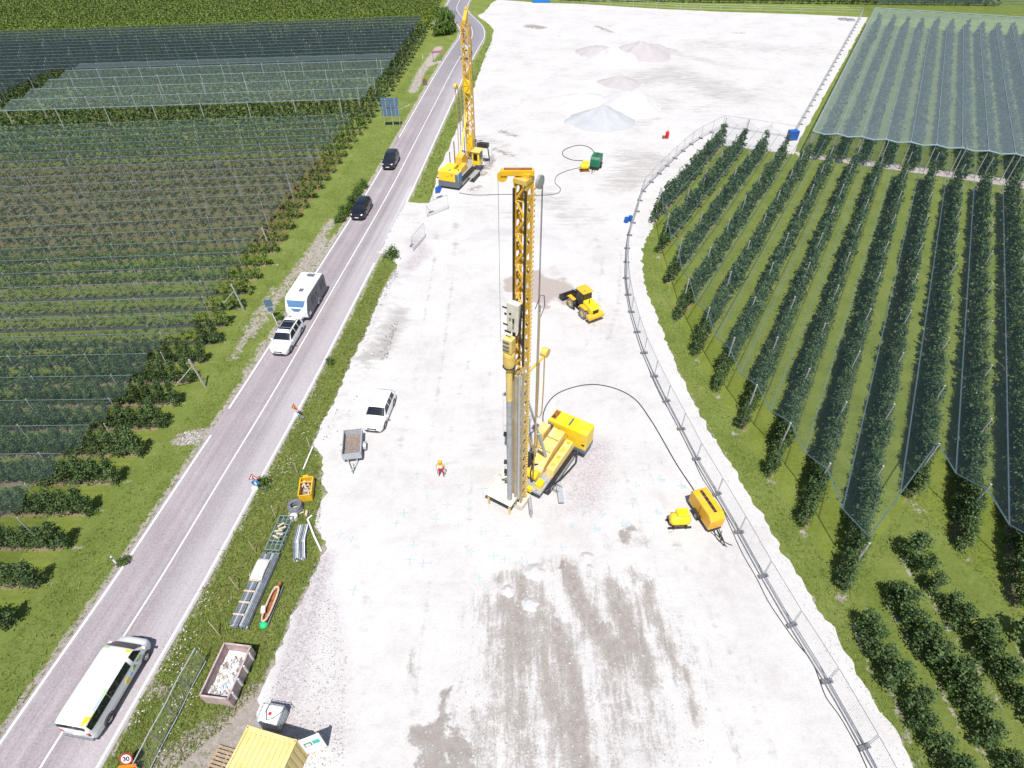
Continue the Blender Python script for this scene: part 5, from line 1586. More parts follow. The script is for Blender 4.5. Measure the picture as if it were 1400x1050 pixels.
# ------------------------------------------------------------------ drill rigs
def lattice_mast(parent, x0, z0, z1, w, dx, ncol, plate=True, ycol='yellow', rail='rail_dark'):
    """square mast: four chords, guide rails in front, diagonal braces, pierced side plates"""
    h = w / 2
    Ym = M[ycol]
    for sx in (-1, 1):
        for sy in (-1, 1):
            mb = MB(); mb.box((x0 + sx * (dx / 2 - .05), sy * (h - .05), (z0 + z1) / 2), (.10, .10, z1 - z0)); obj('chord', mb, Ym, parent)
    for sy in (-1, 1):
        mb = MB(); mb.box((x0 + dx / 2 + .035, sy * (h - .03), (z0 + z1) / 2), (.07, .11, z1 - z0 - .5)); obj('guide_rail', mb, M[rail], parent)
    n = ncol; bh = (z1 - z0) / n
    # front and back zig-zag (shared meshes)
    def brace(a, b, r=.062):
        mb = MB(); mb.cyl(a, b, r, n=6); me = mb.mesh('brace'); me.materials.append(Ym); return me
    meA = brace((0, -h + .06, 0), (0, h - .06, bh)); meB = brace((0, h - .06, 0), (0, -h + .06, bh))
    meR = brace((0, -h + .06, 0), (0, h - .06, 0), .03)
    for fx in (x0 + dx / 2 - .05, x0 - dx / 2 + .05):
        for k in range(n):
            obj('brace', meA if k % 2 == 0 else meB, None, parent, loc=(fx, 0, z0 + k * bh))
            if k % 2 == 0: obj('rung', meR, None, parent, loc=(fx, 0, z0 + k * bh))
    if plate:
        # side plate with a round hole
        mb = MB(); q = 16; r = min(dx, bh) * 0.26; vs = []; fs = []
        px_, pz_ = dx / 2 - .10, bh / 2 - .0
        for i in range(q):
            a = 2 * math.pi * (i + .5) / q
            c, s = math.cos(a), math.sin(a)
            k = min(px_ / max(abs(c), 1e-6), pz_ / max(abs(s), 1e-6))
            vs += [(r * c, 0, r * s), (k * c, 0, k * s)]
        for i in range(q):
            j = (i + 1) % q
            fs.append((2 * i, 2 * i + 1, 2 * j + 1, 2 * j))
        # corners
        o = len(vs)
        for (cx, cz, i) in ((px_, pz_, 1), (-px_, pz_, 5), (-px_, -pz_, 9), (px_, -pz_, 13)):
            vs.append((cx, 0, cz)); fs.append((2 * i + 1, 2 * ((i + 1) % q) + 1, len(vs) - 1))
        mb.add(vs, fs); pm_ = mb.mesh('side_plate'); pm_.materials.append(Ym)
        for sy in (-1, 1):
            for k in range(n):
                obj('side_plate', pm_, None, parent, loc=(x0, sy * (h - .02), z0 + (k + .5) * bh))
    else:
        meS = brace((-dx / 2 + .06, 0, 0), (dx / 2 - .06, 0, bh)); meT = brace((dx / 2 - .06, 0, 0), (-dx / 2 + .06, 0, bh))
        for sy in (-1, 1):
            for k in range(n):
                obj('brace', meS if k % 2 else meT, None, parent, loc=(x0, sy * (h - .05), z0 + k * bh))
    # roller chain / cable ladder along the rear corner
    mb = MB()
    for k in range(int((z1 - z0) / .28)):
        mb.box((x0 - dx / 2 + .02, h + .05, z0 + .2 + k * .28), (.13, .07, .13))
    obj('drive_chain', mb, M['yellow_dusty'], parent)['kind'] = 'stuff'

def crawler(parent, y, x0, x1, h=.85, w=.6):
    prof = []
    r = h / 2
    for i in range(9):
        a = math.pi / 2 + math.pi * i / 8; prof.append((x0 + r + r * math.cos(a), r + r * math.sin(a)))
    for i in range(9):
        a = -math.pi / 2 + math.pi * i / 8; prof.append((x1 - r + r * math.cos(a), r + r * math.sin(a)))
    mb = MB(); mb.side(prof, y - w / 2, y + w / 2); tr = obj('crawler_track', mb, M['rubber'], parent)
    n = int((x1 - x0 - h) / .22)
    sh = MB(); sh.box((0, 0, 0), (.15, w + .08, .05)); shm = sh.mesh('track_shoe'); shm.materials.append(M['dark_steel'])
    for k in range(n + 1):
        x = x0 + r + k * (x1 - x0 - h) / n
        obj('track_shoe', shm, None, tr, loc=(x, y, h + .01))
    mb = MB(); mb.box(((x0 + x1) / 2, y, h / 2), (x1 - x0 - h, w + .06, h * .42)); obj('track_frame', mb, M['grey_steel'], tr)

def power_pack(parent, xc, yc, z0, zb, z1, W=3.4, D=1.38):
    """yellow canopy on a grey skid, long side across the rig; blue-grey end door"""
    mb = MB(); mb.box((xc, yc, (z0 + zb) / 2), (D + .06, W + .06, zb - z0)); obj('pack_skid', mb, M['graphite'], parent, bevel=.04)
    mb = MB(); mb.box((xc, yc, (zb + z1) / 2), (D, W, z1 - zb)); pk = obj('power_pack', mb, M['yellow_bright'], parent, bevel=.05)
    return pk

def pack_details(pk, xc, yc, zb, z1, W, D, face, blue_end):
    """face=+1: lettered side towards +x (front), -1: towards the rear; blue_end: sign of y where the blue end is"""
    fx = xc + face * (D / 2 + .006)
    mb = MB(); mb.box((xc, yc + blue_end * (W / 2 + .012), (zb + z1) / 2 - .05), (D * .92, .03, (z1 - zb) * .86)); obj('end_door', mb, M['sky_blue'], pk)
    mb = MB(); mb.box((fx, yc + blue_end * (W / 2 - .26), (zb + z1) / 2 - .12), (.03, .48, (z1 - zb) * .8)); g = obj('air_grille', mb, M['graphite'], pk)
    mb = MB(); mb.box((fx + face * .02, yc + blue_end * (W / 2 - .26), z1 - .42), (.02, .36, .2)); obj('panel', mb, M['glass_blue'], g)
    for k in range(4):
        mb = MB(); mb.box((fx, yc - blue_end * (W / 2 - .35 - k * .62), (zb + z1) / 2), (.012, .018, (z1 - zb) * .9)); obj('door_gap', mb, M['yellow_dusty'], pk)
    # red diamond hazard sign and a small dark placard
    s = .17; yy = yc + blue_end * (W / 2 - 1.0); zz = (zb + z1) / 2 + .28
    mb = MB(); mb.add([(fx + face * .012, yy - s, zz), (fx + face * .012, yy, zz - s), (fx + face * .012, yy + s, zz), (fx + face * .012, yy, zz + s)], [(0, 1, 2, 3)]); dm = obj('hazard_diamond', mb, M['red'], pk)
    mb = MB(); mb.box((fx + face * .018, yy, zz), (.012, .07, .10)); obj('flame_symbol', mb, M['sign_white'], dm)
    for (dy, dz, sz) in [(-.55, -.25, .06), (-.8, -.30, .06), (-2.15, -.62, .16)]:
        mb = MB(); mb.box((fx, yc + blue_end * (W / 2 - 1.0) + blue_end * dy, zz + dz), (.03, sz * 1.5, sz)); obj('latch', mb, M['black'], pk)
    mb = MB(); mb.box((xc, yc, z1 + .01), (.85, .16, .03)); obj('roof_slot', mb, M['graphite'], pk)
    mb = MB(); mb.box((xc - .1, yc + blue_end * (W / 2 - .3), z1 + .01), (D * .7, .42, .03)); obj('roof_grille', mb, M['rust'] if face > 0 else M['yellow_dusty'], pk)
    mb = MB(); mb.cyl((xc + .2, yc + blue_end * (W / 2 - .3), z1), (xc + .2, yc + blue_end * (W / 2 - .3), z1 + .18), .09); obj('exhaust', mb, M['dark_steel'], pk)

# --- the near rig
M['mast_yellow'] = plain('dust_caked_yellow_paint', (0.66, 0.46, 0.13), 0.7, dust=0.75, scale=2.5, var=0.12, dustc=(0.55, 0.49, 0.38))
M['mast_dust'] = plain('dusty_brown_steel', (0.40, 0.32, 0.205), .75, 0, dust=.65, scale=1.5, dustc=(.52, .48, .42))
HR1 = math.radians(238.5)
O1 = Vector((0.55, 26.72, GZ))
rig = thing('drill_rig', 'tall yellow lattice-mast drill rig with white hopper and yellow power pack, centre', 'drill rig', tuple(O1), HR1)
crawler(rig, 1.25, -6.2, -1.6); crawler(rig, -1.25, -6.2, -1.6)
mb = MB(); mb.box((-3.9, 0, .75), (3.4, 1.9, .5)); obj('undercarriage', mb, M['grey_steel'], rig, bevel=.04)
mb = MB(); mb.box((-3.9, 0, 1.12), (6.4, 2.7, .24)); obj('deck', mb, M['grey_steel'], rig, bevel=.03)
mb = MB(); mb.side([(-5.9, 1.25), (-5.9, 2.75), (-3.8, 2.55), (-2.1, 1.75), (-2.1, 1.25)], -.45, .62); hb = obj('engine_hood', mb, M['yellow_dusty'], rig, bevel=.05)
for x in (-4.8, -3.6):
    mb = MB(); mb.box((x, .085, 2.7 - (.0 if x < -3.8 else .18) + .02 - .02), (.03, 1.0, .02)); obj('hood_seam', mb, M['dark_steel'], hb)
mb = MB(); mb.side([(-5.8, 1.25), (-5.8, 2.15), (-2.6, 1.95), (-2.4, 1.25)], .78, 1.42); hc = obj('side_hood', mb, M['yellow_dusty'], rig, bevel=.05)
for k in range(4):
    mb = MB(); mb.box((-5.5 + k * .8, 1.1, 2.13 - k * .05), (.3, .3, .04)); obj('hatch', mb, M['yellow'], hc)
mb = MB(); mb.side([(-5.9, 1.25), (-5.9, 2.85), (-4.7, 2.85), (-4.5, 1.25)], -1.4, -.68); obj('fuel_tank', mb, M['yellow_dusty'], rig, bevel=.05)
mb = MB(); mb.box((-2.5, -.8, 1.75), (1.1, .9, 1.0)); obj('winch_housing', mb, M['dark_steel'], rig, bevel=.05)
mb = MB(); mb.cyl((-1.7, -.35, 1.7), (-1.7, .55, 1.7), .36, n=16); obj('winch_drum', mb, M['yellow_bright'], rig)
mb = MB(); mb.box((-1.35, .95, 1.45), (.6, .5, .5)); obj('valve_box', mb, M['yellow_bright'], rig, bevel=.04)
mb = MB(); mb.box((-.75, .45, 1.2), (.35, .35, .4)); obj('valve_block', mb, M['yellow_bright'], rig, bevel=.03)
pk = power_pack(rig, -6.84, .62, .85, 1.22, 3.0)
pack_details(pk, -6.84, .62, 1.22, 3.0, 3.4, 1.38, +1, -1)
lattice_mast(rig, 0, .45, 13.8, .70, .66, 15, ycol='mast_yellow', rail='mast_dust')
lattice_mast(rig, 0, 13.8, 25.0, .70, .66, 13)
mb = MB(); mb.box((-.1, 0, .35), (1.3, 1.1, .5)); obj('mast_foot', mb, M['cream_dust'], rig, bevel=.03)
# mast head
HA = -1.02; hd_x, hd_y = math.cos(HA), math.sin(HA)
mb = MB(); mb.box((0.0, 0, 25.12), (.8, .72, .26)); obj('head_block', mb, M['yellow'], rig, bevel=.03)
mb = MB(); mb.box((hd_x * .30, hd_y * .30, 25.45), (1.55, .30, .28), rz=HA); mb.box((-.1, .1, 25.3), (.5, .5, .3)); obj('mast_head', mb, M['yellow'], rig, bevel=.03)
mb = MB(); mb.box((hd_x * .28, hd_y * .28, 25.61), (1.3, .2, .03), rz=HA); obj('head_channel', mb, M['rust'], rig)
mb = MB(); mb.cyl((hd_x * 1.0 - hd_y * .1, hd_y * 1.0 + hd_x * .1, 25.25), (hd_x * 1.0 + hd_y * .1, hd_y * 1.0 - hd_x * .1, 25.25), .24, n=18); obj('sheave', mb, M['yellow'], rig)
mb = MB(); mb.cyl((-.66, .42, 24.85), (-.66, .56, 24.85), .33, n=18); obj('cable_sheave', mb, M['grey_steel'], rig)
mb = MB(); mb.cyl((hd_x * 1.2, hd_y * 1.2, 25.2), (hd_x * 1.2, hd_y * 1.2, 15.5), .010, n=5); obj('hook_cable', mb, M['dark_steel'], rig)
for (x, y, zt, zb_) in [(-.95, .5, 24.8, 9.0), (-.62, .62, 24.7, 2.5), (-1.0, .45, 24.7, 2.6)]:
    mb = MB(); mb.cyl((x, y, zt), (x - .25, y, zb_), .011, n=5); obj('hoist_cable', mb, M['dark_steel'], rig)
# carriage, lock hopper and vibrator string in front of the mast
mb = MB(); mb.box((.58, -.16, 17.55), (.38, .74, 1.9)); cg = obj('carriage', mb, M['cream_dust'], rig, bevel=.05)
for (y, z, sy, sz) in [(-.5, 18.3, .28, .07), (-.45, 17.9, .12, .12), (-.15, 18.0, .12, .12), (-.45, 17.2, .3, .08), (.05, 17.6, .1, .3), (-.3, 16.75, .4, .1)]:
    mb = MB(); mb.box((1.0, y, z), (.05, sy, sz)); obj('bracket', mb, M['dark_steel'], cg)
mb = MB(); mb.cyl((.55, .3, 18.5), (.75, .3, 16.0), .05); mb.cyl((.7, .15, 17.0), (.55, .35, 15.8), .05); mb.tube([(.6, .3, 18.2), (1.0, .42, 17.4), (.9, .45, 16.4), (.6, .4, 15.6)], .04, 6); obj('carriage_hose', mb, M['hose'], cg)
mb = MB(); mb.box((.88, -.30, 15.75), (.52, .60, 1.0)); lk = obj('feed_box', mb, M['yellow_dusty'], rig, bevel=.06)
for z in (16.05, 15.75, 15.5):
    mb = MB(); mb.box((1.15, -.34, z), (.05, .4, .12)); obj('vent', mb, M['graphite'], lk)
mb = MB(); mb.lathe([(.22, 13.9), (.30, 14.0), (.36, 14.4), (.36, 15.0), (.32, 15.2)], (.88, -.30, 0), 18); obj('lock_hopper', mb, M['yellow_dusty'], rig, smooth=False)
mb = MB(); mb.torus((.88, -.30, 14.15), .35, .045, 20, 6); obj('hopper_ring', mb, M['dark_steel'], rig)
mb = MB(); mb.cyl((.88, -.30, 11.4), (.88, -.30, 13.95), .20, n=18); obj('upper_tube', mb, M['yellow_dusty'], rig, smooth=False)
mb = MB(); mb.cyl((.88, -.30, 1.0), (.88, -.30, 11.42), .19, n=18); obj('vibrator_tube', mb, M['grey_steel'], rig)
for z in (8.2, 5.4, 4.4):
    mb = MB(); mb.box((.95, -.58, z), (.24, .2, .22), rz=.4); obj('tube_fin', mb, M['dark_steel'], rig)
mb = MB(); mb.box((.58, .02, 7.0), (.10, .22, 12.6)); obj('slide_rail', mb, M['mast_dust'], rig)
mb = MB(); mb.box((.66, .30, 7.5), (.08, .14, 12.0)); obj('hose_tray', mb, M['galv'], rig)
# feed hopper tray at the mast foot
tr_ = MB(); tr_.side([(-.35, 1.42), (1.42, 1.24), (1.42, 1.30), (-.35, 1.48)], -2.15, .12); tray = obj('feed_tray', tr_, M['cream_dust'], rig)
mb = MB(); mb.box((.36, -1.02, .80), (1.3, 1.9, .70)); obj('tray_shade_box', mb, M['black'], tray, bevel=.03)  # black box added as the dark shade on the ground beneath the tray
for k in range(6):
    mb = MB(); mb.box((.53, -2.0 + k * .37, 1.40), (1.72, .03, .03), ry=.101); obj('tray_rib', mb, M['stone'], tray)
for (y, nm) in ((-2.15, 'tray_wall'), (.12, 'tray_wall')):
    mb = MB(); mb.side([(-.35, 1.38), (1.42, 1.2), (1.42, 1.38), (-.35, 1.72)], y - .02, y + .02); obj(nm, mb, M['cream_dust'], tray)
mb = MB(); mb.box((-.37, -1.0, 1.72), (.05, 2.3, .4)); obj('tray_back', mb, M['cream_dust'], tray)
for (x, y) in ((-.2, -1.9), (1.25, -1.9), (1.25, -.1), (-.2, -.1)):
    mb = MB(); mb.box((x, y, .58), (.12, .12, 1.1)); obj('tray_leg', mb, M['yellow_dusty'], tray)
mb = MB(); mb.box((-.65, -1.5, 1.75), (.7, .6, .65)); mb.box((-.3, -1.2, 2.1), (.5, .9, .08), rz=.5); obj('gravel_chute', mb, M['cream_dust'], rig, bevel=.03)
# front outrigger with round pad, side step
mb = MB(); mb.cyl((-.3, .7, .75), (.70, 1.42, .62), .13); mb.cyl((.72, 1.44, .08), (.72, 1.44, 1.15), .10, n=12); orr = obj('outrigger', mb, M['grey_steel'], rig)
mb = MB(); mb.lathe([(.34, 0.0), (.34, .07), (.14, .12)], (.72, 1.44, .0), 18); obj('outrigger_pad', mb, M['cream_dust'], orr)
a1_ = -HR1 - math.pi / 2
mb = MB(); mb.box((-2.2, 2.25, .42), (1.9, .42, .06), rz=math.radians(-90 - 238.5) + math.radians(4)); sp_ = obj('side_step', mb, M['galv'], rig)
for dx_ in (-.35, .15):
    mb = MB(); mb.cyl((-2.3 + dx_, 1.3, .55), (-2.3 + dx_, 2.2, .42), .035); obj('step_bracket', mb, M['dark_steel'], sp_)
# back strut, hose boom and hoses
mb = MB(); mb.cyl((-3.3, .35, 2.2), (-1.9, .35, 6.2), .13, n=12); mb.cyl((-1.9, .35, 6.2), (-.45, .3, 10.4), .08, n=12); obj('back_strut', mb, M['galv'], rig)
mb = MB(); mb.cyl((-3.2, -.5, 2.3), (-.5, -.3, 8.0), .10, n=12); obj('tilt_cylinder', mb, M['yellow_dusty'], rig)
mb = MB(); mb.cyl((-.4, .35, 13.1), (-1.75, .55, 13.3), .07); hm = obj('hose_boom', mb, M['yellow'], rig)
mb = MB(); mb.cyl((-2.0, .30, 13.5), (-2.0, .72, 13.5), .30, n=16); mb.box((-2.35, .5, 13.35), (.3, .2, .2)); obj('hose_drum', mb, M['yellow_dusty'], hm)
for (x, y, zt, zb_, mt) in [(-1.75, .62, 13.3, 8.6, 'hose_tan'), (-1.45, .42, 13.2, 8.4, 'hose_tan'), (-1.05, .55, 17.6, 2.4, 'hose_grey'), (-.9, .62, 17.2, 2.4, 'hose_tan')]:
    mb = MB(); mb.tube([(x, y, zt), (x - .05, y, (zt + zb_) / 2), (x, y, zb_)], .045, 6); obj('hose', mb, M[mt], rig)
mb = MB(); mb.tube([(-1.75, .62, 8.6), (-1.68, .56, 8.2), (-1.6, .5, 8.1), (-1.5, .44, 8.2), (-1.45, .42, 8.4)], .045, 6); obj('hose_loop', mb, M['hose_tan'], rig)
mb = MB(); mb.tube([(-.6, .5, 17.6), (-.85, .65, 18.4), (-1.2, .7, 18.2), (-1.35, .68, 17.4), (-1.1, .6, 16.8)], .03, 6); obj('hose_loop', mb, M['hose_grey'], rig)
mb = MB(); mb.tube([(-6.1, 1.7, 1.0), (-5.4, 2.0, .5), (-4.4, 1.9, .5), (-2.9, 1.75, .7), (-1.8, 1.5, 1.0), (-.8, .9, 1.2)], .06, 6); obj('hydraulic_hose', mb, M['hose'], rig)
mb = MB(); mb.tube([(-2.6, 0.1, 1.9), (-2.0, -.1, 2.4), (-1.4, .1, 2.2), (-1.2, .3, 1.5)], .06, 6); obj('hydraulic_hose', mb, M['hose'], rig)

# --- the far rig
HR2 = math.radians(71)
O2 = P(645, 225, GZ)
rig2 = thing('drill_rig', 'smaller yellow drill rig with cab standing beside the road verge, farther away', 'drill rig', tuple(O2), HR2)
crawler(rig2, 1.35, -8.2, -2.4, .95, .65); crawler(rig2, -1.35, -8.2, -2.4, .95, .65)
mb = MB(); mb.box((-5.2, 0, .8), (4.4, 2.1, .5)); obj('undercarriage', mb, M['dark_steel'], rig2, bevel=.04)
mb = MB(); mb.box((-4.6, 0, 1.12), (7.2, 2.6, .18)); obj('deck', mb, M['grey_steel'], rig2, bevel=.03)
pk = power_pack(rig2, -8.3, -.15, .35, 1.15, 2.5, 3.05, 1.3)
pack_details(pk, -8.3, -.15, 1.15, 2.5, 3.05, 1.3, -1, -1)
mb = MB(); mb.side([(-7.7, 1.2), (-7.7, 2.35), (-5.6, 2.35), (-4.8, 1.7), (-4.8, 1.2)], -.2, 1.25); obj('engine_hood', mb, M['yellow_bright'], rig2, bevel=.05)
mb = MB(); mb.side([(-7.0, 1.2), (-7.0, 1.95), (-4.6, 2.2), (-3.9, 1.2)], -1.1, -.4); obj('side_hood', mb, M['yellow'], rig2, bevel=.05)
mb = MB(); mb.side([(-4.5, 1.2), (-4.3, 2.7), (-3.0, 2.9), (-2.0, 1.6), (-2.0, 1.2)], -.3, .7); obj('mast_bracket', mb, M['yellow'], rig2, bevel=.04)
cabx, caby = -1.9, -1.75
mb = MB(); mb.box((cabx, caby, 2.15), (1.6, 1.15, 1.85), taper=.94); cb = obj('cab', mb, M['yellow_bright'], rig2, bevel=.05)
mb = MB(); mb.box((cabx, caby, 3.12), (1.8, 1.35, .12)); obj('cab_roof', mb, M['yellow_dusty'], cb, bevel=.04)
for (c_, s_) in [((cabx - .79, caby, 2.35), (.04, .62, .95)), ((cabx + .79, caby, 2.35), (.04, .9, 1.1)), ((cabx, caby - .57, 2.35), (1.1, .04, .95)), ((cabx, caby + .57, 2.35), (1.1, .04, .95))]:
    mb = MB(); mb.box(c_, s_); obj('cab_window', mb, M['glass'], cb)
mb = MB(); mb.tube([(cabx + .8, caby - .75, 1.2), (cabx + .8, caby - .75, 2.2), (cabx - .8, caby - .75, 2.2), (cabx - .8, caby - .75, 1.2)], .03, 6); obj('handrail', mb, M['galv_dark'], rig2)
mb = MB(); mb.box((-4.6, -2.3, .75), (2.8, .7, .07)); obj('side_step', mb, M['grey_steel'], rig2)
mb = MB(); mb.box((-4.6, -2.62, .40), (2.6, .10, .62)); obj('step_skirt', mb, M['dark_steel'], rig2)
lattice_mast(rig2, 0, .5, 18.7, 1.0, .95, 17, plate=True)
mb = MB(); mb.box((0, 0, 11.0), (.8, .9, 1.6)); mb.box((0, 0, 3.2), (.85, .95, 2.2)); obj('mast_joint_plate', mb, M['yellow_bright'], rig2, bevel=.03)
mb = MB(); mb.side([(-.45, 18.6), (-.45, 19.1), (.55, 20.3), (.75, 20.3), (.45, 18.6)], -.22, .22); obj('mast_head', mb, M['yellow'], rig2, bevel=.03)
mb = MB(); mb.cyl((.55, -.14, 20.2), (.55, .14, 20.2), .22, n=16); obj('sheave', mb, M['yellow'], rig2)
mb = MB(); mb.cyl((-.4, .3, 11.2), (-.5, 1.6, 11.4), .06); mb.cyl((-.4, .3, 10.4), (-.5, 1.6, 11.3), .05); hm = obj('hose_boom', mb, M['yellow'], rig2)
mb = MB(); mb.cyl((-.5, 1.5, 11.0), (-.5, 1.85, 11.0), .36, n=16); obj('hose_drum', mb, M['yellow_dusty'], hm)
for (y, zb_, mt) in [(1.75, 1.4, 'hose_tan'), (1.35, 3.0, 'hose_grey'), (1.0, 5.0, 'hose_tan'), (.8, 1.6, 'hose_grey')]:
    mb = MB(); mb.tube([(-.5, y, 11.0), (-.55, y - .05, 6), (-.8, y - .1, zb_)], .06, 6); obj('hose', mb, M[mt], rig2)
mb = MB(); mb.cyl((-3.6, .25, 2.2), (-.4, .25, 7.5), .12, n=10); obj('back_strut', mb, M['yellow_bright'], rig2)
mb = MB(); mb.box((1.2, -1.5, 2.7), (1.0, 1.5, .6), ry=.1); obj('feed_skip', mb, M['dark_steel'], rig2, bevel=.03)
mb = MB(); mb.cyl((.3, -.5, 3.4), (1.2, -1.4, 3.4), .05); mb.cyl((.5, -1.4, .2), (.8, -1.4, 2.45), .08); mb.cyl((1.8, -2.2, .2), (1.4, -2.1, 2.45), .08); obj('skip_support', mb, M['dark_steel'], rig2)
mb = MB(); mb.cyl((-4.2, 1.6, .5), (-4.2, 1.6, 3.3), .07); mb.cyl((-3.6, 1.1, 1.0), (-3.6, 1.1, 4.6), .08); obj('exhaust_pipe', mb, M['rust'], rig2)

# ------------------------------------------------------------------ temporary mesh fencing
def fence_meshes(L, H=2.0):
    fr = MB()
    fr.cyl((0, 0, .06), (0, 0, H), .021, n=6)
    frm = fr.mesh('upright'); frm.materials.append(M['galv'])
    rl_ = MB()
    rl_.cyl((.04, 0, 0), (L - .04, 0, 0), .021, n=6)
    rlm = rl_.mesh('rail'); rlm.materials.append(M['galv_dark'])
    w = MB()
    n = int(L / .11)
    for k in range(1, n):
        x = L * k / n; w.box((x, 0, H / 2 + .06), (.0035, .0035, H - .24))
    for k in range(1, 9):
        w.box((L / 2, .006, .16 + k * .2), (L - .1, .0035, .0035))
    wm = w.mesh('wire_mesh'); wm.materials.append(M['galv'])
    b = MB(); b.box((0, 0, .07), (.72, .25, .14), taper=.94); b.box((.17, 0, .145), (.06, .06, .02)); b.box((-.17, 0, .145), (.06, .06, .02))
    bm_ = b.mesh('fence_foot'); bm_.materials.append(M['concrete'])
    return frm, rlm, wm, bm_
FM = fence_meshes(3.5)
BR = FM[1].copy(); BR.materials.clear(); BR.materials.append(M['galv'])
def frame_parts(r, sx=1.0, bright=False):
    for x in (.04, 3.46):
        obj('upright', FM[0], None, r, loc=(x * sx, 0, 0))
    for z in (.16, 1.98):
        o = obj('rail', BR if bright else FM[1], None, r, loc=(0, 0, z)); o.scale = (sx, 1.6 if bright else 1, 1.6 if bright else 1)
def fence_run(pts, where, grp, z=GZ, feet=True, start=1, bright=False):
    for k, (a, b) in enumerate(zip(pts, pts[1:])):
        L = (b - a).length; rz = heading(b, a)
        r = thing('mesh_fence', '%s wire fence bay %s' % (ordn(start + k), where), 'fence', (a.x, a.y, z), rz, grp)
        sx = L / 3.5
        frame_parts(r, sx, bright)
        o = obj('wire_mesh', FM[2], None, r); o.scale = (sx, 1, 1); o["kind"] = 'stuff'
    if feet:
        for k, a in enumerate(pts):
            d = (pts[min(k + 1, len(pts) - 1)] - pts[max(k - 1, 0)]).normalized()
            rz = math.atan2(d.y, d.x) + math.pi / 2
            o = obj('concrete_block', FM[3], None, None, loc=(a.x, a.y, z), rot=(0, 0, rz + 0.12 * math.sin(k * 2.3)))
            tag(o, '%s dark fence block %s' % (ordn(start + k), where), 'concrete block', grp + ' feet')
F1 = [(1237, 1128), (1181, 1022), (1130, 932), (1082, 855), (1043, 788), (1010, 728), (980, 676), (952, 628), (931, 587), (911, 549), (894.5, 515), (880.5, 483), (871, 454.5), (863, 427), (858.6, 403.6), (856, 381), (856.4, 359), (857.4, 340), (860.4, 322), (865.4, 305), (871, 289.6), (874.7, 274.5), (879.5, 262), (890.5, 249.5), (901.5, 238), (912, 227.5), (923, 217), (934, 207), (945, 198), (958, 189.5)]
p1 = [P(u, v, GZ) for u, v in F1]
fence_run(p1, 'from the bottom along the right edge of the pad', 'right fence')
a, b = P(1084, 189, GZ), P(1177, 23, GZ)
n = int((b - a).length / 3.5)
fence_run([a.lerp(b, k / n) for k in range(n + 1)], 'from the blue box along the far right edge', 'far right fence')
a = P(958, 189.5, GZ); b = P(988, 174, GZ); c = P(1084, 189, GZ)
n1 = max(1, int((b - a).length / 3.5)); n2 = int((c - b).length / 3.5)
fence_run([a.lerp(b, k / n1) for k in range(n1)] + [b.lerp(c, k / n2) for k in range(n2 + 1)], 'from the left behind the far end of the netted rows', 'rear orchard fence')
# left fence by the bottom verge
lf = [P(283, 905), P(262, 943), P(244, 981), P(224, 1018), P(203, 1060)]
fence_run([Vector((p.x, p.y, 0)) for p in lf], 'from the top in the verge beside the minibus', 'verge fence', z=0.0, feet=False, bright=True)
# open gate panels at the entrance
for (u, v, rz, lab) in [(565, 344, 1.25, 'open mesh gate panel standing at the lower side of the site entrance'), (584, 297, 0.72, 'open mesh gate panel with blue sheet at the upper side of the entrance')]:
    p = P(u, v, GZ)
    r = thing('gate_panel', lab, 'gate', tuple(p), rz)
    frame_parts(r); obj('wire_mesh', FM[2], None, r)['kind'] = 'stuff'
    mb = MB(); mb.cyl((0, 0, 1.6), (1.2, .8, .05), .025); mb.box((1.2, .8, .06), (.7, .2, .12)); obj('brace', mb, M['galv_dark'], r)
p = P(597, 274, GZ)
mb = MB(); mb.side([(-.5, .9), (-.45, 1.7), (.3, 1.9), (.55, 1.4), (.2, .8)], -.03, .03); tag(obj('tarpaulin', mb, M['blue'], None, loc=(p.x + .3, p.y + .5, GZ), rot=(0, 0, .6)), 'blue sheet hanging on the upper gate panel', 'sheet')
# low wire fence on grass beyond the far end of the pad
wf = thing('wire_fence', 'low wire fence on posts along the far end of the gravel', 'fence', tuple(P(930, 13)))
pm2 = post_mesh(1.7, .05)
w0 = P(742, 2); w1 = P(930, 14); w2 = P(1178, 20)
pts = [w0.lerp(w1, k / 6) for k in range(6)] + [w1.lerp(w2, k / 9) for k in range(10)]
for q in pts: obj('post', pm2, None, wf, loc=tuple(q - wf.location))
for z in (.5, 1.1, 1.6):
    mb = MB(); mb.tube([tuple(q - wf.location + Vector((0, 0, z))) for q in pts], .018, 4); obj('wire', mb, M['galv'], wf)

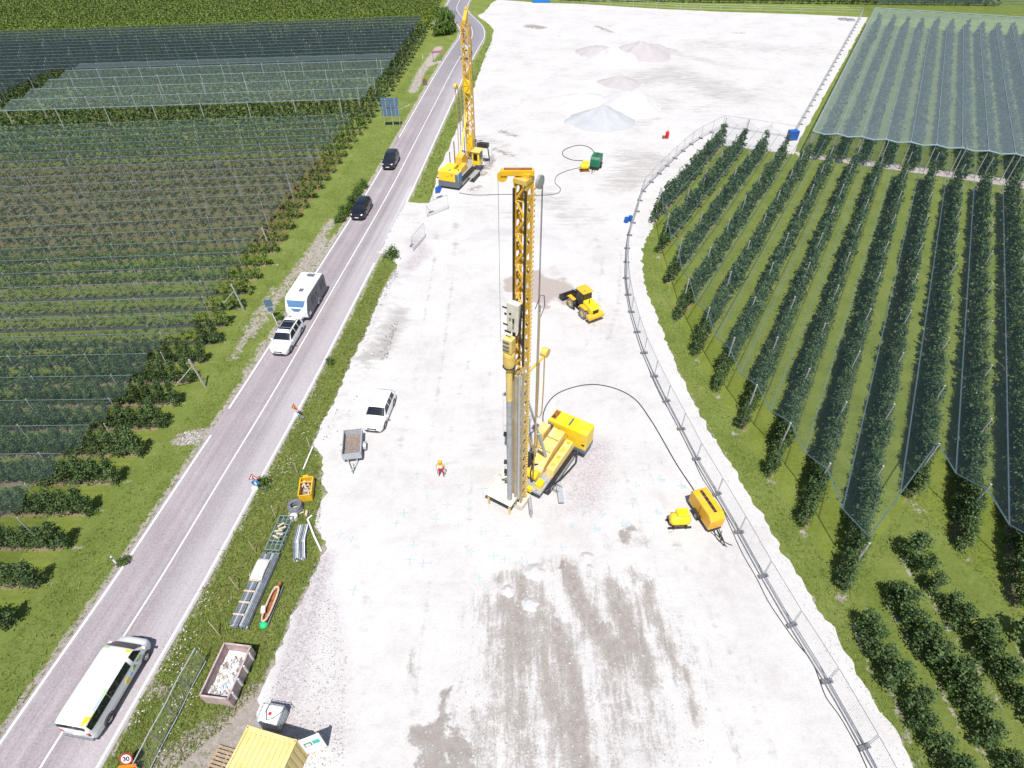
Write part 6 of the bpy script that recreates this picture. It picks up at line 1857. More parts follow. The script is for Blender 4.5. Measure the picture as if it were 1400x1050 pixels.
# ------------------------------------------------------------------ compressor and tanks by the right fence
def compressor(label, base, rz, L=2.7, W=1.25, H=1.75, paint='yellow_orange', z=GZ, small=False):
    t_ = thing('air_compressor', label, 'compressor', (base[0], base[1], z), rz)
    z0 = .45
    mb = MB(); mb.side([(-L / 2, z0), (-L / 2, H - .18), (-L / 2 + .12, H), (L / 2 - .35, H), (L / 2, H - .35), (L / 2, z0)], -W / 2, W / 2); cp = obj('canopy', mb, M[paint], t_, bevel=.06)
    mb = MB(); mb.box((-.12, .02, H + .012), (L * .72, W * .20, .03)); sl = obj('roof_slot', mb, M['dark_steel'], cp)
    for k in range(5):
        mb = MB(); mb.box((-.12 - L * .3 + k * L * .15, .02, H + .03), (.05, W * .18, .03)); obj('slat', mb, M['rust'], sl)
    for k in range(3):
        mb = MB(); mb.box((L / 2 - .17 + .012 * k, 0, H - .12 - .08 * k), (.02, W * .9, .015)); obj('crease', mb, M['yellow_dusty'], cp)
    for s in (-1, 1):
        mb = MB(); mb.box((0, s * (W / 2 + .006), (z0 + H) / 2), (.02, .012, H - z0 - .2)); obj('door_gap', mb, M['dark_steel'], cp)
    mb = MB(); mb.box((0, 0, z0 - .08), (L + .05, W * .8, .14)); obj('chassis', mb, M['dark_steel'], t_)
    tm = tyre_mesh(.30, .18); rm = rim_mesh(.30, .18)
    for s in (-1, 1):
        wheel(t_, -.1, s * (W / 2 + .04), .30, .18, tm, rm)
        mb = MB(); mb.side([(-.6, .55), (-.5, .72), (.3, .72), (.4, .55)], s * (W / 2 + .04) - .14, s * (W / 2 + .04) + .14); obj('mudguard', mb, M['dark_steel'], t_)
    mb = MB(); mb.cyl((L / 2 - .1, .3, .4), (L / 2 + 1.0, .04, .42), .035); mb.cyl((L / 2 - .1, -.3, .4), (L / 2 + 1.0, -.04, .42), .035); mb.cyl((L / 2 + .9, 0, .42), (L / 2 + 1.35, 0, .30), .04); obj('drawbar', mb, M['dark_steel'], t_)
    mb = MB(); mb.cyl((L / 2 + .45, .2, .02), (L / 2 + .45, .2, .7), .03); obj('prop_stand', mb, M['dark_steel'], t_)
    return t_
q0 = P(957, 688, 1.0); q1 = P(981, 716, 1.0)
cc = Vector((14.08, 25.5, 0))
compressor('large orange-yellow towed compressor with dark roof slot beside the right fence', cc, heading(Vector((14.45, 24.45, 0)), Vector((13.75, 26.6, 0))), 2.75, 1.2, 1.75)
def tank(label, u, v, rz, s=1.0, L=1.45, z=GZ):
    p = P(u, v, z)
    t_ = thing('pressure_tank', label, 'tank', tuple(p), rz)
    t_.scale = (s, s, s)
    mb = MB(); n = 18; r = .46; prof = [(-L / 2 - .02, .12), (-L / 2, .28), (-L / 2 + .12, .42), (-L / 2 + .25, .46), (L / 2 - .25, .46), (L / 2 - .12, .42), (L / 2, .28), (L / 2 + .02, .12)]
    vs = []; fs = []
    for (x, rr_) in prof:
        for i in range(n):
            a = 2 * math.pi * i / n; vs.append((x, rr_ * math.cos(a), .72 + rr_ * math.sin(a)))
    for k in range(len(prof) - 1):
        for i in range(n): fs.append((k * n + i, k * n + (i + 1) % n, (k + 1) * n + (i + 1) % n, (k + 1) * n + i))
    fs += [tuple(range(n - 1, -1, -1)), tuple(range((len(prof) - 1) * n, len(prof) * n))]
    mb.add(vs, fs); obj('shell', mb, M['yellow_bright'], t_, smooth=True)
    mb = MB(); mb.box((.12, .12, 1.24), (.85, .62, .34)); hd_ = obj('valve_hood', mb, M['yellow_bright'], t_, bevel=.04)
    mb = MB(); mb.box((.12, -.2, 1.10), (.9, .02, .03)); obj('hood_edge', mb, M['yellow_dusty'], hd_)
    for y in (-.30, .30):
        mb = MB(); mb.box((0, y * 1.15, .10), (L + .25, .10, .16)); obj('skid_runner', mb, M['rust'] if s < 1 else M['dark_steel'], t_)
    for x in (-.45, .45):
        mb = MB(); mb.box((x, 0, .24), (.10, .95, .14)); mb.cyl((x, -.45, .1), (x, -.45, .5), .04); obj('saddle', mb, M['dark_steel'], t_)
tank('small yellow pressure tank on a skid left of the large compressor', 927, 717, .05)
# far green compressor with yellow tank
compressor('green towed compressor on the far gravel', P(814.5, 229, GZ), math.radians(250), 2.2, 1.4, 1.9, 'green_machine')
tank('yellow tank on a rusty skid beside the green compressor', 799, 233.5, .08, .98, 1.3)

# hoses on the ground
def ground_hose(label, px, r, m, zs=None, name='hose'):
    pts = [P(u, v, GZ) for u, v in px]
    sm = resample([(p.x, p.y) for p in pts], .35)
    mb = MB(); mb.tube([(p.x, p.y, GZ + r * .9 + (zs(k / len(sm)) if zs else 0)) for k, p in enumerate(sm)], r, 6)
    return tag(obj(name, mb, M[m], None, smooth=True), label, 'hose')
ground_hose('black hose arching from the power pack to the large compressor', [(757, 607), (745, 590), (743, 565), (756, 543), (780, 531), (812, 526), (845, 533), (870, 548), (890, 575), (905, 600), (925, 635), (945, 665), (957, 684)], .045, 'hose')
ground_hose('thin dark cable running along the foot of the right fence', [(1190, 1062), (1176, 1030), (1160, 1000), (1145, 975), (1130, 955), (1122, 935), (1110, 905), (1090, 880), (1074, 858), (1050, 822), (1034, 790), (1015, 757), (996, 715), (985, 690), (972, 672), (958, 650), (947, 625), (935, 600), (920, 570), (905, 545), (893, 520), (884, 497)], .028, 'hose', name='cable')
ground_hose('looped thin hose from the far yellow tank', [(815, 212), (806, 202), (790, 199), (772, 205), (770, 213), (782, 219), (797, 220)], .05, 'hose')
ground_hose('thin hose trailing from the far tank towards the far rig', [(795, 229), (778, 233), (762, 240), (759, 250), (766, 258), (763, 264), (748, 267), (720, 267), (690, 266), (650, 267), (628, 264)], .04, 'hose')
ground_hose('dark hose bundle on the gravel below the compressor drawbar', [(976, 722), (978, 733), (984, 741), (994, 748)], .035, 'hose')
ground_hose('loose hose end beside the bundle under the drawbar', [(980, 724), (984, 731), (990, 741), (1001, 746)], .035, 'hose')
# the fence's lower rail carries dark cable conduits
cp = [P(u + 0, v, GZ) for u, v in F1]
sm = resample([(p.x - .16, p.y - .05) for p in cp], 1.0)
mb = MB(); mb.tube([(p.x, p.y, GZ + .05) for p in sm], .045, 6); tag(obj('conduit', mb, M['hose_grey'], None), 'grey cable conduit laid along the feet of the right fence', 'conduit')

# small far things
p = P(911.5, 189, GZ)
fx_ = thing('fire_extinguisher', 'red cylinder extinguisher standing on the far gravel', 'extinguisher', tuple(p), 0)
mb = MB(); mb.lathe([(.30, 0), (.30, .95), (.2, 1.1), (.06, 1.15), (.06, 1.25)], n=14); obj('cylinder', mb, M['red'], fx_, smooth=False)
mb = MB(); mb.box((-.55, -.1, .22), (.4, .4, .44)); mb.cyl((0, 0, 1.2), (-.1, 0, 1.9), .02); obj('stand', mb, M['rust'], fx_)
for k, (u, v, lab) in enumerate([(856, 304, 'blue barrel left of two beside the right fence'), (861.5, 302, 'blue barrel right of two beside the right fence')]):
    p = P(u, v, GZ); br = thing('barrel', lab, 'barrel', tuple(p), k)
    mb = MB(); mb.lathe([(.26, 0), (.29, .05), (.29, .3), (.31, .32), (.29, .35), (.29, .6), (.26, .68), (.25, .68)], n=16); obj('drum', mb, M['blue'], br)
    mb = MB(); mb.cyl((.1, 0, .67), (.1, 0, .72), .05, n=8); obj('bung', mb, M['black'], br)
p = P(1082, 191, GZ); bx_ = thing('blue_box', 'blue plastic water box at the fence corner behind the netted rows', 'box', tuple(p), .2)
mb = MB(); mb.box((0, 0, .75), (1.5, 1.1, 1.3)); obj('tub', mb, M['blue'], bx_, bevel=.08)
mb = MB(); mb.box((0, 0, 1.43), (1.55, 1.15, .08)); obj('lid', mb, M['blue'], bx_, bevel=.03)
mb = MB(); mb.box((0, 0, .06), (1.4, 1.0, .12)); obj('pallet', mb, M['wood'], bx_)
p = P(740, 4, GZ); cbn = thing('site_cabin', 'bright blue site cabin with white windows at the top edge', 'cabin', (p.x, p.y + 1.2, GZ), .02)
mb = MB(); mb.box((0, 0, 1.4), (5.2, 2.4, 2.6)); obj('wall', mb, M['cabin_blue'], cbn, bevel=.04)
for x in (-1.7, -.2): mb = MB(); mb.box((x, -1.21, 1.75), (.9, .05, .95)); obj('window', mb, M['sign_white'], cbn)
mb = MB(); mb.box((0, 0, 2.76), (5.3, 2.5, .12)); obj('roof', mb, M['white_plastic'], cbn)
mb = MB(); mb.box((1.6, -1.21, 1.25), (.9, .05, 1.95)); obj('door', mb, M['sky_blue'], cbn)
for k, (u, v) in enumerate([(1152, 27), (1162, 28)]):
    p = P(u, v, GZ); st = thing('panel_stack', 'flat stack of spare fence panels in the far right corner, %s one' % ('left', 'right')[k], 'fence panels', tuple(p), .05)
    for j in range(4):
        for y in (-.9, .9):
            mb = MB(); mb.box((0, y, .06 + j * .08), (2.0, .06, .06)); obj('rail', mb, M['galv'], st)
        for x in (-.95, 0, .95):
            mb = MB(); mb.box((x, 0, .06 + j * .08), (.05, 1.8, .05)); obj('bar', mb, M['galv'], st)
p = P(1076, 58, GZ)

# ------------------------------------------------------------------ person
def person(u, v):
    p = P(u, v, GZ)
    root = thing('person', 'person in orange and white hi-vis top, red trousers and helmet, standing on the gravel', 'person', tuple(p), math.radians(-95))
    # local: faces +x
    J = {'pel': (0, 0, .94, .135, .16), 'sp1': (.01, 0, 1.12, .12, .15), 'sp2': (.02, 0, 1.32, .125, .175), 'nk': (.03, 0, 1.47, .06, .06), 'hd': (.05, 0, 1.58, .085, .085), 'hd2': (.05, 0, 1.70, .085, .085),
         'shL': (.02, .19, 1.41, .065, .065), 'elL': (-.02, .33, 1.17, .048, .048), 'wrL': (.16, .30, .99, .034, .034), 'haL': (.23, .27, .95, .036, .03),
         'shR': (.02, -.19, 1.41, .065, .065), 'elR': (-.02, -.34, 1.18, .048, .048), 'wrR': (.14, -.34, 1.00, .034, .034), 'haR': (.21, -.32, .96, .036, .03),
         'hpL': (0, .10, .90, .10, .10), 'knL': (.05, .14, .50, .068, .068), 'anL': (.02, .17, .10, .048, .048), 'ftL': (.16, .19, .05, .042, .042),
         'hpR': (0, -.10, .90, .10, .10), 'knR': (.05, -.14, .50, .068, .068), 'anR': (.0, -.18, .10, .048, .048), 'ftR': (.14, -.21, .05, .042, .042)}
    E_ = [('pel', 'sp1'), ('sp1', 'sp2'), ('sp2', 'nk'), ('nk', 'hd'), ('hd', 'hd2'), ('sp2', 'shL'), ('shL', 'elL'), ('elL', 'wrL'), ('wrL', 'haL'), ('sp2', 'shR'), ('shR', 'elR'), ('elR', 'wrR'), ('wrR', 'haR'),
          ('pel', 'hpL'), ('hpL', 'knL'), ('knL', 'anL'), ('anL', 'ftL'), ('pel', 'hpR'), ('hpR', 'knR'), ('knR', 'anR'), ('anR', 'ftR')]
    # five short finger chains for each hand
    for s, h in ((1, 'haL'), (-1, 'haR')):
        hx, hy, hz = J[h][:3]
        for k in range(5):
            off = (-.03 + .02 * k)
            if k == 0: a = (hx + .02, hy - s * .05, hz + .0); b = (hx + .05, hy - s * .07, hz - .01)
            else: a = (hx + .06, hy + off * .9, hz - .02); b = (hx + .09 + .006 * (2 - abs(k - 2.5)), hy + off, hz - .05)
            J[h + 'a%d' % k] = (*a, .009, .009); J[h + 'b%d' % k] = (*b, .008, .008)
            E_ += [(h, h + 'a%d' % k), (h + 'a%d' % k, h + 'b%d' % k)]
    names = list(J); ix = {n_: i for i, n_ in enumerate(names)}
    me = bpy.data.meshes.new('body'); me.from_pydata([J[n_][:3] for n_ in names], [(ix[a], ix[b]) for a, b in E_], []); me.update()
    tmp = bpy.data.objects.new('body_skeleton', me); COL.objects.link(tmp)
    sk = tmp.modifiers.new('skin', 'SKIN'); sk.use_smooth_shade = True
    for n_, sv in zip(names, me.skin_vertices[0].data):
        sv.radius = (J[n_][3], J[n_][4]); sv.use_root = (n_ == 'pel')
    sb = tmp.modifiers.new('sub', 'SUBSURF'); sb.levels = 2; sb.render_levels = 2
    dg = bpy.context.evaluated_depsgraph_get()
    nm_ = bpy.data.meshes.new_from_object(tmp.evaluated_get(dg))
    bpy.data.objects.remove(tmp)
    nm_.materials.clear()
    for m in ('hivis', 'white_cloth', 'red_cloth', 'dark_cloth', 'skin'): nm_.materials.append(M[m])
    mi = []
    for f in nm_.polygons:
        c = f.center; arm = abs(c.y) > .24 and .85 < c.z < 1.36
        if c.z > 1.47: k = 4
        elif arm and c.z < 1.2: k = 4
        elif c.z > 1.30 or (arm and c.z > 1.2): k = 0
        elif c.z > 1.02: k = 1
        elif c.z > .28: k = 2
        else: k = 3
        mi.append(k)
    nm_.polygons.foreach_set('material_index', mi)
    obj('body', nm_, None, root, smooth=True)
    mb = MB(); mb.lathe([(.175, 1.70), (.135, 1.705), (.132, 1.77), (.10, 1.84), (.03, 1.865)], (.05, 0, 0), 18); hl = obj('helmet', mb, M['hivis'], root, smooth=True)
    mb = MB(); mb.lathe([(.098, 1.56), (.104, 1.66), (.10, 1.71)], (.035, 0, 0), 14); obj('hair', mb, M['dark_cloth'], root, smooth=True)
    mb = MB(); mb.box((.145, 0, 1.635), (.03, .028, .045)); obj('nose', mb, M['skin'], root, bevel=.01)
    for s in (-1, 1):
        mb = MB(); mb.box((.138, s * .034, 1.665), (.012, .022, .012)); obj('eye', mb, M['dark_cloth'], root)
    mb = MB(); mb.box((.138, 0, 1.585), (.014, .05, .010)); obj('mouth', mb, M['red_cloth'], root)
person(604, 650)

# ------------------------------------------------------------------ stored goods on the verge
def rect_from(px, z):
    q = [P(u, v, z) for u, v in px]
    c = sum(q, Vector()) / 4
    L = ((q[1] - q[0]).length + (q[2] - q[3]).length) / 2; W = ((q[3] - q[0]).length + (q[2] - q[1]).length) / 2
    return c, heading(q[1] + q[2], q[0] + q[3]), L, W
# skip of rubble
c, rz, L, W = rect_from([(310, 958), (344, 884), (306, 878.5), (274, 950)], 1.25)
sk = thing('rubbish_skip', 'open rusty pink-grey skip filled with white rubble and rubbish', 'skip', (c.x, c.y, 0), rz)
L, W = L, W
def open_box(t_, L, W, z0, z1, mi, mo, th_=.05, flare=.0):
    mb = MB(); mb.box((0, 0, z0 + .03), (L - .06, W - .06, .06)); obj('floor', mb, mi, t_)
    for (c_, s_, n_) in [((0, W / 2 - th_ / 2, (z0 + z1) / 2), (L, th_, z1 - z0), 0), ((0, -W / 2 + th_ / 2, (z0 + z1) / 2), (L, th_, z1 - z0), 0), ((L / 2 - th_ / 2, 0, (z0 + z1) / 2), (th_, W - 2 * th_ - .004, z1 - z0), 1), ((-L / 2 + th_ / 2, 0, (z0 + z1) / 2), (th_, W - 2 * th_ - .004, z1 - z0), 1)]:
        mb = MB(); mb.box(c_, s_); w_ = obj('wall', mb, mo, t_)
        mb = MB(); mb.box((c_[0], c_[1], z1 + .025), (s_[0] + .04, s_[1] + .04, .05)); obj('rim', mb, mo, w_)
open_box(sk, L, W, .22, 1.25, M['pink_rust'], M['pink_rust'])
for s in (-1, 1):
    for k in range(4):
        mb = MB(); mb.box((-L / 2 + .4 + k * (L - .8) / 3, s * (W / 2 + .04), .75), (.09, .08, .9)); obj('rib', mb, M['white_plastic'] if s < 0 else M['pink_rust'], sk)
for x in (-.75 * L / 2, .75 * L / 2):
    for j in range(3):
        mb = MB(); mb.box((x - .1 + .1 * j, 0, .08), (.09, W * .95, .15)); obj('pallet_board', mb, M['wood_pale'], sk)
rb = random.Random(4)
cols = [M['stone'], M['white_bag'], M['stone'], M['wood_pale'], M['stone_grey'], M['white_bag'], M['white_plastic'], M['white_plastic'], M['stone'], M['logo_blue'], M['stone'], M['pink_rust']]
heap = MB()
nu, nv = 14, 9; vs = []; fs = []
for i in range(nu):
    for j in range(nv):
        x = -L / 2 + .08 + (L - .16) * i / (nu - 1); y = -W / 2 + .08 + (W - .16) * j / (nv - 1)
        vs.append((x, y, .55 + .22 * mnoise.noise(Vector((x * 2, y * 2, 4))) - .10 * (x > L * .2)))
for i in range(nu - 1):
    for j in range(nv - 1): fs.append((i * nv + j, (i + 1) * nv + j, (i + 1) * nv + j + 1, i * nv + j + 1))
heap.add(vs, fs); rubble = obj('rubble', heap, M['white_bag'], sk)
for k in range(120):
    s = rb.uniform(.05, .18) * (1.6 if rb.random() < .15 else 1)
    mb = MB(); mb.box((0, 0, 0), (s * 1.4, s, s * .6), taper=.8)
    x = rb.uniform(-L / 2 + .2, L / 2 - .55); y = rb.uniform(-W / 2 + .2, W / 2 - .2)
    obj('debris', mb, rb.choice(cols), rubble, loc=(x, y, .58 + .22 * mnoise.noise(Vector((x * 2, y * 2, 4))) + s * .2), rot=(rb.uniform(-.6, .6), rb.uniform(-.6, .6), rb.uniform(0, 6)))

# IBC tank
p = P(378, 985, 0)
ib = thing('ibc_tank', 'white cube water tank in a wire cage beside the yellow container', 'water tank', (P(377, 986).x, P(377, 986).y, .02), math.radians(-9))
mb = MB(); mb.box((0, 0, .65), (1.15, .95, 1.0)); obj('bottle', mb, M['white_plastic'], ib, bevel=.08)
for s in (-1, 1):
    for x in np.linspace(-.58, .58, 7):
        mb = MB(); mb.box((x, s * .5, .65), (.02, .02, 1.05)); obj('cage_bar', mb, M['galv'], ib)
    for y in np.linspace(-.48, .48, 6):
        mb = MB(); mb.box((s * .6, y, .65), (.02, .02, 1.05)); obj('cage_bar', mb, M['galv'], ib)
    for z in (.25, .5, .75, 1.0, 1.17):
        mb = MB(); mb.box((0, s * .512, z), (1.2, .02, .02)); mb.box((s * .612, 0, z + .004), (.02, 1.0, .02)); obj('cage_bar', mb, M['galv'], ib)
for x in (-.3, .25):
    mb = MB(); mb.box((x, 0, 1.19), (.03, 1.0, .02)); obj('top_bar', mb, M['galv'], ib)
mb = MB(); mb.cyl((.0, 0, 1.14), (.0, 0, 1.2), .09, n=14); obj('lid', mb, M['red'], ib)
mb = MB(); mb.tube([(-.2, .5, 1.22), (-.25, .1, 1.22), (-.05, -.35, 1.22), (.3, -.2, 1.22), (.62, .2, 1.2), (.6, .6, .9), (.8, .7, .3)], .018, 6); obj('strap', mb, M['hose'], ib)
mb = MB(); mb.box((0, 0, .06), (1.2, 1.0, .12)); obj('pallet', mb, M['wood'], ib)

# yellow container
c1, c2 = P(338.6, 991.7, 2.6), P(406, 1011.6, 2.6)
ang = heading(c2, c1)
wv = (c2 - c1); Wc = wv.length
bk_ = (c1 + c2) / 2; inw = Vector((math.sin(ang), -math.cos(ang), 0))
Lc = 6.0
cen = bk_ + inw * Lc / 2
ct = thing('shipping_container', 'faded yellow steel container with ribbed roof at the bottom edge', 'container', (cen.x, cen.y, 0), ang)
Hc = 2.6
t = NT('faded_yellow_container')
f1 = t.noise(0.9, 6, 0.7); f2 = t.noise(4, 5, 0.7, t.coord((.5, 3, 1)))
cc_ = t.mix(t.step(f1, .45, .7), (0.66, 0.53, 0.24), (0.62, 0.45, 0.15)); cc_ = t.mix(t.math('MULTIPLY', t.step(f2, .55, .75), .55), cc_, (0.34, 0.27, 0.20))
M['container'] = t.done(t.principled(cc_, .7, 0, None, .3))
mb = MB(); mb.box((0, 0, Hc / 2 - .03), (Wc - .06, Lc - .06, Hc - .1)); obj('shell', mb, M['container'], ct)
for k in range(9):
    x = -Wc / 2 + .32 + k * (Wc - .64) / 8
    mb = MB(); mb.box((x, 0, Hc - .055), (.14, Lc - .5, .05)); obj('roof_rib', mb, M['container'], ct, bevel=.015)
for (c_, s_) in [((0, Lc / 2 - .06, Hc - .05), (Wc, .12, .12)), ((0, -Lc / 2 + .06, Hc - .05), (Wc, .12, .12)), ((Wc / 2 - .05, 0, Hc - .05), (.11, Lc - .25, .115)), ((-Wc / 2 + .05, 0, Hc - .05), (.11, Lc - .25, .115))]:
    mb = MB(); mb.box(c_, s_); obj('roof_rail', mb, M['container'], ct)
for sx in (-1, 1):
    for sy in (-1, 1):
        mb = MB(); mb.box((sx * (Wc / 2 - .07), sy * (Lc / 2 - .08), Hc - .02), (.16, .18, .1)); cf = obj('corner_casting', mb, M['container'], ct)
        mb = MB(); mb.box((sx * (Wc / 2 - .07), sy * (Lc / 2 - .08), Hc + .032), (.06, .09, .012)); obj('lifting_hole', mb, M['rust'], cf)
        mb = MB(); mb.box((sx * (Wc / 2 - .05), sy * (Lc / 2 - .05), Hc / 2 - .05), (.12, .12, Hc - .1)); obj('corner_post', mb, M['container'], ct)
    for k in range(18):
        mb = MB(); mb.box((sx * (Wc / 2 - .02), -Lc / 2 + .3 + k * (Lc - .6) / 17, Hc / 2 - .05), (.05, .16, Hc - .3)); obj('wall_rib', mb, M['container'], ct)
mb = MB(); mb.cyl((-.55, 1.1, Hc - .02), (-.55, 1.1, Hc + .05), .09, n=12); obj('vent', mb, M['rust'], ct)

# white information board beside the container
b0, b1 = P(419.5, 1034), P(449, 1022.5)
bd_ = thing('sign_board', 'white upright board with green panels beside the yellow container', 'board', (b0.x, b0.y, 0), heading(b1, b0))
Lb = (b1 - b0).length
mb = MB(); mb.box((Lb / 2, 0, 1.35), (Lb, .05, 2.1)); fb = obj('panel', mb, M['sign_white'], bd_)
mb = MB(); mb.box((Lb * .36, -.03, 1.55), (.36, .012, .5)); g_ = obj('green_frame', mb, M['dark_green'], fb)
mb = MB(); mb.box((Lb * .36, -.04, 1.52), (.26, .012, .3)); obj('frame_inside', mb, M['sign_white'], g_)
mb = MB(); mb.box((Lb * .72, -.03, 1.6), (.34, .012, .45)); obj('teal_panel', mb, M['teal'], fb)
for x in (.12, Lb - .12):
    mb = MB(); mb.box((x, .06, 1.2), (.09, .07, 2.4)); obj('leg', mb, M['wood'], bd_)
    mb = MB(); mb.cyl((x, .08, 1.7), (x, .75, .05), .03); obj('prop', mb, M['wood'], bd_)
p = P(412, 1044)
pl = thing('plank_pile', 'loose weathered planks lying between the container and the white board', 'planks', (p.x, p.y, 0), math.radians(70))
for k in range(4):
    mb = MB(); mb.box((0, k * .22 - .3, .04 + .05 * (k % 2)), (2.2, .17, .04), rz=.05 * (k - 1.5)); obj('plank', mb, M['wood' if k % 2 else 'wood_pale'], pl)
p = P(312, 1040, .15)
pl = thing('pallet', 'grey-brown wooden pallet on the grass left of the container', 'pallet', (p.x - .2, p.y, 0), ang)
for k in range(7):
    mb = MB(); mb.box((0, -.55 + k * .185, .135), (1.5, .12, .025)); obj('slat', mb, M['wood'], pl)
for x in (-.68, 0, .68):
    mb = MB(); mb.box((x, 0, .06), (.1, 1.2, .11)); obj('bearer', mb, M['wood'], pl)

# yellow tool skip
c, rz, L, W = rect_from([(406, 680), (411, 650), (429, 650), (425.5, 682)], .75)
rz = heading(P(419, 651), P(415, 682))
ys = thing('tool_skip', 'yellow steel skip with timber and scrap inside, on the grass by the hose coil', 'skip', (c.x, c.y, 0), rz)
open_box(ys, 1.75, .95, .08, .78, M['brown'], M['yellow'], .04)
mb = MB(); mb.box((.98, .12, .72), (.28, .4, .1)); obj('lip', mb, M['yellow'], ys)
mb = MB(); mb.box((.45, 0, .74), (.09, .86, .06)); obj('cross_bar', mb, M['yellow'], ys)
for k in range(9):
    mb = MB(); mb.box((0, 0, 0), (rb.uniform(.3, .75), rb.uniform(.06, .13), .06)); obj('timber', mb, M['wood_pale' if k % 3 else 'stone'], ys, loc=(rb.uniform(-.2, .5), rb.uniform(-.25, .25), .30 + .04 * k), rot=(rb.uniform(-.3, .3), rb.uniform(-.3, .3), rb.uniform(0, 3)))
# hose coil on pallet
p = P(405, 697)
hc_ = thing('hose_coil', 'grey coiled thick hose on a pallet below the yellow skip', 'hose coil', (p.x, p.y, 0), .3)
for j in range(5):
    for k in range(2):
        mb = MB(); mb.torus((.02 * math.sin(j * 2), .02 * math.cos(j * 3), .18 + j * .11), .47 - .11 * k + .02 * math.sin(j), .066, 28, 7); obj('coil', mb, M['hose_grey'], hc_, smooth=True)
for k in range(5):
    mb = MB(); mb.box((0, -.45 + k * .22, .10), (1.1, .12, .03)); obj('slat', mb, M['wood_pale'], hc_)
mb = MB(); mb.box((-.4, 0, .04), (.1, 1.0, .08)); mb.box((.4, 0, .04), (.1, 1.0, .08)); obj('bearer', mb, M['wood'], hc_)
mb = MB(); mb.lathe([(.30, .02), (.30, .35), (.22, .42)], (-.15, -.75, 0), 12); obj('white_sack', mb, M['white_bag'], hc_)
# steel frame rack
c, rz, L, W = rect_from([(362, 752), (384, 704), (400, 708), (382, 753)], .5)
rk = thing('steel_frame', 'open grey-green steel ladder frame lying on the grass', 'frame', (c.x, c.y, 0), rz)
M['frame_green'] = plain('grey_green_steel', (0.24, 0.32, 0.32), .55, .3, var=.15)
for z in (.12, .55):
    for y in (-W / 2, -W / 6, W / 6, W / 2):
        mb = MB(); mb.box((0, y, z), (L, .06, .06)); obj('rail', mb, M['frame_green'], rk)
    for x in np.linspace(-L / 2, L / 2, 5):
        mb = MB(); mb.box((x, 0, z + .003), (.06, W, .05)); obj('rung', mb, M['frame_green'], rk)
for x in np.linspace(-L / 2, L / 2, 5):
    for y in (-W / 2, W / 2):
        mb = MB(); mb.box((x, y, .33), (.055, .055, .5)); obj('upright', mb, M['frame_green'], rk)
for k in range(5):
    mb = MB(); mb.box((0, 0, 0), (.5, .12, .05)); obj('board', mb, M['wood_pale'], rk, loc=(-.4 + .25 * k, .1 * (-1) ** k, .62), rot=(0, 0, 1.2 + .3 * k))
# scaffold tube bundle
c, rz, L, W = rect_from([(400, 762), (404, 718), (419, 718), (415, 763)], .4)
sb_ = thing('tube_bundle', 'short bundle of grey scaffold tubes stacked right of the steel frame', 'tubes', (c.x, c.y, 0), rz)
for j in range(4):
    for k in range(7):
        for h_ in range(2):
            mb = MB(); mb.cyl((-L * .27, 0, 0), (L * .27, 0, 0), .045, n=8)
            obj('tube', mb, M[('galv', 'white_plastic', 'galv', 'galv_dark')[(j * 3 + k) % 4]], sb_, loc=((-L * .24 if h_ else L * .24) + rb.uniform(-.06, .06), -.36 + k * .12, .08 + j * .10), rot=(0, 0, (.10 if h_ else -.12) + rb.uniform(-.04, .04)))
# long pipe stack with battens
c, rz, L, W = rect_from([(326, 857), (376, 757), (392, 760), (344, 857)], .4)
c, rz, L, W = rect_from([(313, 856), (362, 757), (377, 757), (336, 856)], .4)
ps = thing('pipe_stack', 'long stack of grey steel pipes held by pale battens on the grass', 'pipes', (c.x, c.y, 0), rz)
L_ = L
for j in range(3):
    for k in range(10):
        if j == 2 and k in (4,): continue
        mb = MB(); mb.cyl((-L_ / 2, 0, 0), (L_ / 2, 0, 0), .058, n=8)
        obj('pipe', mb, M[('galv_dark', 'galv', 'hose_grey', 'galv_dark')[(k + j) % 4]], ps, loc=(rb.uniform(-.12, .12), -.55 + k * .122, .10 + j * .122))
for x in (-L_ * .36, -L_ * .20, -L_ * .05, L_ * .10):
    mb = MB(); mb.box((x, .22, .45), (.10, .75, .05)); obj('batten', mb, M['wood_pale'], ps)
p = P(357, 779, .4)
wb = thing('bulk_bag', 'white woven sack slumped over the upper end of the pipe stack', 'sack', (p.x - .05, p.y, .42), rz)
nu, nv = 16, 10; vs = []; fs = []
for i in range(nu + 1):
    for j in range(nv + 1):
        x = -.75 + 1.5 * i / nu; y = -.42 + .84 * j / nv
        e = max(0, 1 - (abs(x) / .78) ** 4) * max(0, 1 - (abs(y) / .45) ** 4)
        vs.append((x, y, .30 * e ** .5 + .06 * mnoise.noise(Vector((x * 3, y * 3, 8))) * e))
for i in range(nu):
    for j in range(nv): fs.append((i * (nv + 1) + j, (i + 1) * (nv + 1) + j, (i + 1) * (nv + 1) + j + 1, i * (nv + 1) + j + 1))
mb = MB(); mb.add(vs, fs); obj('cloth', mb, M['white_bag'], wb, smooth=True)
mb = MB(); mb.box((0, 0, .005), (1.44, .8, .02)); obj('load', mb, M['white_bag'], wb)
mb = MB(); mb.tube([(-.6, .3, .2), (-.65, .38, .35), (-.5, .4, .3)], .03, 5); obj('handle', mb, M['white_bag'], wb)
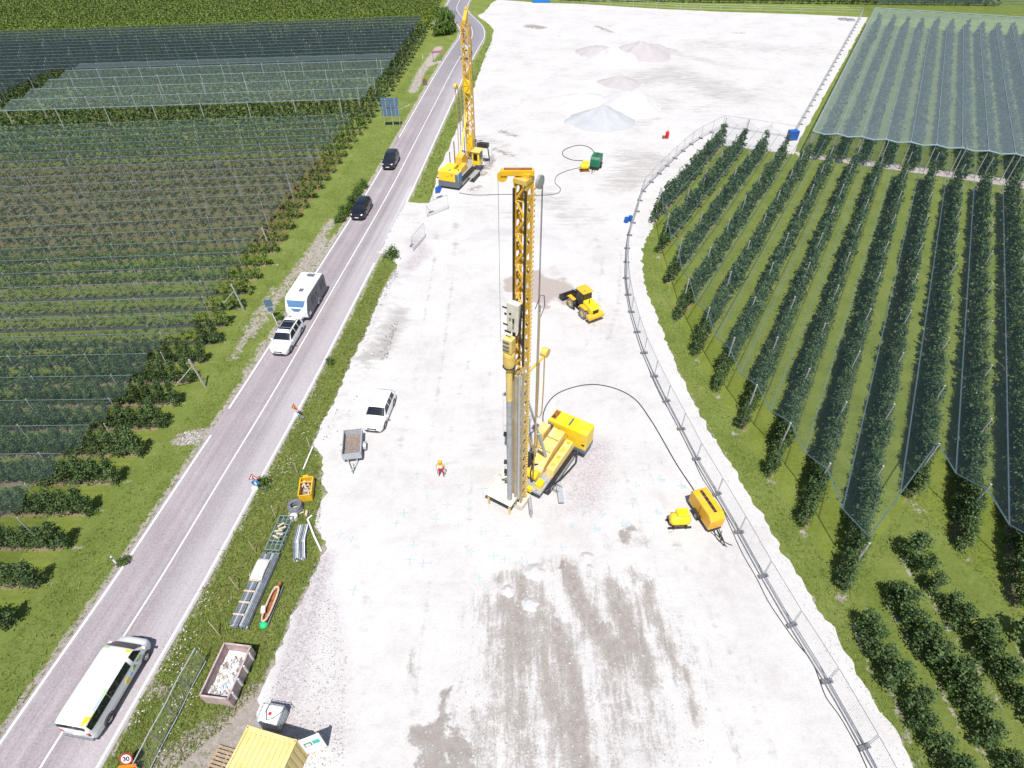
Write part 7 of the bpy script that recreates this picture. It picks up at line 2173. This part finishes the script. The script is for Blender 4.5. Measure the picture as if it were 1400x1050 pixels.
# rusty trough with sling and green cap
c, rz, L, W = rect_from([(353, 852), (376, 800), (386, 800), (365, 855)], .35)
tg = thing('rusty_trough', 'long rusty orange trough with rope rim and bright green cap', 'trough', (c.x, c.y, 0), rz)
n = 28; vs = []; fs = []
for i in range(n):
    a = 2 * math.pi * i / n
    ex = abs(math.cos(a)) ** .6 * (1 if math.cos(a) > 0 else -1); ey = abs(math.sin(a)) ** .8 * (1 if math.sin(a) > 0 else -1)
    for (s, z) in ((.92, .05), (1.0, .42), (.82, .42), (.78, .22)):
        vs.append((L * .46 * s * ex, W * .40 * s * ey if s < 1 else W * .42 * ey, z))
for i in range(n):
    j = (i + 1) % n
    for k in range(3): fs.append((4 * i + k, 4 * j + k, 4 * j + k + 1, 4 * i + k + 1))
fs.append(tuple(4 * i + 3 for i in range(n)))
mb = MB(); mb.add(vs, fs); obj('tub', mb, M['rust'], tg)
rp = [(L * .46 * .95 * abs(math.cos(a)) ** .6 * (1 if math.cos(a) > 0 else -1), W * .40 * abs(math.sin(a)) ** .8 * (1 if math.sin(a) > 0 else -1), .46) for a in np.linspace(0, 2 * math.pi, 50)]
mb = MB(); mb.tube(rp, .06, 6); obj('rope_rim', mb, M['wood_pale'], tg)
for s in (-1, 1):
    mb = MB(); mb.box((0, s * (W / 2 - .02), .12), (L * .98, .07, .2)); obj('runner', mb, M['galv_dark'], tg)
mb = MB(); mb.lathe([(.24, .0), (.25, .16), (.18, .30), (.08, .34)], (-L / 2 + .05, 0, .0), 14); obj('green_cap', mb, M['green_plastic'], tg, smooth=True)
mb = MB(); mb.box((-.45, .28, .5), (.5, .3, .16), rz=.3); obj('grey_rag', mb, M['white_bag'], tg, bevel=.05)
mb = MB(); mb.cyl((L / 2 - .1, 0, .3), (L / 2 + .22, 0, .3), .13, n=12); obj('spigot', mb, M['rust'], tg)
# white bent pole, white pipe
for (px, lab, r) in [([(427, 706), (421, 711), (430, 734), (440, 755)], 'bent white pipe lying at the edge of the gravel', .07), ([(415, 643), (428, 612)], 'straight white pipe leaning in the grass above the yellow skip', .06), ([(420, 700), (419, 707)], 'short cream block near the bent white pipe', .10)]:
    pts = [P(u, v) for u, v in px]
    mb = MB(); mb.tube([(p.x, p.y, GZ + r) for p in pts], r, 8); tag(obj('white_pipe', mb, M['white_plastic'] if r < .1 else M['wood_pale'], None), lab, 'pipe')

# ------------------------------------------------------------------ signs
def text_mesh(s, size, m):
    cu = bpy.data.curves.new('lettering', 'FONT'); cu.body = s; cu.size = size; cu.align_x = 'CENTER'; cu.align_y = 'CENTER'; cu.extrude = .003; cu.offset = .012 if size > .2 else 0
    o = bpy.data.objects.new('lettering', cu); COL.objects.link(o)
    dg = bpy.context.evaluated_depsgraph_get()
    me = bpy.data.meshes.new_from_object(o.evaluated_get(dg)); bpy.data.objects.remove(o)
    me.materials.clear(); me.materials.append(m)
    return me
def sign_post(label, u, v, rz, faces, h=2.0, feet=False, z=0.0, lean=0.0, cat='road sign'):
    """faces: list of (shape, size, zc, material, inner) drawn on the side towards local -y"""
    p = P(u, v, z) if u else Vector((P(175, 1037, 1.02).x, P(175, 1037, 1.02).y - .73, 0))
    t_ = thing('road_sign', label, cat, tuple(p), rz)
    mb = MB(); mb.cyl((0, .03, -.05), (0, .03, h), .03, n=8); obj('pole', mb, M['galv'], t_)
    for (shape, size, zc, m, inner) in faces:
        mb = MB(); y0, y1 = -.02, .0
        if shape == 'disc': mb.cyl((0, y0, zc), (0, y1, zc), size, n=28)
        elif shape == 'tri': mb.side([(size * math.cos(a), zc + size * math.sin(a)) for a in (math.pi / 2, math.pi / 2 + 2.094, math.pi / 2 + 4.189)], y0, y1)
        elif shape == 'rect': mb.box((0, -.01, zc), (size[0], .02, size[1]))
        fc = obj('face', mb, m, t_)
        for (sh2, s2, m2, dz) in inner:
            mb = MB(); yy = -.026
            if sh2 == 'disc': mb.cyl((0, yy, zc + dz), (0, -.018, zc + dz), s2, n=28)
            elif sh2 == 'tri': mb.side([(s2 * math.cos(a), zc + dz + s2 * math.sin(a)) for a in (math.pi / 2, math.pi / 2 + 2.094, math.pi / 2 + 4.189)], yy, -.018)
            elif sh2 == 'rect': mb.box((0, yy, zc + dz), (s2[0], .012, s2[1]))
            elif sh2 == 'arrow':
                mb.side([(-.05, zc + .18), (-.05, zc - .05), (-.14, zc - .05), (0, zc - .24), (.14, zc - .05), (.05, zc - .05), (.05, zc + .18)], yy, -.018)
            elif sh2 == 'text':
                obj('lettering', text_mesh(s2[0], s2[1], m2), None, fc, loc=(0, -.036, zc + dz), rot=(math.pi / 2, 0, 0)); continue
            elif sh2 == 'man':
                mb.cyl((-.02, yy, zc + .14), (-.02, -.018, zc + .14), .05, n=10); mb.box((-.02, -.022, zc), (.10, .012, .18)); mb.box((.12, -.022, zc - .08), (.16, .012, .08)); mb.box((-.08, -.022, zc - .14), (.05, .012, .14)); mb.box((.04, -.022, zc - .14), (.05, .012, .14))
            obj('symbol', mb, m2, fc)
    if feet:
        for s in (-1, 1):
            mb = MB(); mb.box((s * .3, .15, .08), (.5, .25, .16)); obj('base_weight', mb, M['concrete'] if s > 0 else M['white_plastic'], t_, bevel=.02)
    return t_
W_, R_, B_, O_, Yw = M['sign_white'], M['red'], M['logo_blue'], M['orange'], M['sign_yellow']
sign_post('round red-bordered speed sign reading 30 over an orange plate, bottom left', 0, 0, .12, [('disc', .32, 1.25, R_, [('disc', .25, W_, 0), ('text', ('30', .36), M['black'], 0)]), ('rect', (.9, .45), .68, O_, [('rect', (.8, .06), M['black'], 0)])], 1.4).rotation_euler = (-.62, 0, .12)
sign_post('triangular red-bordered curve sign above a blue arrow disc, on the verge', 354, 670, .05, [('tri', .46, 1.55, R_, [('tri', .32, W_, 0), ('arrow', 0, M['black'], 0)]), ('disc', .30, .90, M['sky_blue'], [('arrow', 0, W_, 0)])], 1.7, True)
sign_post('orange-yellow triangular roadworks sign on a weighted stand at the road edge', 408, 571, -.5, [('tri', .50, 1.25, R_, [('tri', .36, Yw, 0), ('man', 0, M['black'], 0)])], 1.4, True)
sign_post('pair of blue rectangular signs seen from behind beside the caravan, left verge', 374, 436, .3, [('rect', (.75, .85), 1.95, M['teal_glass'], []), ('rect', (.5, .5), 1.2, M['teal_glass'], [])], 2.3)
# small planted box with white stake by the caravan
p = P(379, 443); st_ = thing('marker_stake', 'white stake with brown scrub at its foot left of the white estate car', 'stake', tuple(p), 0)
mb = MB(); mb.cyl((0, 0, 0), (-.15, 0, 1.3), .05); obj('rod', mb, M['white_plastic'], st_)
mb = MB(); mb.box((.3, .1, .15), (.5, .35, .3)); obj('bale', mb, M['brown'], st_, bevel=.08)
# delineator posts
for k, (u, v, lab) in enumerate([(160, 771, 'short white marker post at the left road edge near the orchard rows'), (578, 80, 'white marker post by the far left road edge'), (538, 172, 'white marker post beside the blue billboard'), (591, 109, 'white marker post near the pale far track'), (661, 60, 'white marker post at the right of the far bend')]):
    p = P(u, v); dl = thing('marker_post', lab, 'marker post', tuple(p), .3)
    mb = MB(); mb.side([(-.06, -.02), (-.05, .95), (.0, 1.0), (.05, .95), (.06, -.02)], -.045, .045); obj('body', mb, M['white_paint'], dl)
    mb = MB(); mb.box((0, -.047, .75), (.09, .012, .18)); obj('reflector', mb, M['black'], dl)
# billboard seen from behind
p = P(538, 173)
bb = thing('billboard', 'blue-grey billboard on three poles seen from the road side', 'billboard', tuple(p), math.radians(4))
for x in (-1.0, .35, 1.55):
    mb = MB(); mb.cyl((x - .4, 0, -.05), (x - .4, 0, 3.4), .05); obj('pole', mb, M['galv'], bb)
mb = MB(); mb.box((-.2, .1, 3.15), (2.9, .08, 2.9)); pn = obj('panel', mb, M['teal_glass'], bb)
for k in range(4):
    mb = MB(); mb.box((-.2, .05, 1.95 + k * .78), (2.9, .03, .06)); obj('cross_rail', mb, M['glass_blue'], pn)
for x in (-1.2, .9):
    mb = MB(); mb.box((x * .7, .04, 3.15), (.08, .04, 2.9)); obj('stiffener', mb, M['galv'], pn)
mb = MB(); mb.box((-.1, .02, 3.15), (1.5, .05, .16)); obj('lamp_bar', mb, M['graphite'], pn)
# far double sign and little dark box
p = P(598, 84); ds = thing('direction_sign', 'faded pink direction sign on two posts by the far track', 'sign', tuple(p), .3)
for x in (-.9, .9): mb = MB(); mb.cyl((x, 0, 0), (x, 0, 2.1), .05); obj('post', mb, M['graphite'], ds)
mb = MB(); mb.box((0, -.05, 1.9), (2.4, .05, .45)); obj('plate', mb, M['pink_sign'], ds)
p = P(581, 116); kb = thing('utility_box', 'small dark utility cabinet with pointed lid near the far track', 'cabinet', tuple(p), .2)
mb = MB(); mb.box((0, 0, .4), (.8, .5, .8)); obj('case', mb, M['graphite'], kb, bevel=.03)
mb = MB(); mb.side([(-.45, .8), (0, 1.25), (.45, .8)], -.3, .3); obj('lid', mb, M['rust'], kb)
# wooden stakes in the verge
for k, (u, v, tx, ty) in enumerate([(350, 755, 341, 741), (327, 807, 313, 789), (301, 869, 285, 850), (424, 612, 419, 598), (377, 708, 371, 692), (407, 648, 402, 634)]):
    b = P(u, v); zt = max(.6, min(1.5, zat(b.x, b.y, ty)))
    tp = P(tx, ty, zt)
    mb = MB(); mb.cyl((0, 0, -.05), tuple(tp - b), .035, .03, n=6)
    tag(obj('wooden_stake', mb, M['wood_pale'], None, loc=tuple(b)), 'thin wooden stake in the verge, %s' % ['beside the steel frame', 'beside the pipe stack', 'above the rubble skip', 'nearest the roadworks sign', 'left of the hose coil', 'left of the yellow skip'][k], 'stake')
